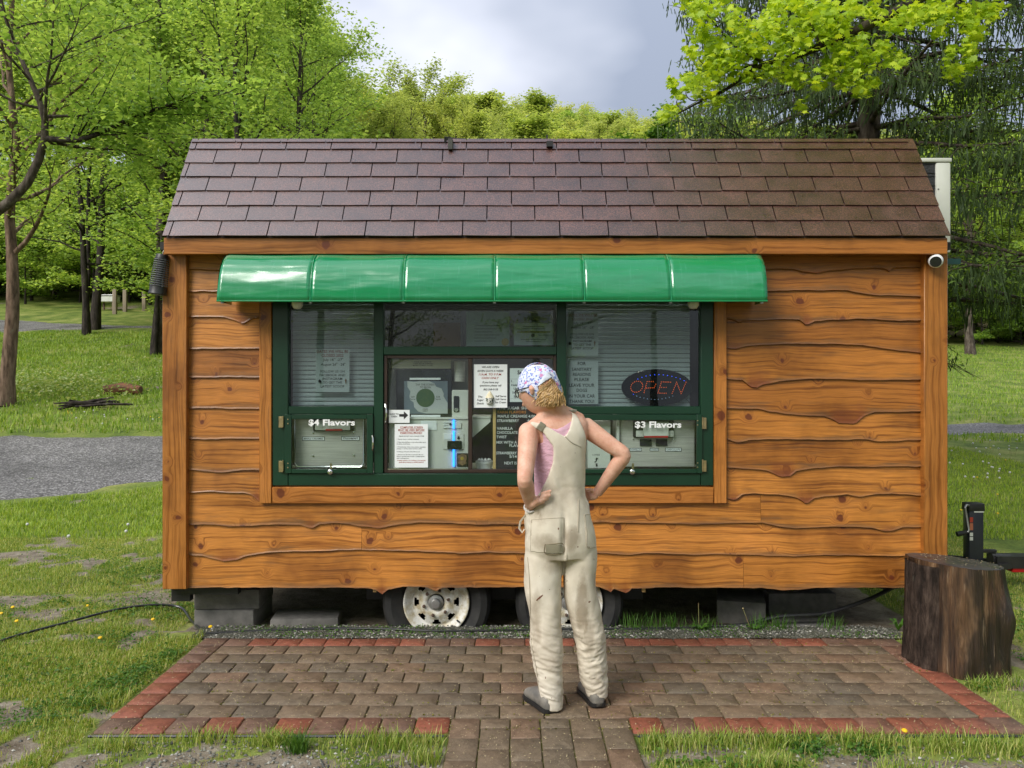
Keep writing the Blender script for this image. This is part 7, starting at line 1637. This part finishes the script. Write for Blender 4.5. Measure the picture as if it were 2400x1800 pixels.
v_, f_ = leaf_quads(np.stack([bl[:, 0], bl[:, 1], np.full(len(bl), .0240)], -1), .0095, rg, up=3, asp=.35); tag(obj('blossom_litter', v_, f_, PM('buff blossom flecks', (.56, .47, .27), (.42, .34, .18), 60), bed), kind='stuff')
th = np.concatenate([scatter(9000, -3.6, -1.9, -2.2, 1.5, thr=.1), scatter(6000, 2.4, 4.2, -1.2, 2, thr=.1), scatter(3000, -2, 2.4, -2.3, -1.6, thr=0)]); v_, f_ = leaf_quads(np.stack([th[:, 0], th[:, 1], HT(th[:, 0], th[:, 1])+rg.uniform(.002, .02, len(th))], -1), .03, rg, up=2, asp=.10)
tag(obj('thatch', v_, f_, leaf_mat('dead straw', (.22, .17, .08), (.36, .29, .14), (.50, .43, .25), .2)), 'dead straw coloured thatch lying in the patchy lawn', 'thatch', kind='stuff')
wd_ = np.concatenate([scatter(7000, -3.6, -1.95, -2.2, 2.5, thr=.45), scatter(4500, 2.4, 4.4, -1.2, 2.5, thr=.45), scatter(1500, .6, 2.2, -2.2, -1.6, thr=.4)]); wd_ = wd_[fbm(np.stack([wd_[:, 0]*2.6, wd_[:, 1]*2.6, wd_[:, 0]*0], -1), 2, 91) > .50]; v_, f_ = leaf_quads(np.stack([wd_[:, 0], wd_[:, 1], HT(wd_[:, 0], wd_[:, 1])+rg.uniform(.006, .03, len(wd_))], -1), .030, rg, asp=.6)
tag(obj('broad_weeds', v_, f_, L_WEED), 'broad leafed weeds mixed through the patchy lawn', 'weeds', kind='stuff')
gsm = np.stack([rg.uniform(-1.9, 2.4, 2600), rg.uniform(PY1+.02, .04, 2600)], -1); gsm = gsm[fbm(np.stack([gsm[:, 0]*3, gsm[:, 1]*5, gsm[:, 0]*0], -1), 2, 13) > .50]; v_, f_ = leaf_quads(np.stack([gsm[:, 0], gsm[:, 1], rg.uniform(.014, .028, len(gsm))], -1), .016, rg, asp=.6)
tag(obj('moss', v_, f_, L_WEED, gs), kind='stuff')
# garlic mustard drifts beyond the road
gm_ = []
for u, v, n_, hh in ((60, 915, 700, .55), (130, 925, 600, .5), (200, 930, 500, .5), (330, 905, 260, .7), (30, 930, 400, .5), (250, 935, 300, .4), (160, 905, 300, .5)):
    p = g(u, v); gm_.append(np.stack([p.x+rg.normal(0, .5, n_), p.y+rg.normal(0, .6, n_), rg.uniform(0, hh, n_)], -1))
gm_ = np.concatenate(gm_); gm_[:, 2] += HT(gm_[:, 0], gm_[:, 1]); v_, f_ = leaf_quads(gm_, .09, rg); tag(obj('wild_mustard', v_, f_, leaf_mat('pale weed leaves', (.16, .26, .06), (.24, .36, .10), (.50, .55, .34))), 'pale flowering weeds massed on the bank beyond the road', 'weeds', kind='stuff')
# brush pile
p = g(225, 955); bp = MB()
for i in range(14):
    a_ = rnd.uniform(0, 6.28); q = p + Vector((rnd.uniform(-.4, .4), rnd.uniform(-.4, .4), rnd.uniform(.0, .10))); d = Vector((math.cos(a_), math.sin(a_)*.6, rnd.uniform(-.1, .25)))*rnd.uniform(.3, .7); bp.tube([q-d, q+d*.2+Vector((0, 0, .03)), q+d], [.03, .035, .015], 5)
tag(bp.build('brush_pile', M_BARKD), 'low pile of dark dead branches on the grass bank', 'brush pile')
p = g(285, 925); lg = MB().tube([p+Vector((-.45, 0, .1)), p+Vector((0, .1, .16)), p+Vector((.45, .05, .1))], [.13, .16, .12], 9).build('rotten_log', PM('red rotten wood', (.22, .09, .04), (.10, .05, .03), 9, .8, bump=.6), smooth=True); tag(lg, 'short reddish rotten log behind the brush pile', 'log')
# dandelions
def dandelion(p, h, yellow, lab, grp):
    e_ = empty('dandelion', lab, 'dandelion', grp, p); t = Vector((rnd.uniform(-.25, .25)*h, rnd.uniform(-.2, .2)*h, h))
    MB().tube([(0, 0, -.01), t*.5+Vector((.004, 0, 0)), t], .0022, 4).build('stem', M_STEM, e_)
    if yellow: MB().lathe([(0, -.006), (.008, -.003), (.013, .004), (.010, .008), (0, .010)], t, (0, -.3, 1), 12).build('flower_head', M_YEL, e_)
    else: MB().lathe([(0, -.016), (.012, -.011), (.017, 0), (.012, .011), (0, .016)], t, (0, 0, 1), 10).build('seed_head', M_PUFF, e_)
M_STEM = PM('dandelion stem', (.22, .24, .08), (.26, .15, .08), 20, .6); M_YEL = PM('dandelion yellow', (.80, .55, .008), (.75, .42, .005), 90, .6); M_PUFF = PM('dandelion fluff', (.62, .62, .58), (.45, .45, .42), 80, .9)
for u, v in ((232, 1505), (357, 1460), (492, 1488), (35, 1440), (42, 1468), (206, 1428), (4, 1448)): dandelion(g(u, v), rnd.uniform(.02, .05), True, 'yellow dandelion blooming in the patchy lawn by the patio', 'yellow dandelions in the patchy lawn')
dandelion(g(2117, 1737), .04, True, 'single yellow dandelion at the front edge of the patio', None)
for u, v in ((2253, 1208), (2340, 1218), (2320, 1060), (2355, 1090), (2336, 1171), (2290, 1130)): dandelion(g(u, v), rnd.uniform(.05, .09), True, 'yellow dandelion in the lawn behind the trailer jack', 'yellow dandelions behind the jack')
for i in range(30): dandelion(g(rnd.uniform(2215, 2398), rnd.uniform(1035, 1150)), rnd.uniform(.10, .2), False, 'white dandelion seed head in the lawn behind the trailer jack', 'seed heads behind the jack')
for i in range(14): dandelion(g(rnd.uniform(150, 385), rnd.uniform(980, 1012)), rnd.uniform(.1, .2), i % 3 == 0, 'dandelion on the grass verge beyond the gravel road', 'dandelions beyond the road')
for u, v in ((293, 1262), (160, 1275), (300, 1245), (65, 1245)): dandelion(g(u, v), .07, False, 'white dandelion seed head in the patchy lawn by the trailer', 'seed heads by the trailer')
# leafy dandelion plants under the trailer edge
for u, vb, s_, lab in ((1640, 1480, 1.0, 'jagged leafed dandelion plant sprouting from the grit strip'), (1768, 1484, .8, 'small dandelion plant with one bent bare stalk by the hose'), (2105, 1492, 1.0, 'upright leafy weed growing beside the stump')):
    p = Vector((X(u, -.04), -.04, .008)); e_ = empty('weed_plant', lab, 'weed', None, p)
    for k in range(8):
        a_ = k*.8+rnd.uniform(-.2, .2); L2 = .085*s_*rnd.uniform(.7, 1.2); d = Vector((math.cos(a_), math.sin(a_)*.6, 0)); up_ = .75 if u > 2000 else .45
        v = []; f = []
        for j in range(6):
            t = j/5; c = d*L2*t + Vector((0, 0, L2*up_*math.sin(t*2.2))); w_ = .010*s_*(math.sin(math.pi*min(1, t*.9+.1)))*(1.3 if j % 2 else .7); sd2 = Vector((-d.y, d.x, 0)).normalized()*w_; v += [tuple(c-sd2), tuple(c+sd2)]
        for j in range(5): f.append((2*j, 2*j+1, 2*j+3, 2*j+2))
        obj('leaf', v, f, L_WEED, e_)
    if u < 1700: MB().tube([(0, .02, 0), (-.002, .02, .1), (-.004, .02, .17)], .002, 5).build('stalk', M_STEM, e_)
    elif u < 1800: MB().tube([(-.02, 0, 0), (-.05, 0, .08), (-.07, 0, .135)], .002, 5).lathe([(0, -.008), (.007, 0), (0, .01)], (-.072, 0, .14), (0, 0, 1), 8).build('stalk', M_STEM, e_)
# fence posts and hive box at the wood edge
def fpost(u, v, vt, lab):
    p = g(u, v); zt_ = CAM_H-(vt-900)/FPX*(p.y+CAM_D); tag(MB().box((p.x-.10, p.y-.08, p.z-.1), (p.x+.10, p.y+.08, zt_), .02).build('fence_post', PM('grey weathered post', (.30, .24, .17), (.20, .16, .12), 7, .8, stretch=(1, 1, .2)), smooth=True), lab, 'fence post', 'posts at the wood edge')
fpost(269, 736, 678, 'pale wooden post beside the small white box'); fpost(293, 731, 679, 'pale wooden post right of the box post'); fpost(127, 697, 677, 'short distant post behind the leafy branch'); fpost(338, 729, 682, 'distant post beside the lichen speckled maple')
p = g(254, 728); D = p.y+CAM_D; bx = MB()
for dx in (-.35, .35):
    for dy in (-.2, .2): bx.box((p.x+dx-.04, p.y+dy-.04, p.z-.05), (p.x+dx+.04, p.y+dy+.04, p.z+.45))
hv = empty('hive_box', 'small white box on brown legs by the fence posts', 'box', None, (p.x, p.y, p.z)); kid(bx.build('legs', PM('brown stand', (.14, .08, .05), None, 5)), hv); kid(MB().box((p.x-.5, p.y-.3, p.z+.451), (p.x+.5, p.y+.3, p.z+.78), .02).build('body', M_WHITEP), hv); kid(MB().box((p.x-.55, p.y-.34, p.z+.781), (p.x+.55, p.y+.34, p.z+.84), .01).build('lid', M_ZINC), hv)
